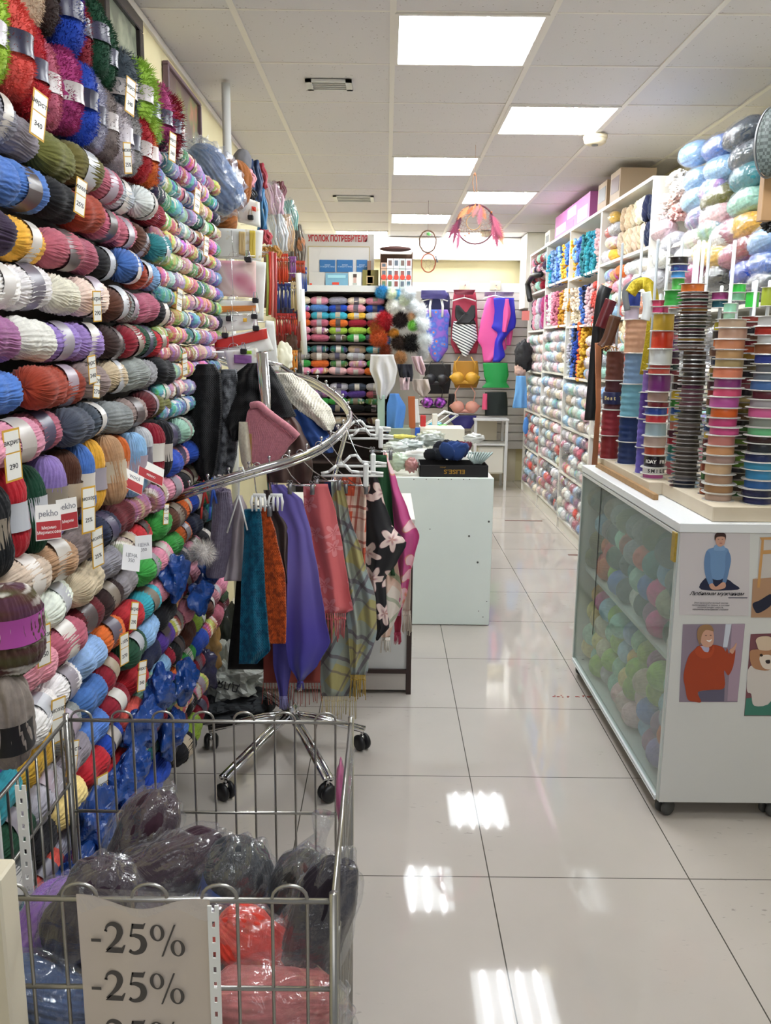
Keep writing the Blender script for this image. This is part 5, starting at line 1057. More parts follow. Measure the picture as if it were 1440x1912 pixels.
for q, (px, py, Y, r, c, lab) in enumerate([(745, 862, 4.68, (.055, .04, .045), 'b9c9b4', 'green and white yarn in a clear bag left of the black box'), (768, 868, 4.64, (.035, .03, .04), 'b07a78', 'pink patterned ball in film beside the black box'), (740, 835, 4.9, (.08, .06, .03), 'cfd6d2', 'clear packet pile at the left of the counter'), (765, 830, 4.95, (.08, .06, .03), 'b9c4c2', 'grey-white packets behind the bagged yarn'), (800, 822, 5.1, (.09, .06, .035), '8e958f', 'grey net packet on the counter'),
    (752, 815, 5.4, (.08, .05, .012), 'd9cf6a', 'yellow cloth strip on the counter'), (805, 812, 5.4, (.08, .05, .03), 'c9cfc0', 'pale green net pile on the counter'), (885, 818, 5.2, (.06, .05, .03), 'c8c9c4', 'pale pack at the right rear of the counter'), (826, 800, 5.75, (.05, .04, .03), '63b84a', 'green and yellow ball on the counter'), (812, 795, 5.8, (.05, .04, .03), '5fb0cf', 'light blue pack beside the green ball')]):
    o = soft('counter_pack', px, py, Y, r, c, lab, 'pack', q+40, GLOSSP if q not in (5,) else CLOTH, .4, 3.4)
setp(MB().box((.05, 4.98, .854), (.50, 5.5, .925), 0, .004).build('goods_carton', [WHITEP]), 'low white carton under the packets on the counter', 'box')
e = empty('beige_tray', (.4, 5.6, .853), 'beige low box at the back of the counter', 'box'); a, b2 = at(785, 800, Y=5.5), at(868, 800, Y=5.5); MB().box((a.x, 5.5, .853), (b2.x, 5.75, a.z), 0, .002).build('body', [plain('beige_card', 'd2cdbd', .6)], e)
for q, (px, py, c, lab) in enumerate([(790, 785, 'c8383a', 'red marker leaning on the counter goods'), (812, 782, 'e8e4da', 'white frame leaning behind the red marker'), (780, 808, '2a5ac0', 'blue pen cup on the counter')]):
    p = at(px, py, Y=5.55); m = MB(); m.box((p.x-.018, 5.53, p.z-.04), (p.x+.018, 5.56, p.z+.035), 0, .004); o = m.build('counter_item', [GLOSSP]); o.color = srgb(c); setp(o, lab, 'counter item')
m = MB(); a, b2, c2, d2 = at(785, 800, Y=5.7), at(830, 768, Y=5.7), at(855, 775, Y=5.9), at(812, 805, Y=5.9); m.tube([a, b2, c2, d2], .008, 8, closed=True); m.tube([a.lerp(d2, .5), b2.lerp(c2, .5)], .004, 6); setp(m.build('shoe_frame', [WHITEP], None, True), 'white tilted frame stand on the counter', 'stand')
# ---------------------------------------------------------------- back shelf with skeins facing the camera, and the notice board
SY = 7.0
e = empty('back_shelf_unit', (-.4, 7.15, 0), 'white shelf unit filled with skeins under the notice board', 'shelf unit')
xa, xb = -.80, .02
MB().box((xa, SY+.34, 0), (xb, SY+.36, 2.03)).build('back_board', [plain('shelf_back', '3a3030', .8)], e)
MB().box((xa-.02, SY, 0), (xa, SY+.36, 2.03)).build('side', [WHITE], e); MB().box((xb, SY, 0), (xb+.02, SY+.36, 2.03)).build('side', [WHITE], e)
ztop = at(640, 545, Y=SY).z; MB().box((xa-.02, SY-.02, ztop), (xb+.02, SY+.36, ztop+.05), 0, .002).build('top_board', [WHITE], e)
SH = [at(640, 641, Y=SY).z, at(640, 703, Y=SY).z, at(640, 773, Y=SY).z, .85, .6]
for z in SH: MB().box((xa, SY+.01, z-.008), (xb, SY+.34, z+.006)).build('shelf', [plain('shelf_dark_edge', '4a3b3a', .6)], e)
BK = [skein_data('back_skein_mesh', Y_PLAIN, .155, .034, .08, 16, 14, .05, s+20, 1.2, nu=48) for s in range(3)]; BKM = skein_data('back_skein_multi', Y_MULTI, .15, .031, .08, 16, 14, .05, 29, 1.2, nu=48); BB = band_data('back_band', .0335, .04, 18)
def back_zone(z0, z1, cols, nm):
    z = z0 + .037; r_ = 0; k = 0
    while z < z1 - .02:
        x = xa + .09; n = 0
        while x < xb - .06:
            c = R.choice(cols[min(len(cols)-1, r_)]); mu = R.random() < .2
            o = inst('yarn_skein', BKM if mu else R.choice(BK), (x, SY+.06+R.uniform(-.01, .01), z), (R.uniform(0, 6), R.uniform(-.05, .05), R.uniform(-.08, .08)), 1, vary(c)); setp(o, '%s skein, %s from left, %s row up, %s shelf under the notice board' % ('variegated' if mu else word(c), ORD[n], ORD[r_], nm), 'yarn', 'skeins on the back shelf unit')
            if R.random() < .8: inst('paper_band', BB, (0, 0, 0), (R.uniform(0, 6), 0, 0), 1, R.choice(BANDC), parent=o)
            x += .152 + R.uniform(-.004, .006); n += 1
        z += .0595; r_ += 1
L_ = lambda s: s.split()
back_zone(SH[0]+.006, ztop, [L_('olive green rose slate'), L_('lime hotpink rose pink'), L_('orange crimson pink rose'), L_('turquoise coral yellow lightgrey'), L_('blue royal pink beige'), L_('pink grey cream white'), L_('rose white cream lightgrey')], 'top')
back_zone(SH[1]+.006, SH[0]-.02, [L_('coral pink orange palepink'), L_('green pink rose orange'), L_('taupe lightgrey rose grey'), L_('teal turquoise mauve beige'), L_('turquoise teal white')], 'second')
back_zone(SH[2]+.006, SH[1]-.02, [L_('black yellow olive navy'), L_('mustard green darkgreen rose'), L_('mauve rose taupe purple'), L_('navy slate darkgreen lightgrey'), L_('rose pink slate navy')], 'third')
back_zone(.856, SH[2]-.02, [L_('brown darkbrown rose navy'), L_('slate black brown beige')], 'fourth')
# notice board
a, b2 = at(548, 436, Y=SY+.1), at(699, 438, Y=SY+.1); zb = ztop+.052
e = empty('notice_board', ((a.x+b2.x)/2, SY+.1, zb), 'grey customer notice board with red Cyrillic heading on top of the back shelf', 'notice board')
MB().box((a.x, SY+.10, zb), (b2.x, SY+.12, a.z), 0, .002).build('panel', [plain('board_grey', 'b9b4ae', .5, noise_amt=.08, scale=5)], e)
tc_ = at(631, 446, Y=SY+.1); text('heading', 'УГОЛОК ПОТРЕБИТЕЛЯ', .064, frame((tc_.x, SY+.098, tc_.z), (1, 0, 0), (0, 0, 1)), RED, e, .001, bold=.0026, sx=.64)
i0_, i1_ = at(576, 460, Y=SY+.1), at(690, 460, Y=SY+.1); gf = MB()
gf.box((i0_.x, SY+.094, i0_.z-.004), (i1_.x, SY+.099, i0_.z+.004)); gf.box((i1_.x-.004, SY+.094, zb), (i1_.x+.004, SY+.099, i0_.z)); gf.box((i0_.x-.004, SY+.094, zb), (i0_.x+.004, SY+.099, i0_.z)); gf.build('gold_rim', [plain('rim_ochre', 'b0a284', .5)], e)
MB().box((i0_.x, SY+.0965, zb), (i1_.x, SY+.0985, i0_.z-.004)).build('inner_panel', [plain('inner_grey', 'c9c6c4', .3)], e)
BOOKB = plain('booklet_blue', '2c6ca8', .35, noise_amt=.15, scale=8)
for px0, px1, lab in ((597, 626, 'blue booklet at the left on the notice board'), (629, 659, 'blue booklet in the middle on the notice board'), (666, 686, 'blue booklet at the right on the notice board')):
    a, b2 = at(px0, 485, Y=SY+.09), at(px1, 508, Y=SY+.09); o = setp(MB().box((a.x, SY+.088, b2.z), (b2.x, SY+.095, a.z)).build('booklet', [BOOKB]), lab, 'booklet', 'blue booklets on the notice board')
    text('writing', 'ЗАКОН\nО ЗАЩИТЕ ПРАВ', .014, frame(((a.x+b2.x)/2, SY+.087, (a.z+b2.z)/2), (1, 0, 0), (0, 0, 1)), plain('pale_blue_ink', 'c9dcec', .6), o, .0006)
def standcard(px0, px1, pyt, lab, mt, inner=None):
    a, b2 = at(px0, pyt, Y=SY+.03), at(px1, pyt, Y=SY+.03); o = setp(MB().box((a.x, SY+.02, zb-.002), (b2.x, SY+.03, a.z), 0, .001).build('card', [mt]), lab, 'card')
    if inner:
        w = b2.x-a.x; h = a.z-zb
        for (u0, v0, u1, v1, c) in inner: q = MB().box((a.x+w*u0, SY+.0175, zb+h*v0), (a.x+w*u1, SY+.02, zb+h*v1)).build('printed_patch', [plain('patch_'+c, c, .5)], o)
standcard(608, 650, 510, 'light blue landscape card standing on the shelf top', plain('card_sky', '7fb4cf', .4, noise_amt=.3, scale=10), [(.3, .05, .6, .25, 'd8452f'), (.1, .6, .9, .85, '9ed0dc')])
standcard(651, 675, 508, 'white card with a small drawn portrait', plain('card_white', 'e4e4df', .4), [(.38, .2, .62, .6, 'c9a59a'), (.36, .6, .64, .85, '4a3a34'), (.34, .05, .66, .2, 'b0b6b0')])
standcard(677, 707, 504, 'olive green card with a framed emblem', plain('card_olive', '7d7434', .4), [(.25, .1, .72, .62, 'c0a878'), (.32, .16, .65, .56, '6a4a3a')])
standcard(686, 693, 487, 'tiny brown figure card behind the olive card', plain('card_brown', '8a6a54', .5)); standcard(577, 606, 508, 'grey paper sheet at the left under the notice board', plain('card_grey', 'c0bebb', .6), [(0.05, .02, .2, .14, 'd8452f')])
# tag carton with basket on top
a, b2 = at(710, 470, Y=6.9), at(771, 470, Y=6.9); zb2 = at(740, 541, Y=6.9).z
e = empty('trim_carton', ((a.x+b2.x)/2, 6.9, zb2), 'brown open carton of small boxed trimmings', 'carton'); zt = a.z
cb = plain('brown_card', '6b4e3a', .7, noise_amt=.2)
MB().box((a.x, 7.05, zb2), (b2.x, 7.06, zt)).build('back', [cb], e); MB().box((a.x, 6.9, zb2), (a.x+.006, 7.05, zt)).build('side', [cb], e); MB().box((b2.x-.006, 6.9, zb2), (b2.x, 7.05, zt)).build('side', [cb], e); MB().box((a.x, 6.9, zb2-.02), (b2.x, 7.06, zb2)).build('base', [cb], e)
W5 = (b2.x-a.x-.012)/5; CC = ['c9a58c', 'd8dadb', 'cfd4da', 'c4d2cc', 'd4d0d8']
for i in range(5):
    for j in range(3):
        x = a.x+.006+i*W5; h = (zt-zb2-.05)/3; z = zb2 + j*h
        if i == 0 and j == 2: h *= .6
        o = MB().box((x+.001, 6.885, z+.001), (x+W5-.001, 7.0, z+h-.002), 0, .001).build('small_box', [CARD]); o.color = vec(CC[i], .05); setp(o, 'small printed box, %s from the left in the %s row up inside the brown carton' % (ORD[i], ORD[j]), 'box', 'small boxes in the brown carton')
        q = MB().box((x+W5*.22, 6.8835, z+h*.3), (x+W5*.78, 6.885, z+h*.8)).build('printed_patch', [CARD], o); q.color = srgb(R.choice(['5a6470', '8a4a44', '4a6a74', '6e5a52', '5f7a5a']))
        if j == 1: q = MB().lathe([(0, -.001), (W5*.42, -.001), (W5*.42, .001)], (x+W5/2, 6.8825, z+h*.18), 14, axis='Y').build('red_sticker', [plain('sticker_red', 'd8432f', .4)], o)
c = at(738, 466, Y=6.95); o = setp(MB().ell((c.x, c.y, c.z+.004), (.125, .08, .02), 0, 28, 12, .1, 6, 2).build('wicker_tray', [plain('dark_wicker', '5a3a36', .7, bump=.8, scale=120)], None, True), 'dark flat wicker tray lying on top of the brown carton', 'tray')
setp(MB().box((.02, 6.75, 0), (.26, 7.1, zb2-.021)).build('display_column', [plain('column_grey', 'a8a39b', .7)]), 'narrow pale column holding the pompoms and the carton', 'column')
# pompoms etc on the column
GP = [(713, 545, .8, '3f9fd0', 'bright blue and white pompom at the top left of the column'), (730, 548, .7, 'e8f0d8', 'pale green-white pompom, topmost'), (745, 552, .8, '56b4d8', 'sky blue pompom beside the pale ones'), (762, 548, .9, 'eef4f8', 'white fluffy pompom at the column top right'), (755, 560, .7, 'e4ecd8', 'cream pompom under the top white one'),
    (734, 572, .8, 'f2f2ee', 'white pompom above the red one'), (752, 582, .8, 'f0ece6', 'white pompom right above the black one'), (770, 570, .8, 'f0f4f4', 'white pompom at the right above the lime one'), (718, 600, 1.15, 'd02c3c', 'large red fur pompom'), (704, 612, .9, 'c06a34', 'orange fur pompom at the left edge'),
    (748, 598, 1.0, '2c1c20', 'dark brown pompom right of the red one'), (768, 592, .6, 'e0b48c', 'peach pompom beside the lime one'), (772, 608, .65, '7cc64a', 'lime green pompom right of the dark brown one'), (708, 632, 1.05, 'c65a28', 'orange-red pompom at the lower left'), (722, 636, .55, '2a86c8', 'blue ball among the brown pompoms'), (736, 622, .6, 'e0a03c', 'mustard pompom in the middle'),
    (745, 640, .95, '3a2a22', 'dark brown pompom low in the middle'), (769, 640, 1.15, '151517', 'large black pompom at the lower right'), (758, 648, .55, 'b9b4ae', 'grey patterned pompom over the black one'), (720, 655, .8, '8a3a20', 'rust brown pompom under the orange one'), (748, 668, .8, 'b88858', 'tan fur pompom at the bottom'), (788, 605, 1.0, 'eef2f4', 'white fur ball on the right strand, upper'), (793, 635, .95, 'e8eef0', 'white fur ball on the right strand, middle'), (788, 660, .8, 'e6e8e8', 'white fur ball on the right strand, lower'), (784, 580, .9, 'f4f6f8', 'white fur ball on the right strand, topmost')]
for px, py, s, c, lab in GP: pompom(px, py, 6.55 - .06*(py % 3), s*1.45, c, lab)
NETM = plain('white_net', 'd6d5d6', .6, bump=.8, scale=26)
def hangcloth(name, prof, col, lab, cat, folds=3, amp=.03, mt=None, **k):
    o, _ = drape(name, prof, [mt or CLOTH], None, folds, amp, 24, 24, **k); o.color = srgb(col); setp(o, lab, cat); return o
hangcloth('white_net_scarf', [(662, 692, 735, 6.3), (690, 690, 742, 6.3), (715, 700, 738, 6.3), (745, 704, 722, 6.3)], 'd6d5d6', 'white net cloth hanging left on the pompom column', 'cloth', 3, .03, NETM, depth=.04)
hangcloth('pale_pink_cloth', [(665, 768, 788, 6.35), (690, 776, 795, 6.35), (700, 786, 792, 6.35)], 'd9bcc4', 'pale pink cloth at the right of the column', 'cloth', depth=.03)
hangcloth('black_pouch', [(680, 742, 770, 6.3), (700, 745, 772, 6.3), (712, 752, 770, 6.3)], '25252e', 'black cloth pouch on the column', 'pouch', depth=.03)
hangcloth('pale_rose_pouch', [(705, 746, 766, 6.28), (728, 748, 764, 6.28)], 'cdb6bb', 'pale rose pouch under the black one', 'pouch', depth=.02); hangcloth('beige_pouch', [(708, 768, 800, 6.3), (728, 772, 804, 6.3), (740, 786, 796, 6.3)], 'bdb0a8', 'grey-beige pouch with a drawn string at the right', 'pouch', depth=.02)
hangcloth('ruler_chart', [(738, 705, 719, 6.28), (800, 705, 719, 6.28)], 'a9c2b4', 'pale green printed size chart strip', 'chart', 1, .002); hangcloth('blue_net_pack', [(735, 728, 745, 6.25), (760, 722, 758, 6.25), (808, 722, 752, 6.25)], '5a8ad0', 'bright blue net pack hanging low on the column', 'pack', 2, .02, plain('blue_net', '4f86cf', .35, bump=.6, scale=30), depth=.03)
hangcloth('striped_strip', [(740, 762, 775, 6.3), (800, 764, 776, 6.3)], 'b5643a', 'orange-brown packet strip beside the blue net pack', 'packet', 1, .003); hangcloth('black_white_sock', [(745, 775, 781, 6.3), (790, 774, 784, 6.3)], 'e6e6e6', 'white sock with black spots hanging at the right', 'sock', 1, .003)
setp(MB().box((at(735, 0, Y=6.2).x, 6.2, .0), (at(780, 0, Y=6.2).x, 6.5, at(740, 800, Y=6.2).z), 0, .004).build('low_display_box', [plain('box_sage', '8f9b84', .5)]), 'sage green box on the floor stand below the blue net pack', 'box')

# ---------------------------------------------------------------- dreamcatchers
e = empty('dreamcatcher', at(888, 420, Y=5.5), 'large plum dreamcatcher with feathers hanging from the ceiling', 'dreamcatcher')
cc = at(888, 419, Y=5.5); R1 = .118; PLUM = plain('plum_cord', '5a2a34', .6)
circ = lambda c, r, n=40, y=0: [Vector(c) + Vector((r*math.cos(2*PI*i/n), y, r*math.sin(2*PI*i/n))) for i in range(n)]
MB().tube(circ(cc, R1), .0055, 8, closed=True).build('outer_hoop', [PLUM], e, True)
ic = cc + Vector((-.012, 0, .012)); MB().tube(circ(ic, .045, 28), .0025, 8, closed=True).build('inner_hoop', [plain('sand_cord', 'b08a5a', .6)], e, True)
w = MB()
for ring in range(5):
    ra, rb = lerp(R1, .045, ring/5), lerp(R1, .045, (ring+1)/5); n = 18
    for i in range(n):
        ca, cb_ = cc.lerp(ic, ring/5), cc.lerp(ic, (ring+1)/5); t0 = 2*PI*(i + .5*(ring % 2))/n
        p = ca + Vector((ra*math.cos(t0), 0, ra*math.sin(t0)))
        for s in (-.5, .5): t1 = t0 + 2*PI*s/n; w.tube([p, cb_ + Vector((rb*math.cos(t1), 0, rb*math.sin(t1)))], .0012, 3, cap=False)
w.build('web', [plain('web_thread', '9a7468', .6)], e)
lp = MB(); tp = at(887, 325, Y=5.5); lp.tube([cc + Vector((0, 0, R1)), tp + Vector((-.012, 0, -.05)), tp + Vector((-.008, 0, -.0)), tp + Vector((.006, 0, 0)), tp + Vector((.012, 0, -.05)), cc + Vector((.006, 0, R1))], .0025, 6); lp.tube([tp, (tp.x, 5.5, ZC-.004)], .001, 5); lp.ell(tp, (.008, .008, .01), 0, 10, 8); lp.build('hanging_loop', [plain('loop_cord', 'b5835f', .6)], e, True)
def feather(px, py, L, ang, col, parent):
    p = at(px, py, Y=5.49 + R.uniform(-.012, .004)); d = Vector((math.sin(ang), 0, -math.cos(ang))); s = Vector((d.z, 0, -d.x)); m = MB(); m.tube([p, p + d*L], .0008, 4)
    for k in range(46):
        t = k/46; wd_ = L*.24*math.sin(PI*(t*.85+.12))
        for sg in (-1, 1):
            b = p + d*L*t; q = b + s*sg*wd_*R.uniform(.8, 1.15) + d*L*.16 + Vector((0, R.uniform(-.004, .004), 0)); m.add([b, b + d*L*.035, q], [(0, 1, 2)])
    o = m.build('feather', [CORD], parent); o.color = srgb(col)
for f in ((862, 398, .1, -.35, '6e2440'), (856, 412, .12, -.5, '8a2f52'), (858, 432, .11, -.1, 'c06a8a'), (915, 398, .11, .35, '6e2440'), (920, 402, .14, .45, 'b0506a'), (924, 420, .13, .15, '9a3a5a'), (928, 425, .11, .4, 'e0a07a'), (876, 385, .1, -.7, 'e8a06a'), (899, 384, .11, -.1, 'b06a7a'), (893, 380, .1, .5, 'd97a4a'), (860, 405, .07, -.2, '5e2440'), (854, 425, .1, -.25, '8a2f52'), (858, 415, .09, -.4, 'b04a6a'), (922, 405, .1, .2, '8a2f52'), (926, 412, .12, .3, 'd98a5a'), (920, 420, .09, .1, 'b0506a'), (888, 380, .08, -.15, 'e0935a'), (884, 384, .06, -.6, 'd9784a'), (895, 382, .08, -.5, 'c98a8a'), (930, 420, .09, .35, 'e8b08a')): feather(*f, e)
for px, py in ((868, 440), (858, 430), (918, 396), (876, 436)): MB().ell(at(px, py, Y=5.49), (.006, .006, .007), 0, 8, 6).build('bead', [plain('bead_amber', 'b5652f', .3)], e, True)
for q, (px, py, ry, lab, c) in enumerate([(799, 451, 20, 'small twig ring with a green bead, upper of two in front of the white beam', '6a4a38'), (800, 491, 17, 'small red-brown ring, lower of two in front of the white beam', 'a8583a')]):
    p = at(px, py, Y=7.5); r = ry/F*7.5*.95; o = empty('small_dreamcatcher', p, lab, 'dreamcatcher', None)
    MB().tube([Vector(p) + Vector((r*.78*math.cos(2*PI*i/28)*(1+.04*math.sin(i*2.1)), 0, r*math.sin(2*PI*i/28))) for i in range(28)], .0055, 7, closed=True).build('hoop', [plain('hoop'+str(q), c, .7)], o, True)
    MB().tube([p + Vector((0, 0, r)), (p.x, 7.5, ZC-.004) if q == 0 else at(799, 471, Y=7.5)], .0012, 4).build('thread', [PLUM], o, True)
    if q == 0: MB().ell(at(801, 437, Y=7.49), (.02, .008, .015), 0, 12, 8).build('green_bead', [plain('bead_green', '6fbf6a', .4)], o, True)
    else: MB().tube([at(814, 478, Y=7.49), at(817, 490, Y=7.49)], .008, 7).build('dark_charm', [STEEL], o, True)
    w = MB()
    for k in range(6): a_ = 2*PI*k/6; w.tube([p + Vector((r*.75*math.cos(a_), 0, r*.95*math.sin(a_))), p - Vector((r*.6*math.cos(a_+.7), 0, r*.8*math.sin(a_+.7)))], .0006, 3, cap=False)
    w.build('web', [plain('web_thread', 'c9a79a', .6)], o)
# ---------------------------------------------------------------- slatwall with swimwear
SWY = 9.82
a, b2 = at(775, 540, Y=SWY), at(985, 540, Y=SWY)
e = empty('slatwall', ((a.x+b2.x)/2, SWY, .4), 'pale grey slatted display wall behind the swimwear', 'slatwall'); zt = at(880, 528, Y=SWY).z
m = MB(); z = .4
while z < zt-.1: m.box((a.x-.1, SWY+.01, z), (b2.x+.1, SWY+.03, z+.088), 0, .003); z += .1
m.box((a.x-.1, SWY+.03, .4), (b2.x+.1, SWY+.05, zt)); m.build('slats', [plain('slat_grey', 'c3beb8', .5)], e); m = MB(); m.box((a.x-.1, SWY+.005, zt-.10), (b2.x+.1, SWY+.03, zt)); m.build('top_board', [WHITE], e)
for px, lab in ((867, 'small beige hook plate above the striped swimsuit'), (925, 'small beige hook plate above the pink and blue swimsuits')):
    p = at(px, 533, Y=SWY-.01); pl = setp(MB().box((p.x-.06, SWY-.012, p.z-.05), (p.x+.06, SWY-.002, p.z+.05), 0, .002).build('hook_plate', [plain('plate_beige', 'd6cbb2', .5)]), lab, 'hook plate'); MB().tube([(p.x, SWY-.012, p.z), (p.x, SWY-.14, p.z-.01), (p.x, SWY-.15, p.z+.01)], .006, 8).build('hook', [CHROME], pl, True)
def garment(name, outline, Y, mt, lab, cat='swimsuit', thick=.05, parent=None, col=None, holes=None, group=None):
    """outline rows (py, [(xl, xr), ...]) joined as puffed panels"""
    e = parent or empty(name, at(outline[len(outline)//2][1], outline[len(outline)//2][0], Y=Y), lab, cat, group)
    o, _ = drape('fabric', [(r[0], r[1], r[2], Y) for r in outline], [mt], e, 1.5, .008, 20, 28, thick=.008, depth=thick)
    if col: o.color = srgb(col)
    return e
t = NT('swim_blue_floral'); tc = t.add('TexCoord'); vo = t.add('TexVoronoi', i_Scale=16.0); t.link(tc, 'Object', vo, 0); r = t.ramp(vo, 'Distance', [(0, 'd8584e'), (.16, 'e07a5a'), (.22, '5f86d6'), (.5, '4a63c8'), (.7, '8a5fc0')]); t.link(r, 0, t.b, 'Base Color'); SWB = t.m
t = NT('swim_white_stripes'); tc = t.add('TexCoord'); mp = t.add('Mapping'); mp.inputs['Rotation'].default_value = (0, -.45, 0); t.link(tc, 'Object', mp, 0); w_ = t.add('TexWave', i_Scale=11.0, bands_direction='Z'); t.link(mp, 0, w_, 0); r = t.ramp(w_, 'Fac', [(.0, '2a3540'), (.3, '2a3540'), (.4, 'eef2f0'), (1, 'eef2f0')]); t.link(r, 0, t.b, 'Base Color'); SWS = t.m
t = NT('bra_violet_floral'); tc = t.add('TexCoord'); vo = t.add('TexVoronoi', i_Scale=26.0); t.link(tc, 'Object', vo, 0); r = t.ramp(vo, 'Distance', [(0, 'd98ae0'), (.3, 'b04ac8'), (.5, '7a2f96'), (.8, '1c1420')]); t.link(r, 0, t.b, 'Base Color'); BRV = t.m
def hangerw(px, py, Y, w, parent, col='eef0ee'):
    p = at(px, py, Y=Y-.03); m = MB(); m.tube([p + Vector((-w, 0, -.035)), p + Vector((-w*.4, 0, -.01)), p, p + Vector((w*.4, 0, -.01)), p + Vector((w, 0, -.035))], .007, 8); m.tube([p, p + Vector((0, 0, .04)), p + Vector((.02, 0, .06)), p + Vector((.0, 0, .08)), p + Vector((-.015, 0, .065))], .003, 6); m.build('hanger', [plain('hanger_' + col, col, .4)], parent, True)
Y0 = 9.6
e = garment('swimsuit', [(578, 797, 836), (590, 795, 840), (620, 796, 837), (650, 798, 837), (668, 806, 826), (676, 812, 820)], Y0, SWB, 'blue swimsuit with red floral print, left one on the slatted wall'); hangerw(813, 556, Y0, .14, e)
for sx, ex in ((798, 808), (832, 822)): MB().tube([at(ex+(-2 if ex < 813 else 2), 556, Y=Y0-.02), at((sx+ex)//2, 572, Y=Y0-.03), at(sx+6 if sx < 813 else sx-6, 592, Y=Y0-.03)], .013, 8).build('strap', [plain('strap_white', 'e6e8e6', .6)], e, True)
garment('swimsuit', [(546, 785, 838), (556, 788, 840), (575, 796, 840), (590, 798, 842), (610, 820, 842)], Y0+.1, plain('swim_navy', '23264a', .6), 'dark navy patterned swimsuit behind the blue floral one', thick=.03)
garment('strappy_top', [(542, 787, 832), (552, 784, 838), (558, 788, 836)], Y0-.06, plain('swim_violet', '4a4486', .5, noise_amt=.4, scale=30), 'violet gathered strap bundle on the left swimwear hanger', thick=.03)
e = garment('swimsuit', [(600, 847, 888), (615, 845, 890), (632, 844, 892), (645, 854, 884), (660, 862, 876), (666, 866, 872)], Y0, SWS, 'swimsuit with black crossed top and diagonal striped bottom'); hangerw(867, 556, Y0, .13, e)
o, _ = drape('black_top', [(570, 851, 858, Y0-.03), (580, 850, 866, Y0-.03), (592, 850, 884, Y0-.03), (605, 858, 889, Y0-.03)], [BLACK], e, 1, .004, 12, 12); o, _ = drape('black_top', [(570, 880, 887, Y0-.035), (580, 874, 888, Y0-.035), (592, 860, 888, Y0-.035), (605, 850, 876, Y0-.035)], [BLACK], e, 1, .004, 12, 12)
garment('swimsuit', [(545, 848, 888), (560, 846, 890), (600, 843, 892), (640, 842, 894), (660, 850, 890)], Y0+.1, plain('swim_red', 'a8324a', .6), 'red and pink swimsuit hanging behind the striped one', thick=.03)
garment('strappy_top', [(541, 847, 888), (550, 850, 884)], Y0-.05, plain('swim_wine', '7a2038', .6, noise_amt=.3), 'wine red strap bundle on the middle hanger', thick=.03)
e = garment('swimsuit', [(552, 912, 924), (575, 904, 930), (605, 897, 938), (635, 892, 944), (650, 900, 946), (676, 903, 918)], Y0, plain('swim_pink', 'ea5aa6', .5), 'bright pink swimsuit beside the blue wrap'); hangerw(925, 552, Y0, .13, e)
garment('swim_wrap', [(556, 922, 960), (580, 924, 962), (600, 922, 964), (612, 918, 962), (622, 930, 950), (640, 924, 938), (665, 922, 944), (676, 920, 934)], Y0-.06, plain('swim_royal', '2d2ac0', .5), 'royal blue halter wrap hanging over the pink swimsuit')
garment('swim_wrap', [(558, 944, 950), (585, 940, 954), (620, 938, 946)], Y0-.1, plain('swim_pink', 'ea5aa6', .5), 'thin pink tie ring in the blue wrap', thick=.01)
garment('swimsuit', [(580, 945, 958), (620, 945, 958), (645, 946, 954)], Y0+.02, plain('swim_pink', 'ea5aa6', .5), 'pink swimsuit edge right of the blue wrap')
garment('bikini_top', [(545, 905, 960), (553, 905, 958)], Y0+.05, plain('swim_mix', '8a7a98', .5, noise_amt=.6, scale=30), 'striped strap bundle on the right swimwear hanger', thick=.03)
def bra(name, cx, cy, w, mt, lab, Y=9.45, mt2=None, cat='bra', band=True):
    p = at(cx, cy, Y=Y); s = w/F*Y; e = empty(name, p, lab, cat)
    for sg in (-1, 1):
        m = MB(); m.ell(p + Vector((sg*s*.25, 0, 0)), (s*.24, .07, s*.22), 0, 22, 16); m.build('cup', [mt], e, True)
        MB().tube([p + Vector((sg*s*.3, -.02, s*.16)), p + Vector((sg*s*.36, 0, s*.5)), p + Vector((sg*s*.2, .02, s*.75))], .006, 6).build('strap', [mt2 or mt], e, True)
    m = MB(); m.tube([p + Vector((-s*.5, .03, s*.05)), p + Vector((-s*.3, -.02, -s*.16)), p + Vector((0, -.01, -s*.14)), p + Vector((s*.3, -.02, -s*.16)), p + Vector((s*.5, .03, s*.05))], .022, 8); m.build('band', [mt2 or mt], e, True)
    return e
bra('bra', 868, 706, 52, plain('bra_mustard', 'c8962c', .5), 'mustard yellow bra top in the middle of the wall'); garment('strappy_top', [(674, 848, 892), (690, 846, 894), (712, 846, 894), (724, 850, 890)], 9.55, plain('bra_mustard_d', 'b07f28', .6), 'mustard strapped top behind the yellow bra', 'top', .03)
e = garment('strappy_top', [(678, 902, 948), (700, 904, 950), (714, 908, 946), (724, 900, 952)], 9.5, plain('top_green', '1f9a4a', .5), 'bright green bandeau top at the right of the wall', 'top', .06)
bra('bra', 868, 760, 52, plain('bra_peach', 'd39686', .5), 'peach pink bra at the bottom middle of the wall')
garment('briefs', [(776, 838, 890), (786, 842, 888), (800, 852, 880)], 9.42, plain('brief_blue', '27246a', .5), 'dark blue briefs under the peach bra', 'briefs', .04)
bra('bra', 810, 752, 46, BRV, 'black bra with violet flowers at the bottom left', mt2=BLACK); bra('bra', 815, 708, 44, plain('bra_black', '1c1c20', .5), 'black bra at the left under the blue swimsuit', mt2=BLACK)
garment('swimsuit', [(680, 792, 842), (710, 794, 842), (735, 798, 838)], 9.6, plain('black_lace', '1a191c', .7, bump=.6, scale=50), 'black lace garment behind the black bra', 'clothing', .03)
garment('strappy_top', [(732, 906, 946), (750, 905, 948), (776, 906, 948)], 9.5, plain('top_black_green', '15231f', .6, noise_amt=.6, scale=20), 'black top with a green figure under the green bandeau', 'top', .05)
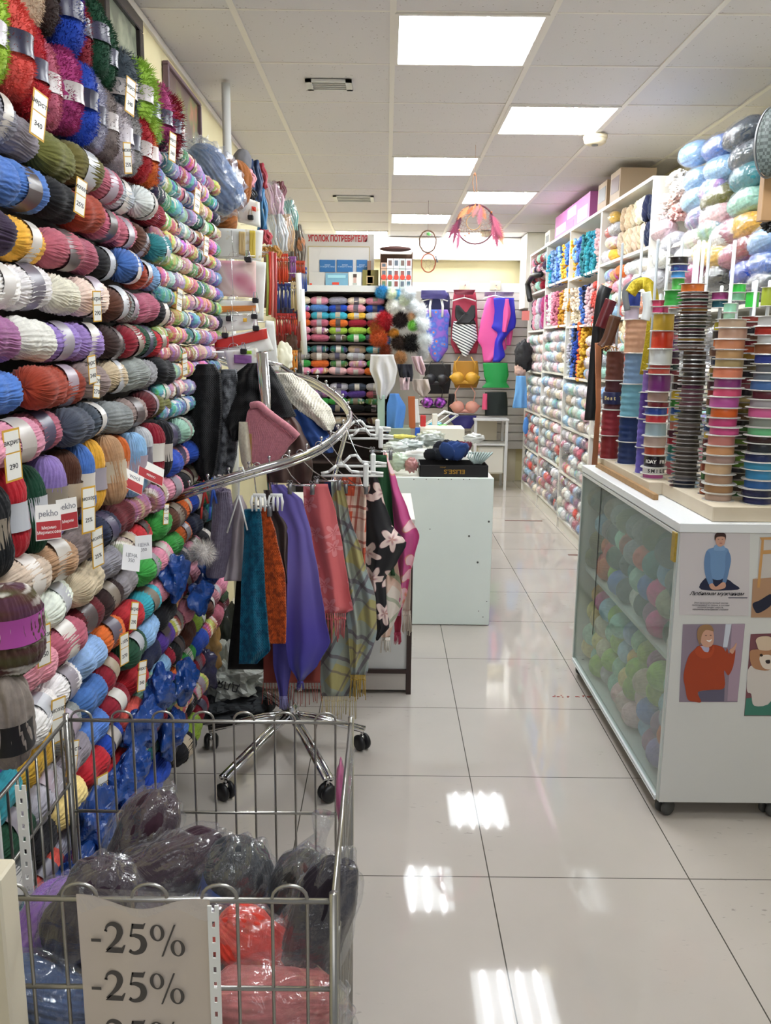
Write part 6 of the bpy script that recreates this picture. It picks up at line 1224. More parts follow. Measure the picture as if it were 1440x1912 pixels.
garment('pink_ribbon_cluster', [(735, 902, 910), (765, 900, 910)], 9.42, plain('neon_pink', 'e0567e', .5), 'neon pink strap pair at the left of the black top', 'strap', .02)
garment('swimsuit', [(735, 838, 850), (760, 836, 846), (780, 838, 850)], 9.6, BLACK, 'black strap piece between the lower bras', 'clothing', .02)
# beyond-the-wall white stand and storage box
e = empty('white_side_table', at(925, 915, Y=9.35), 'white slim side table at the end of the aisle', 'table')
x0, x1 = at(885, 780, Y=9.3).x, at(950, 780, Y=9.3).x; z1 = at(920, 782, Y=9.3).z; z2 = at(920, 829, Y=9.3).z
MB().box((x0, 9.25, z1-.02), (x1, 9.65, z1)).build('top', [WHITE], e); MB().box((x0, 9.27, z2-.015), (x1, 9.63, z2)).build('shelf', [WHITE], e)
for x, y in ((x0+.02, 9.28), (x1-.02, 9.28), (x0+.02, 9.62), (x1-.02, 9.62)): MB().box((x-.015, y-.015, 0), (x+.015, y+.015, z1-.02)).build('leg', [WHITE], e)
setp(MB().box((at(893, 837, Y=9.3).x, 9.3, at(893, 885, Y=9.3).z), (at(943, 837, Y=9.3).x, 9.6, z2-.03), 0, .02).build('storage_box', [plain('box_white', 'dcd9cd', .5)]), 'white plastic storage box hanging under the side table shelf', 'box')
setp(MB().box((at(893, 790, Y=9.3).x, 9.6, z2+.01), (at(935, 790, Y=9.3).x, 9.7, z1-.03)).build('beige_panel_box', [CREAM]), 'cream box on the side table shelf', 'box')
setp(MB().box((1.02, 9.72, .05), (1.12, 9.8, .15), 0, .004).build('small_wall_box', [plain('brown_box', '8a6048', .6)]), 'small brown box on the floor behind the side table', 'box')
setp(MB().box((XL+1.3, YB-.04, 0), (1.55, YB-.01, .9)).build('cream_back_panel', [CREAM]), 'cream lower panel of the back wall behind the side table', 'panel')
# ---------------------------------------------------------------- long shelving on the right
SX = 1.53; SD = .36; BAYS = [3.05, 5.12, 6.3, 7.35, 8.4, 9.35]; LV = [.10, .50, .90, 1.32, 1.74, 2.13, 2.52]
e = empty('wall_shelving', (SX+SD/2, 6.5, 0), 'long cream-white shelving along the right wall filled with yarn', 'shelving')
SHW = plain('shelving_white', 'e8e5dc', .45, noise_amt=.06, scale=3)
for y in BAYS + [6.32, ]: MB().box((SX, y-.011, 0), (SX+SD, y+.011, 2.54)).build('upright_panel', [SHW], e)
MB().box((SX+SD, BAYS[0], 0), (SX+SD+.01, BAYS[-1], 2.54)).build('back_board', [SHW], e); MB().box((SX-.005, 5.12, 2.525), (SX+SD, BAYS[-1], 2.545)).build('top_board', [SHW], e); MB().box((SX+.02, BAYS[0], 0), (SX+.035, BAYS[-1], .09)).build('plinth', [SHW], e)
for b_ in range(5):
    for l, z in enumerate(LV[:-1] + ([2.52] if 0 else [])):
        if b_ == 0 and z > 1.4: continue
        zz = z + (.0 if b_ % 2 == 0 else .02)
        MB().box((SX+.004, BAYS[b_]+.012, zz-.009), (SX+SD, BAYS[b_+1]-.012, zz+.009)).build('shelf', [SHW], e)
# balls and bagged skeins on the shelves, axis pointing to the aisle or along the shelf
FB = [skein_data('film_ball_mesh', Y_PLAIN, .12, .05, .1, 18, 14, .06, s+30, 1.2, nu=54) for s in range(3)]; FBM = skein_data('film_ball_multi', Y_MULTI, .12, .05, .1, 18, 14, .06, 39, 1.2, nu=54)
def film_data(name, r, seed, amp=.2):
    m = MB(); m.ell((0, 0, 0), r, 0, 26, 18, amp, 4.5, seed); return m.data(name, [FILM])
FD = [film_data('film_mesh', (.07, .057, .057), s) for s in range(3)]
# twisted chunky hanks: chain of puffs hanging
def hank_data(name, mat, seed, L=.17, r=.028):
    m = MB(); rr = random.Random(seed); P1 = []; P2 = []
    for s in (0, 2.1, 4.2):
        P = []; rad = []
        for j in range(16):
            t = j/15; a = s + t*7; q = math.sin(PI*min(1, t*1.1+.0001))**.3; P.append((r*.62*math.cos(a)*q, r*.62*math.sin(a)*q, -L*t + L/2)); rad.append(r*.6*q*(1+.15*math.sin(j*1.9+s))+.002)
        m.tube(P, rad, 12)
    m.U = [(i % 12/12, i/12/16) for i in range(len(m.V))]
    return m.data(name, [mat], True, True)
HK = [hank_data('hank_mesh', Y_PLAIN, s) for s in range(2)]; HKM = hank_data('hank_multi', Y_MULTI, 5)
def loopy_data(name, seed):
    """chunky loop yarn: a column of small puffs"""
    m = MB(); rr = random.Random(seed)
    for k in range(46): a = rr.uniform(0, 6.28); z = rr.uniform(-.085, .085); m.ell((.03*math.cos(a), .03*math.sin(a), z), (.015, .015, .013), 0, 8, 6, 0)
    m.U = [(.5, .5)]*len(m.V); return m.data(name, [Y_PLAIN], True, True)
LO = [loopy_data('loop_yarn_mesh', s) for s in range(3)]
GR = 'yarn on the long right-hand shelving'; BN = ['nearest', 'second', 'third', 'fourth', 'farthest']; LN = ['bottom', 'second', 'third', 'fourth', 'fifth', 'top']
def cell(b_, l, kind, cols, y0=None, y1=None, z0=None, z1=None, dz=None, wrap=.5):
    Y0_, Y1_ = (y0 or BAYS[b_]+.03), (y1 or BAYS[b_+1]-.03); Z0 = (z0 or LV[l]+.01 + (.0 if b_ % 2 == 0 else .02)); Z1 = (z1 or (LV[l+1]-.015 if l+1 < len(LV) else 2.5))
    kw = {'ball': (.118, .098), 'end': (.105, .098), 'hank': (.072, .17), 'loop': (.085, .15), 'roll': (.16, .09)}[kind]
    z = Z0 + kw[1]*.47; r_ = 0
    while z < Z1 - kw[1]*.2:
        y = Y0_ + kw[0]*.5 + (kw[0]*.3 if r_ % 2 else 0); n = 0
        while y < Y1_ - kw[0]*.3:
            f = n/max(1, (Y1_-Y0_)/kw[0]); c = cols[min(len(cols)-1, int(f*len(cols)*.999))] if kind in ('hank', 'loop') else R.choice(cols)
            c = c if isinstance(c, str) else R.choice(c)
            x = SX + .045 + R.uniform(-.02, .015); w = word(c)
            mu = R.random() < .25 and kind in ('ball', 'end', 'roll')
            if kind in ('ball', 'roll'): D, rot = (FBM if mu else R.choice(FB)), (R.uniform(0, 6), R.uniform(-.2, .2), PI/2 + R.uniform(-.25, .25))
            elif kind == 'end': D, rot = (FBM if mu else R.choice(FB)), (R.uniform(0, 6), R.uniform(-.3, .3), R.uniform(-.3, .3))
            elif kind == 'hank': D, rot = R.choice(HK), (R.uniform(-.12, .12), R.uniform(-.12, .12), R.uniform(0, 6))
            else: D, rot = R.choice(LO), (R.uniform(-.12, .12), R.uniform(-.12, .12), R.uniform(0, 6))
            nm = {'ball': 'ball', 'end': 'ball', 'roll': 'skein', 'hank': 'twisted hank', 'loop': 'loopy chunky yarn'}[kind]
            o = inst({'hank': 'yarn_hank', 'loop': 'loop_yarn'}.get(kind, 'yarn_ball'), D, (x, y, z + R.uniform(-.004, .004)), rot, (1.35, .92, .92) if kind == 'roll' else 1, vary(c))
            wr = kind in ('ball', 'end', 'roll') and R.random() < wrap
            setp(o, '%s %s%s, %s along, %s row up, %s shelf, %s right bay' % (w, 'film-wrapped ' if wr else '', nm, ORD[n], ORD[r_], LN[min(l, 5)], BN[b_]), 'yarn', GR)
            if wr: inst('clear_wrap', R.choice(FD), (0, 0, 0), (R.uniform(0, 6), 0, 0), 1, None, o)
            y += kw[0]*R.uniform(.97, 1.04); n += 1
        z += kw[1]*(dz or .93); r_ += 1
PALE = L_('white lightgrey palepink paleblue cream grey mint lightblue beige white palepink'); MIXP = L_('white palepink lightgrey paleblue rose cream slate mauve lightblue coral grey white')
for b_ in range(1, 5):
    for l in range(0, 3 if b_ < 3 else 4): cell(b_, l, 'ball', MIXP if l < 2 else PALE, wrap=.7)
cell(1, 3, 'roll', PALE, wrap=.6); cell(2, 3, 'loop', L_('yellow orange royal navy blue lightgrey navy'), y0=6.75); cell(2, 3, 'roll', L_('palepink cream white lightblue'), y1=6.72, y0=6.34)
cell(1, 4, 'roll', L_('palepink lightblue orange pink white mint cream coral'), wrap=.6); cell(1, 5, 'roll', L_('palepink coral yellow rose lightgrey white'), y0=5.95, wrap=.7); cell(1, 5, 'hank', [['navy'], ['beige', 'cream'], ['cream', 'beige'], ['beige']], y1=5.93)
cell(2, 4, 'loop', L_('coral palepink navy blue cream cream mustard')); cell(2, 5, 'loop', L_('palepink turquoise turquoise teal blue lightblue yellow'))
cell(3, 4, 'loop', L_('cream mustard rose pink white magenta')); cell(3, 5, 'loop', L_('blue yellow lightblue blue lightblue blue turquoise')); cell(4, 4, 'hank', L_('magenta mauve lightgrey pink darkpurple')); cell(4, 5, 'ball', L_('mint turquoise crimson pink darkpurple'), wrap=.1)
# near bay: hanks below, film-wrapped packs above
cell(0, 3, 'roll', L_('white lightgrey grey silver cream'), y0=3.5, wrap=.6); cell(0, 2, 'ball', MIXP, y0=4.0)
SHB = MB(); SHB.box((SX+.004, 3.2, 1.735), (SX+SD, 5.1, 1.753)); SHB.build('shelf', [SHW], e); MB().box((SX+.004, 4.3, 2.1), (SX+SD, 5.1, 2.118)).build('shelf', [SHW], e)
cell(0, 4, 'hank', [['cream'], ['coral', 'red'], ['beige'], ['brown', 'tan'], ['black']], y0=5.16, y1=5.9, z0=1.42, z1=1.72)
PKD = skein_data('pack_mesh', Y_PLAIN, .30, .062, .02, 22, 18, .04, 44, 1.0, nu=66, lump=.12); PKDM = skein_data('pack_mesh_multi', Y_MULTI, .30, .062, .02, 22, 18, .04, 45, 1.0, nu=66); PFD = film_data('pack_film_mesh', (.166, .068, .068), 9, .12)
PACKS = [(1390, 250, 3.62, 'slate'), (1345, 275, 3.95, 'blue'), (1300, 287, 4.3, 'lightblue'), (1400, 290, 3.62, 'slate'), (1350, 315, 3.95, 'lightblue'), (1305, 335, 4.3, 'lightblue'), (1400, 330, 3.6, 'teal'), (1335, 355, 4.0, 'lightblue'), (1300, 372, 4.35, 'paleblue'),
         (1395, 378, 3.65, 'mint'), (1345, 370, 4.0, 'olive'), (1310, 408, 4.3, 'lilac'), (1340, 402, 4.1, 'palepink'), (1395, 425, 3.62, 'yellow'), (1330, 430, 4.0, 'mint'), (1360, 440, 3.85, 'white'), (1350, 478, 3.9, 'yellow'), (1400, 465, 3.6, 'crimson'), (1300, 450, 4.35, 'cream'), (1290, 478, 4.4, 'white'), (1320, 472, 4.2, 'paleyellow'),
         (1400, 510, 3.6, 'royal'), (1345, 520, 3.9, 'black'), (1260, 455, 4.7, 'lightgrey'), (1245, 480, 4.75, 'white'), (1270, 505, 4.6, 'grey'), (1225, 520, 4.9, 'lightgrey'), (1290, 510, 4.4, 'magenta'), (1435, 495, 3.4, 'blue'), (1435, 530, 3.4, 'slate'), (1400, 550, 3.6, 'navy'), (1240, 430, 4.75, 'palepink'), (1375, 478, 3.75, 'rose'), (1375, 432, 3.8, 'rose'), (1435, 450, 3.38, 'lightblue')]
PKW = []
for q, (px, py, Y, c) in enumerate(PACKS): PKW.append(('%s, %s the divider,' % (['topmost', 'high', 'in the middle', 'low', 'at the bottom'][min(4, int((py-240)/62))], 'nearest to' if px < 1290 else 'right of' if px < 1330 else 'midway from' if px < 1380 else 'far right of')) + ('' if q % 2 else ' front,'))
for q, (px, py, Y, c) in enumerate(PACKS):
    p = at(px, py, Y=Y); p.x = min(max(p.x, SX+.05), SX+.12)
    z_ = at(px, py, X=p.x); o = inst('yarn_pack', PKDM if q in (7, 11, 14, 18) else PKD, (p.x, z_.y, z_.z), (R.uniform(0, 6), R.uniform(-.08, .08), PI/2 + R.uniform(-.08, .08)), 1, vary(c, .04)); setp(o, '%s film-wrapped yarn pack %s upper right' % (word(c), PKW[q]), 'yarn pack', 'film-wrapped packs at the upper right')
    inst('film_wrap', PFD, (0, 0, 0), (R.uniform(0, 6), 0, 0), 1, None, o)
for q, (px, py, c) in enumerate([(1265, 335, 'f0ece8'), (1275, 350, 'ece6e2'), (1255, 375, 'e8dcd6'), (1270, 395, 'e9b9b4'), (1240, 400, 'ece8e4')]):
    p = at(px, py, X=SX+.07); crumple('film_yarn_bag', p, (.05, .12, .045), [plain('bagw_' + c, c, .3, bump=.9, scale=40)], q+60, 'pale film bag of white and pink yarn, %s one beside the divider' % ORD[q], 'bag', 'pale film bags beside the divider', .5, 3.5)
# dark mesh fan and wooden post at the right edge
p = at(1440, 265, Y=3.15); o = empty('dark_mesh_hat', p, 'dark green-grey mesh hat at the top right edge of the picture', 'hat')
t = NT('dark_mesh'); tc = t.add('TexCoord'); ck = t.add('TexChecker', i_Scale=90.0); ck.inputs[1].default_value = srgb('3c4442'); ck.inputs[2].default_value = srgb('5f6866'); t.link(tc, 'Object', ck, 0); t.link(ck, 0, t.b, 'Base Color'); t.bump(ck, 1, .5, .003)
MB().ell(p, (.05, .03, .115), 0, 32, 20).build('crown', [t.m], o, True); MB().tube([p + Vector((.052*math.cos(2*PI*i/30), .01, .118*math.sin(2*PI*i/30))) for i in range(30)], .004, 8, closed=True).build('rim', [STEEL], o, True)
a, b2 = at(1436, 315, Y=3.2), at(1424, 412, Y=3.2); setp(MB().box((a.x-.012, 3.2, b2.z), (a.x+.03, 3.24, a.z), 0, .002).build('wooden_post', [plain('pine_post', 'b08a62', .6, noise_amt=.2, scale=12)]), 'bare wooden post at the right edge below the mesh hat', 'post')
crumple('black_bag', at(1438, 418, Y=3.3), (.03, .03, .03), [BLACK], 4, 'black plastic bag at the right edge under the post', 'bag', None, .5, 3)
# boxes on top of the shelving
a, b2 = at(1018, 425, X=SX+.02), at(1062, 425, X=SX+.02)
def topbox(y0, y1, h, mt, lab, pat=None):
    e2 = empty('carton', (SX+.12, (y0+y1)/2, 2.545), lab, 'box'); MB().box((SX+.01, y0, 2.546), (SX+.25, y1, 2.546+h), 0, .002).build('box_body', [mt], e2)
    for k, (c, u0, u1, v0, v1) in enumerate(pat or []): MB().box((SX+.0085, lerp(y0, y1, u0), 2.546+h*v0), (SX+.01, lerp(y0, y1, u1), 2.546+h*v1)).build('printed_patch', [plain('patch_' + c, c, .5)], e2)
topbox(6.75, 8.1, .2, plain('magenta_box', 'b0609c', .5), 'long magenta-pink printed carton on top of the right shelving', [('e6c2d8', .05, .3, .1, .6), ('d9b0cc', .35, .6, .5, .9), ('efe0ea', .65, .95, .15, .5), ('c0568a', .4, .6, .1, .35)])
topbox(6.25, 6.5, .19, plain('kraft_box', 'a58a6c', .6), 'brown small carton beside the magenta one', [('4a4440', .1, .9, .3, .8)]); topbox(5.9, 6.15, .2, plain('kraft_box2', 'a8927a', .6), 'second brown carton nearest on the shelving top', [('5a3a34', .1, .9, .3, .8)]); topbox(8.35, 8.6, .13, plain('cream_box', 'd8d2c0', .6), 'small cream box with a dark mark beyond the magenta carton', [('3a3a38', .2, .8, .2, .7)])
c = at(1012, 545, X=SX-.05); MB_ = MB().tube([at(990, 560, X=SX-.04), at(985, 530, X=SX-.04), at(995, 515, X=SX-.04), at(1010, 512, X=SX-.04)], .03, 10); setp(MB_.build('black_curved_handle', [BLACK], None, True), 'black curved bag rim at the far end of the shelving', 'bag')
for px, py, col, r, lab in ((978, 665, '1c1c20', (.09, .09, .16), 'black beaded net ball hanging at the far end'), (972, 690, 'c9a79a', (.06, .06, .08), 'pink-beige hanging bundle under the black net')):
    soft('hanging_net', px, py, 9.0, r, col, lab, 'bundle', 3, plain('net_' + col, col, .7, bump=.9, scale=60), .3, 3)
hangcloth('light_blue_apron', [(702, 964, 982, 8.9), (730, 962, 984, 8.9), (762, 957, 984, 8.9)], '6fa8e0', 'light blue small dress hanging at the far end', 'clothing', 2, .03, depth=.03)
soft('blue_cloth', 982, 795, 8.8, (.03, .03, .09), '4f86cf', 'narrow blue cloth hanging below the light blue dress', 'cloth', 5)
setp(MB().box((at(975, 585, Y=8.9).x, 8.9, at(975, 598, Y=8.9).z), (at(989, 585, Y=8.9).x, 8.905, at(975, 580, Y=8.9).z)).build('red_price_card', [plain('price_card', 'e0837a', .5)]), 'pink-red price card at the far end of the shelving', 'price card')

# ---------------------------------------------------------------- glass cabinet on castors
gx0, gx1, gy0, gy1, gz0, gz1 = .93, 1.40, 2.58, 3.91, .062, 1.022
e = empty('glass_cabinet', ((gx0+gx1)/2, (gy0+gy1)/2, 0), 'white cabinet on castors with a glass side full of cotton balls', 'cabinet')
EDGE = plain('alu_edge', 'c9d2cf', .35, .3)
MB().box((gx0, gy0, gz0), (gx1, gy0+.018, gz1-.03), 0, .001).build('end_panel', [WHITE], e); MB().box((gx0, gy1-.018, gz0), (gx1, gy1, gz1-.03)).build('end_panel', [WHITE], e)
MB().box((gx0+.01, gy0+.018, gz0), (gx1, gy1-.018, gz0+.018)).build('bottom', [WHITE], e); MB().box((gx0-.006, gy0-.006, gz1-.03), (gx1+.02, gy1+.006, gz1), 0, .002).build('top', [plain('cab_top', 'e6e9ec', .3)], e)
MB().box((gx1-.012, gy0+.018, gz0), (gx1, gy1-.018, gz1-.03)).build('back', [plain('cab_back', '8f9a94', .7)], e); zs = .52
MB().box((gx0+.03, gy0+.018, zs), (gx1-.012, gy1-.018, zs+.016)).build('middle_shelf', [WHITE], e)
MB().box((gx0-.002, gy0+.02, gz0+.012), (gx0+.002, gy1-.02, gz1-.04)).build('glass_pane', [GLASS], e)
for y in (gy0+.012, gy1-.012): MB().box((gx0-.005, y-.008, gz0+.004), (gx0+.006, y+.008, gz1-.032)).build('edge_strip', [EDGE], e)
for z in (gz0+.006, gz1-.04): MB().box((gx0-.007, gy0+.02, z-.006), (gx0+.007, gy1-.02, z+.006)).build('glass_rail', [WHITE if z > .5 else plain('rail_white', 'eef2f4', .3)], e)
m = MB()
for z in (gz0+.012, gz0+.0): m.tube([(gx0-.008, gy0+.02, z), (gx0-.008, gy1-.02, z)], .003, 6)
m.build('lower_bead', [plain('rail_white', 'eef2f4', .3)], e)
m = MB(); m.tube([(gx0-.004, 3.55, gz0+.25), (gx0-.004, 3.55, gz1-.05)], .0016, 5); m.build('glass_joint', [BLACK], e)
for x, y in ((gx0+.035, gy0+.04), (gx1-.08, gy0+.04), (gx0+.035, gy1-.06), (gx1-.08, gy1-.06)): castor((x, y, 0), e, .028, .5, 'castor', plain('grey_rubber', '4a4a48', .6))
MB().box((gx0-.012, gy0+.006, gz1-.13), (gx0-.004, gy0+.04, gz1-.035), 0, .001).build('price_holder', [plain('holder_yellow', 'c9a83c', .4, noise_amt=.6, scale=70)], e)
# cotton balls inside
CB = []
def cball(name, s, w=0):
    r = .052; nu, nv = 96, 26; V = []; U = []; Fc = []
    for j in range(nv+1):
        ph = .22 + (PI-.44)*j/nv
        for i in range(nu):
            t = 2*PI*i/nu; k = 1 + .028*math.cos(13*(t + 1.1*math.cos(ph))) * math.cos(13*(t - 1.1*math.cos(ph)))
            x = r*1.05*math.cos(ph)
            if j in (0, nv): k *= .8
            V.append((x*(1 if 0 < j < nv else .8), r*k*math.sin(ph)*math.cos(t), r*k*math.sin(ph)*math.sin(t))); U.append((i/nu, j/nv))
    for j in range(nv):
        for i in range(nu): Fc.append((j*nu+i, j*nu+(i+1) % nu, (j+1)*nu+(i+1) % nu, (j+1)*nu+i))
    Fc += [tuple(range(nu))[::-1], tuple(nv*nu+i for i in range(nu))]
    return mesh_data(name, V, Fc, Y_PLAIN, True, U)
CB = [cball('cotton_ball_mesh', 1)]
GB2 = 'cotton balls in the glass cabinet'
def crow(z, y0, n, cols, lab, x=gx0+.075, dy=.108):
    for k in range(n):
        c = cols[k % len(cols)]; o = inst('cotton_ball', CB[0], (x + R.uniform(-.012, .03), y0 + dy*k + R.uniform(-.01, .01), z + R.uniform(-.004, .004)), (R.uniform(0, 6), R.uniform(-.5, .5), R.uniform(-.6, .6)), R.uniform(.98, 1.08), vary(c)); setp(o, '%s cotton ball, %s from near end, %s row of glass cabinet' % (word(c), ORD[k], lab), 'yarn ball', GB2)
rows_lo = [L_('coral lilac mauve lightblue palepink palepink palepink mint lightgrey lime mint paleyellow'), L_('orange mauve blue palepink lime paleyellow mint lime cream paleyellow mint paleyellow'), L_('lightgrey paleblue lime beige lime yellow paleblue lime mint cream paleyellow paleyellow'), L_('mint lime mauve lime mint lightblue mint lime paleblue hotpink yellow orange'), L_('hotpink lightgrey lime grey lime hotpink lime magenta pink teal yellow orange')]
for q, c in enumerate(rows_lo[:4]): crow(gz0+.075+.094*q, gy0+.085 + (.05 if q % 2 else 0), 11 + (q % 2 == 0), c, ['bottom', 'second', 'third', 'fourth'][q])
rows_hi = [L_('white darkgreen hotpink mauve slate white slate blue lime orange coral olive'), L_('grey beige hotpink blue mint teal slate darkgreen coral orange olive'), L_('slate grey lightblue teal coral grey rust mint'), L_('taupe slate darkgreen olive grey grey olive grey')]
for q, c in enumerate(rows_hi): crow(zs+.07+.092*q, gy0+.085 + (.05 if q % 2 else 0), [12, 11, 11, 12][q], c, ['first upper', 'second upper', 'third upper', 'top'][q])
# pictures taped to the end panel
PY = gy0 - .0015
def poly(name, pts, col, parent, dy=0, c4=None, curve=True):
    P = [at(a, b, Y=PY-dy) for a, b in pts]; n = len(P); V = P + [p + Vector((0, .0006, 0)) for p in P]; Fc = [tuple(range(n))[::-1], tuple(range(n, 2*n))] + [(i, (i+1) % n, n+(i+1) % n, n+i) for i in range(n)]
    import bmesh
    o = mk(name, V, Fc, plain('print_' + col, col, .35), parent); return o
def sm(pts, k=4): 
    P = [Vector((a, b, 0)) for a, b in pts]; n = len(P); out = []
    for i in range(n):
        p0, p1, p2, p3 = P[i-1], P[i], P[(i+1) % n], P[(i+2) % n]
        for j in range(k): t = j/k; q = .5*((2*p1) + (p2-p0)*t + (2*p0-5*p1+4*p2-p3)*t*t + (3*p1-p0-3*p2+p3)*t**3); out.append((q.x, q.y))
    return out
Z_ = lambda x, y: (1250 + x/5.03, 970 + y/5.03)
def zp(*a): return [Z_(x, y) for x, y in a]
p1 = poly('poster', zp((105, 90), (760, 95), (745, 905), (95, 895)), 'cfc9cc', None, 0); setp(p1, 'magazine page of a seated man in a blue sweater, headed in Cyrillic', 'poster')
poly('trousers', sm(zp((335, 555), (420, 545), (540, 560), (600, 600), (648, 658), (300, 658))), '1d2340', p1, .0008); poly('sweater', sm(zp((430, 262), (520, 262), (560, 300), (535, 400), (508, 552), (395, 550), (385, 420), (350, 300))), '6f93be', p1, .0014); poly('sleeve', sm(zp((350, 300), (385, 330), (388, 470), (412, 600), (378, 618), (338, 520), (328, 400))), '6485b0', p1, .0018); poly('sleeve', sm(zp((555, 295), (580, 370), (562, 480), (530, 600), (500, 590), (525, 470), (530, 340))), '6485b0', p1, .0018)
poly('sweater_collar', sm(zp((432, 240), (510, 245), (522, 290), (425, 290))), '7fa2ca', p1, .002); poly('hands', sm(zp((375, 615), (408, 600), (440, 632), (500, 590), (528, 600), (525, 640), (470, 658), (400, 655))), 'c99a84', p1, .002)
poly('face', sm(zp((435, 170), (480, 155), (525, 170), (520, 225), (495, 250), (470, 255), (445, 232))), 'c99c88', p1, .0026); poly('hair', sm(zp((430, 200), (428, 150), (455, 122), (500, 120), (532, 145), (528, 195), (520, 165), (480, 160), (445, 168))), '3a2320', p1, .0032)
for x, y in ((462, 185), (500, 185)): poly('eye', sm(zp((x-8, y), (x, y-3), (x+8, y), (x, y+3))), '2a1c1a', p1, .0034)
poly('mouth', sm(zp((470, 222), (485, 219), (500, 222), (485, 228))), 'a0605a', p1, .0034)
M0 = lambda x, y, dy=.002: frame(at(*Z_(x, y), Y=PY-dy), (1, 0, 0), (0, 0, 1))
text('heading', 'Любимым мужчинам', .0165, M0(445, 698), INK, p1, .0002, shear=.35, bold=.0002); poly('underline', zp((555, 733), (735, 733), (735, 740), (555, 740)), '1d2340', p1, .0012)
text('caption', 'Этот мужской и теплый свитер\nвыполненный из пряжи, в составе\nкоторой входит шерсть,\nоформлен рельефными узорами', .0072, M0(388, 815), plain('caption_ink', '5a585e', .7), p1, .0002, shear=.3)
p2 = poly('poster', zp((128, 985), (712, 980), (640, 1715), (92, 1715)), '8e8090', None, 0); setp(p2, 'photo page of a smiling blond woman in a rust roll-neck sweater', 'poster')
poly('window_frame', zp((530, 984), (585, 983), (545, 1200), (505, 1200)), 'cdd3e0', p2, .0008); poly('lilac_wall', zp((590, 983), (708, 983), (640, 1705), (545, 1705)), 'a892a4', p2, .0008); poly('jeans', zp((272, 1620), (520, 1580), (515, 1708), (280, 1708)), '5d5a70', p2, .0012)
poly('sweater', sm(zp((285, 1185), (420, 1178), (500, 1200), (530, 1240), (545, 1210), (560, 1260), (600, 1220), (622, 1235), (600, 1380), (555, 1465), (515, 1420), (518, 1580), (400, 1600), (270, 1620), (300, 1712), (240, 1712), (175, 1690), (150, 1580), (135, 1460), (180, 1290), (240, 1220))), 'a5401f', p2, .0018)
poly('collar', sm(zp((245, 1230), (290, 1190), (330, 1240), (390, 1240), (410, 1180), (425, 1220), (390, 1290), (310, 1305), (255, 1270))), 'b54a26', p2, .0024); poly('shirt', sm(zp((288, 1190), (370, 1195), (365, 1245), (320, 1248), (295, 1230))), 'b9b6d0', p2, .0021)
poly('face', sm(zp((300, 1060), (340, 1020), (400, 1030), (420, 1100), (410, 1170), (370, 1200), (320, 1190), (290, 1130))), 'd0a08a', p2, .0027); poly('hair', sm(zp((262, 1100), (270, 1030), (320, 990), (390, 995), (420, 1050), (395, 1045), (340, 1040), (305, 1090), (290, 1180), (275, 1150))), '9a7654', p2, .0033)
poly('smile', sm(zp((350, 1132), (375, 1135), (402, 1125), (385, 1148), (365, 1148))), 'f0e8e4', p2, .0035); 
for x, y in ((345, 1090), (390, 1088)): poly('eye', sm(zp((x-10, y), (x, y-4), (x+10, y), (x, y+4))), '3a2622', p2, .0035)
poly('hand', sm(zp((565, 1230), (600, 1200), (628, 1160), (632, 1180), (610, 1240), (590, 1262))), 'cf9f88', p2, .0024)
p3 = poly('poster', zp((850, 165), (960, 165), (960, 920), (768, 920), (785, 560), (830, 540)), 'c9c2bd', None, 0); setp(p3, 'partly visible photo page with a pine stool at the right edge', 'poster')
poly('floorboards', zp((785, 560), (960, 545), (960, 920), (768, 920)), 'b08a6c', p3, .0008); poly('stool', zp((850, 170), (960, 165), (960, 190), (890, 190), (885, 290), (960, 285), (960, 320), (880, 325), (850, 640), (825, 640), (868, 200)), 'c9985e', p3, .0014); poly('dark_leg', sm(zp((785, 790), (850, 760), (960, 700), (960, 800), (840, 880), (800, 850))), '1c2036', p3, .0016)
p4 = poly('poster', zp((765, 1078), (960, 1070), (960, 1845), (703, 1845)), '7a4a52', None, 0); setp(p4, 'partly visible page of a small long-haired dog in a white knit', 'poster')
poly('grass', zp((722, 1680), (960, 1660), (960, 1840), (706, 1840)), '3c7a6a', p4, .0008); poly('knit_coat', sm(zp((760, 1380), (960, 1370), (960, 1700), (800, 1750), (770, 1640), (735, 1620), (730, 1540))), 'd2cbc6', p4, .0014); poly('head', sm(zp((760, 1240), (830, 1220), (960, 1215), (960, 1400), (830, 1410), (770, 1360))), 'b0805e', p4, .002)
poly('topknot', sm(zp((815, 1130), (860, 1100), (960, 1110), (960, 1220), (850, 1225), (825, 1180))), 'd6bfa6', p4, .0026); poly('muzzle', sm(zp((850, 1290), (960, 1280), (960, 1400), (880, 1390))), 'e0d2c4', p4, .0026); poly('nose', sm(zp((905, 1325), (945, 1320), (945, 1350), (915, 1352))), '2a2022', p4, .003); poly('eye', sm(zp((850, 1270), (870, 1262), (880, 1280), (860, 1288))), '2a1a16', p4, .003)
# ---------------------------------------------------------------- ribbon stand
e = empty('ribbon_stand', (1.22, 3.2, gz1), 'pine ribbon stand with white dowels on top of the glass cabinet', 'ribbon stand')
bz = gz1+.001
MB().box((1.035, 2.60, bz), (1.4, 3.10, bz+.048), 0, .002).build('base_board', [WOOD], e); MB().box((.985, 3.10, bz), (1.4, 3.88, bz+.047), 0, .002).build('base_board', [WOOD], e); MB().box((.968, 2.98, bz), (.985, 3.84, bz+.02)).build('chipboard_edge', [PLY], e)
sc = MB()
for px, py in ((1356, 957), (1346, 968), (1412, 966), (1430, 958)): p = at(px, py, Y=2.62); sc.lathe([(0, -.001), (.004, -.001), (.004, .001)], (p.x, 2.62, p.z), 12, axis='Y')
sc.build('screw_head', [plain('rust_screw', '7a4a36', .6)], e); BZ = bz+.048
SPOOL = {}; SPT = {}; COLAX = []
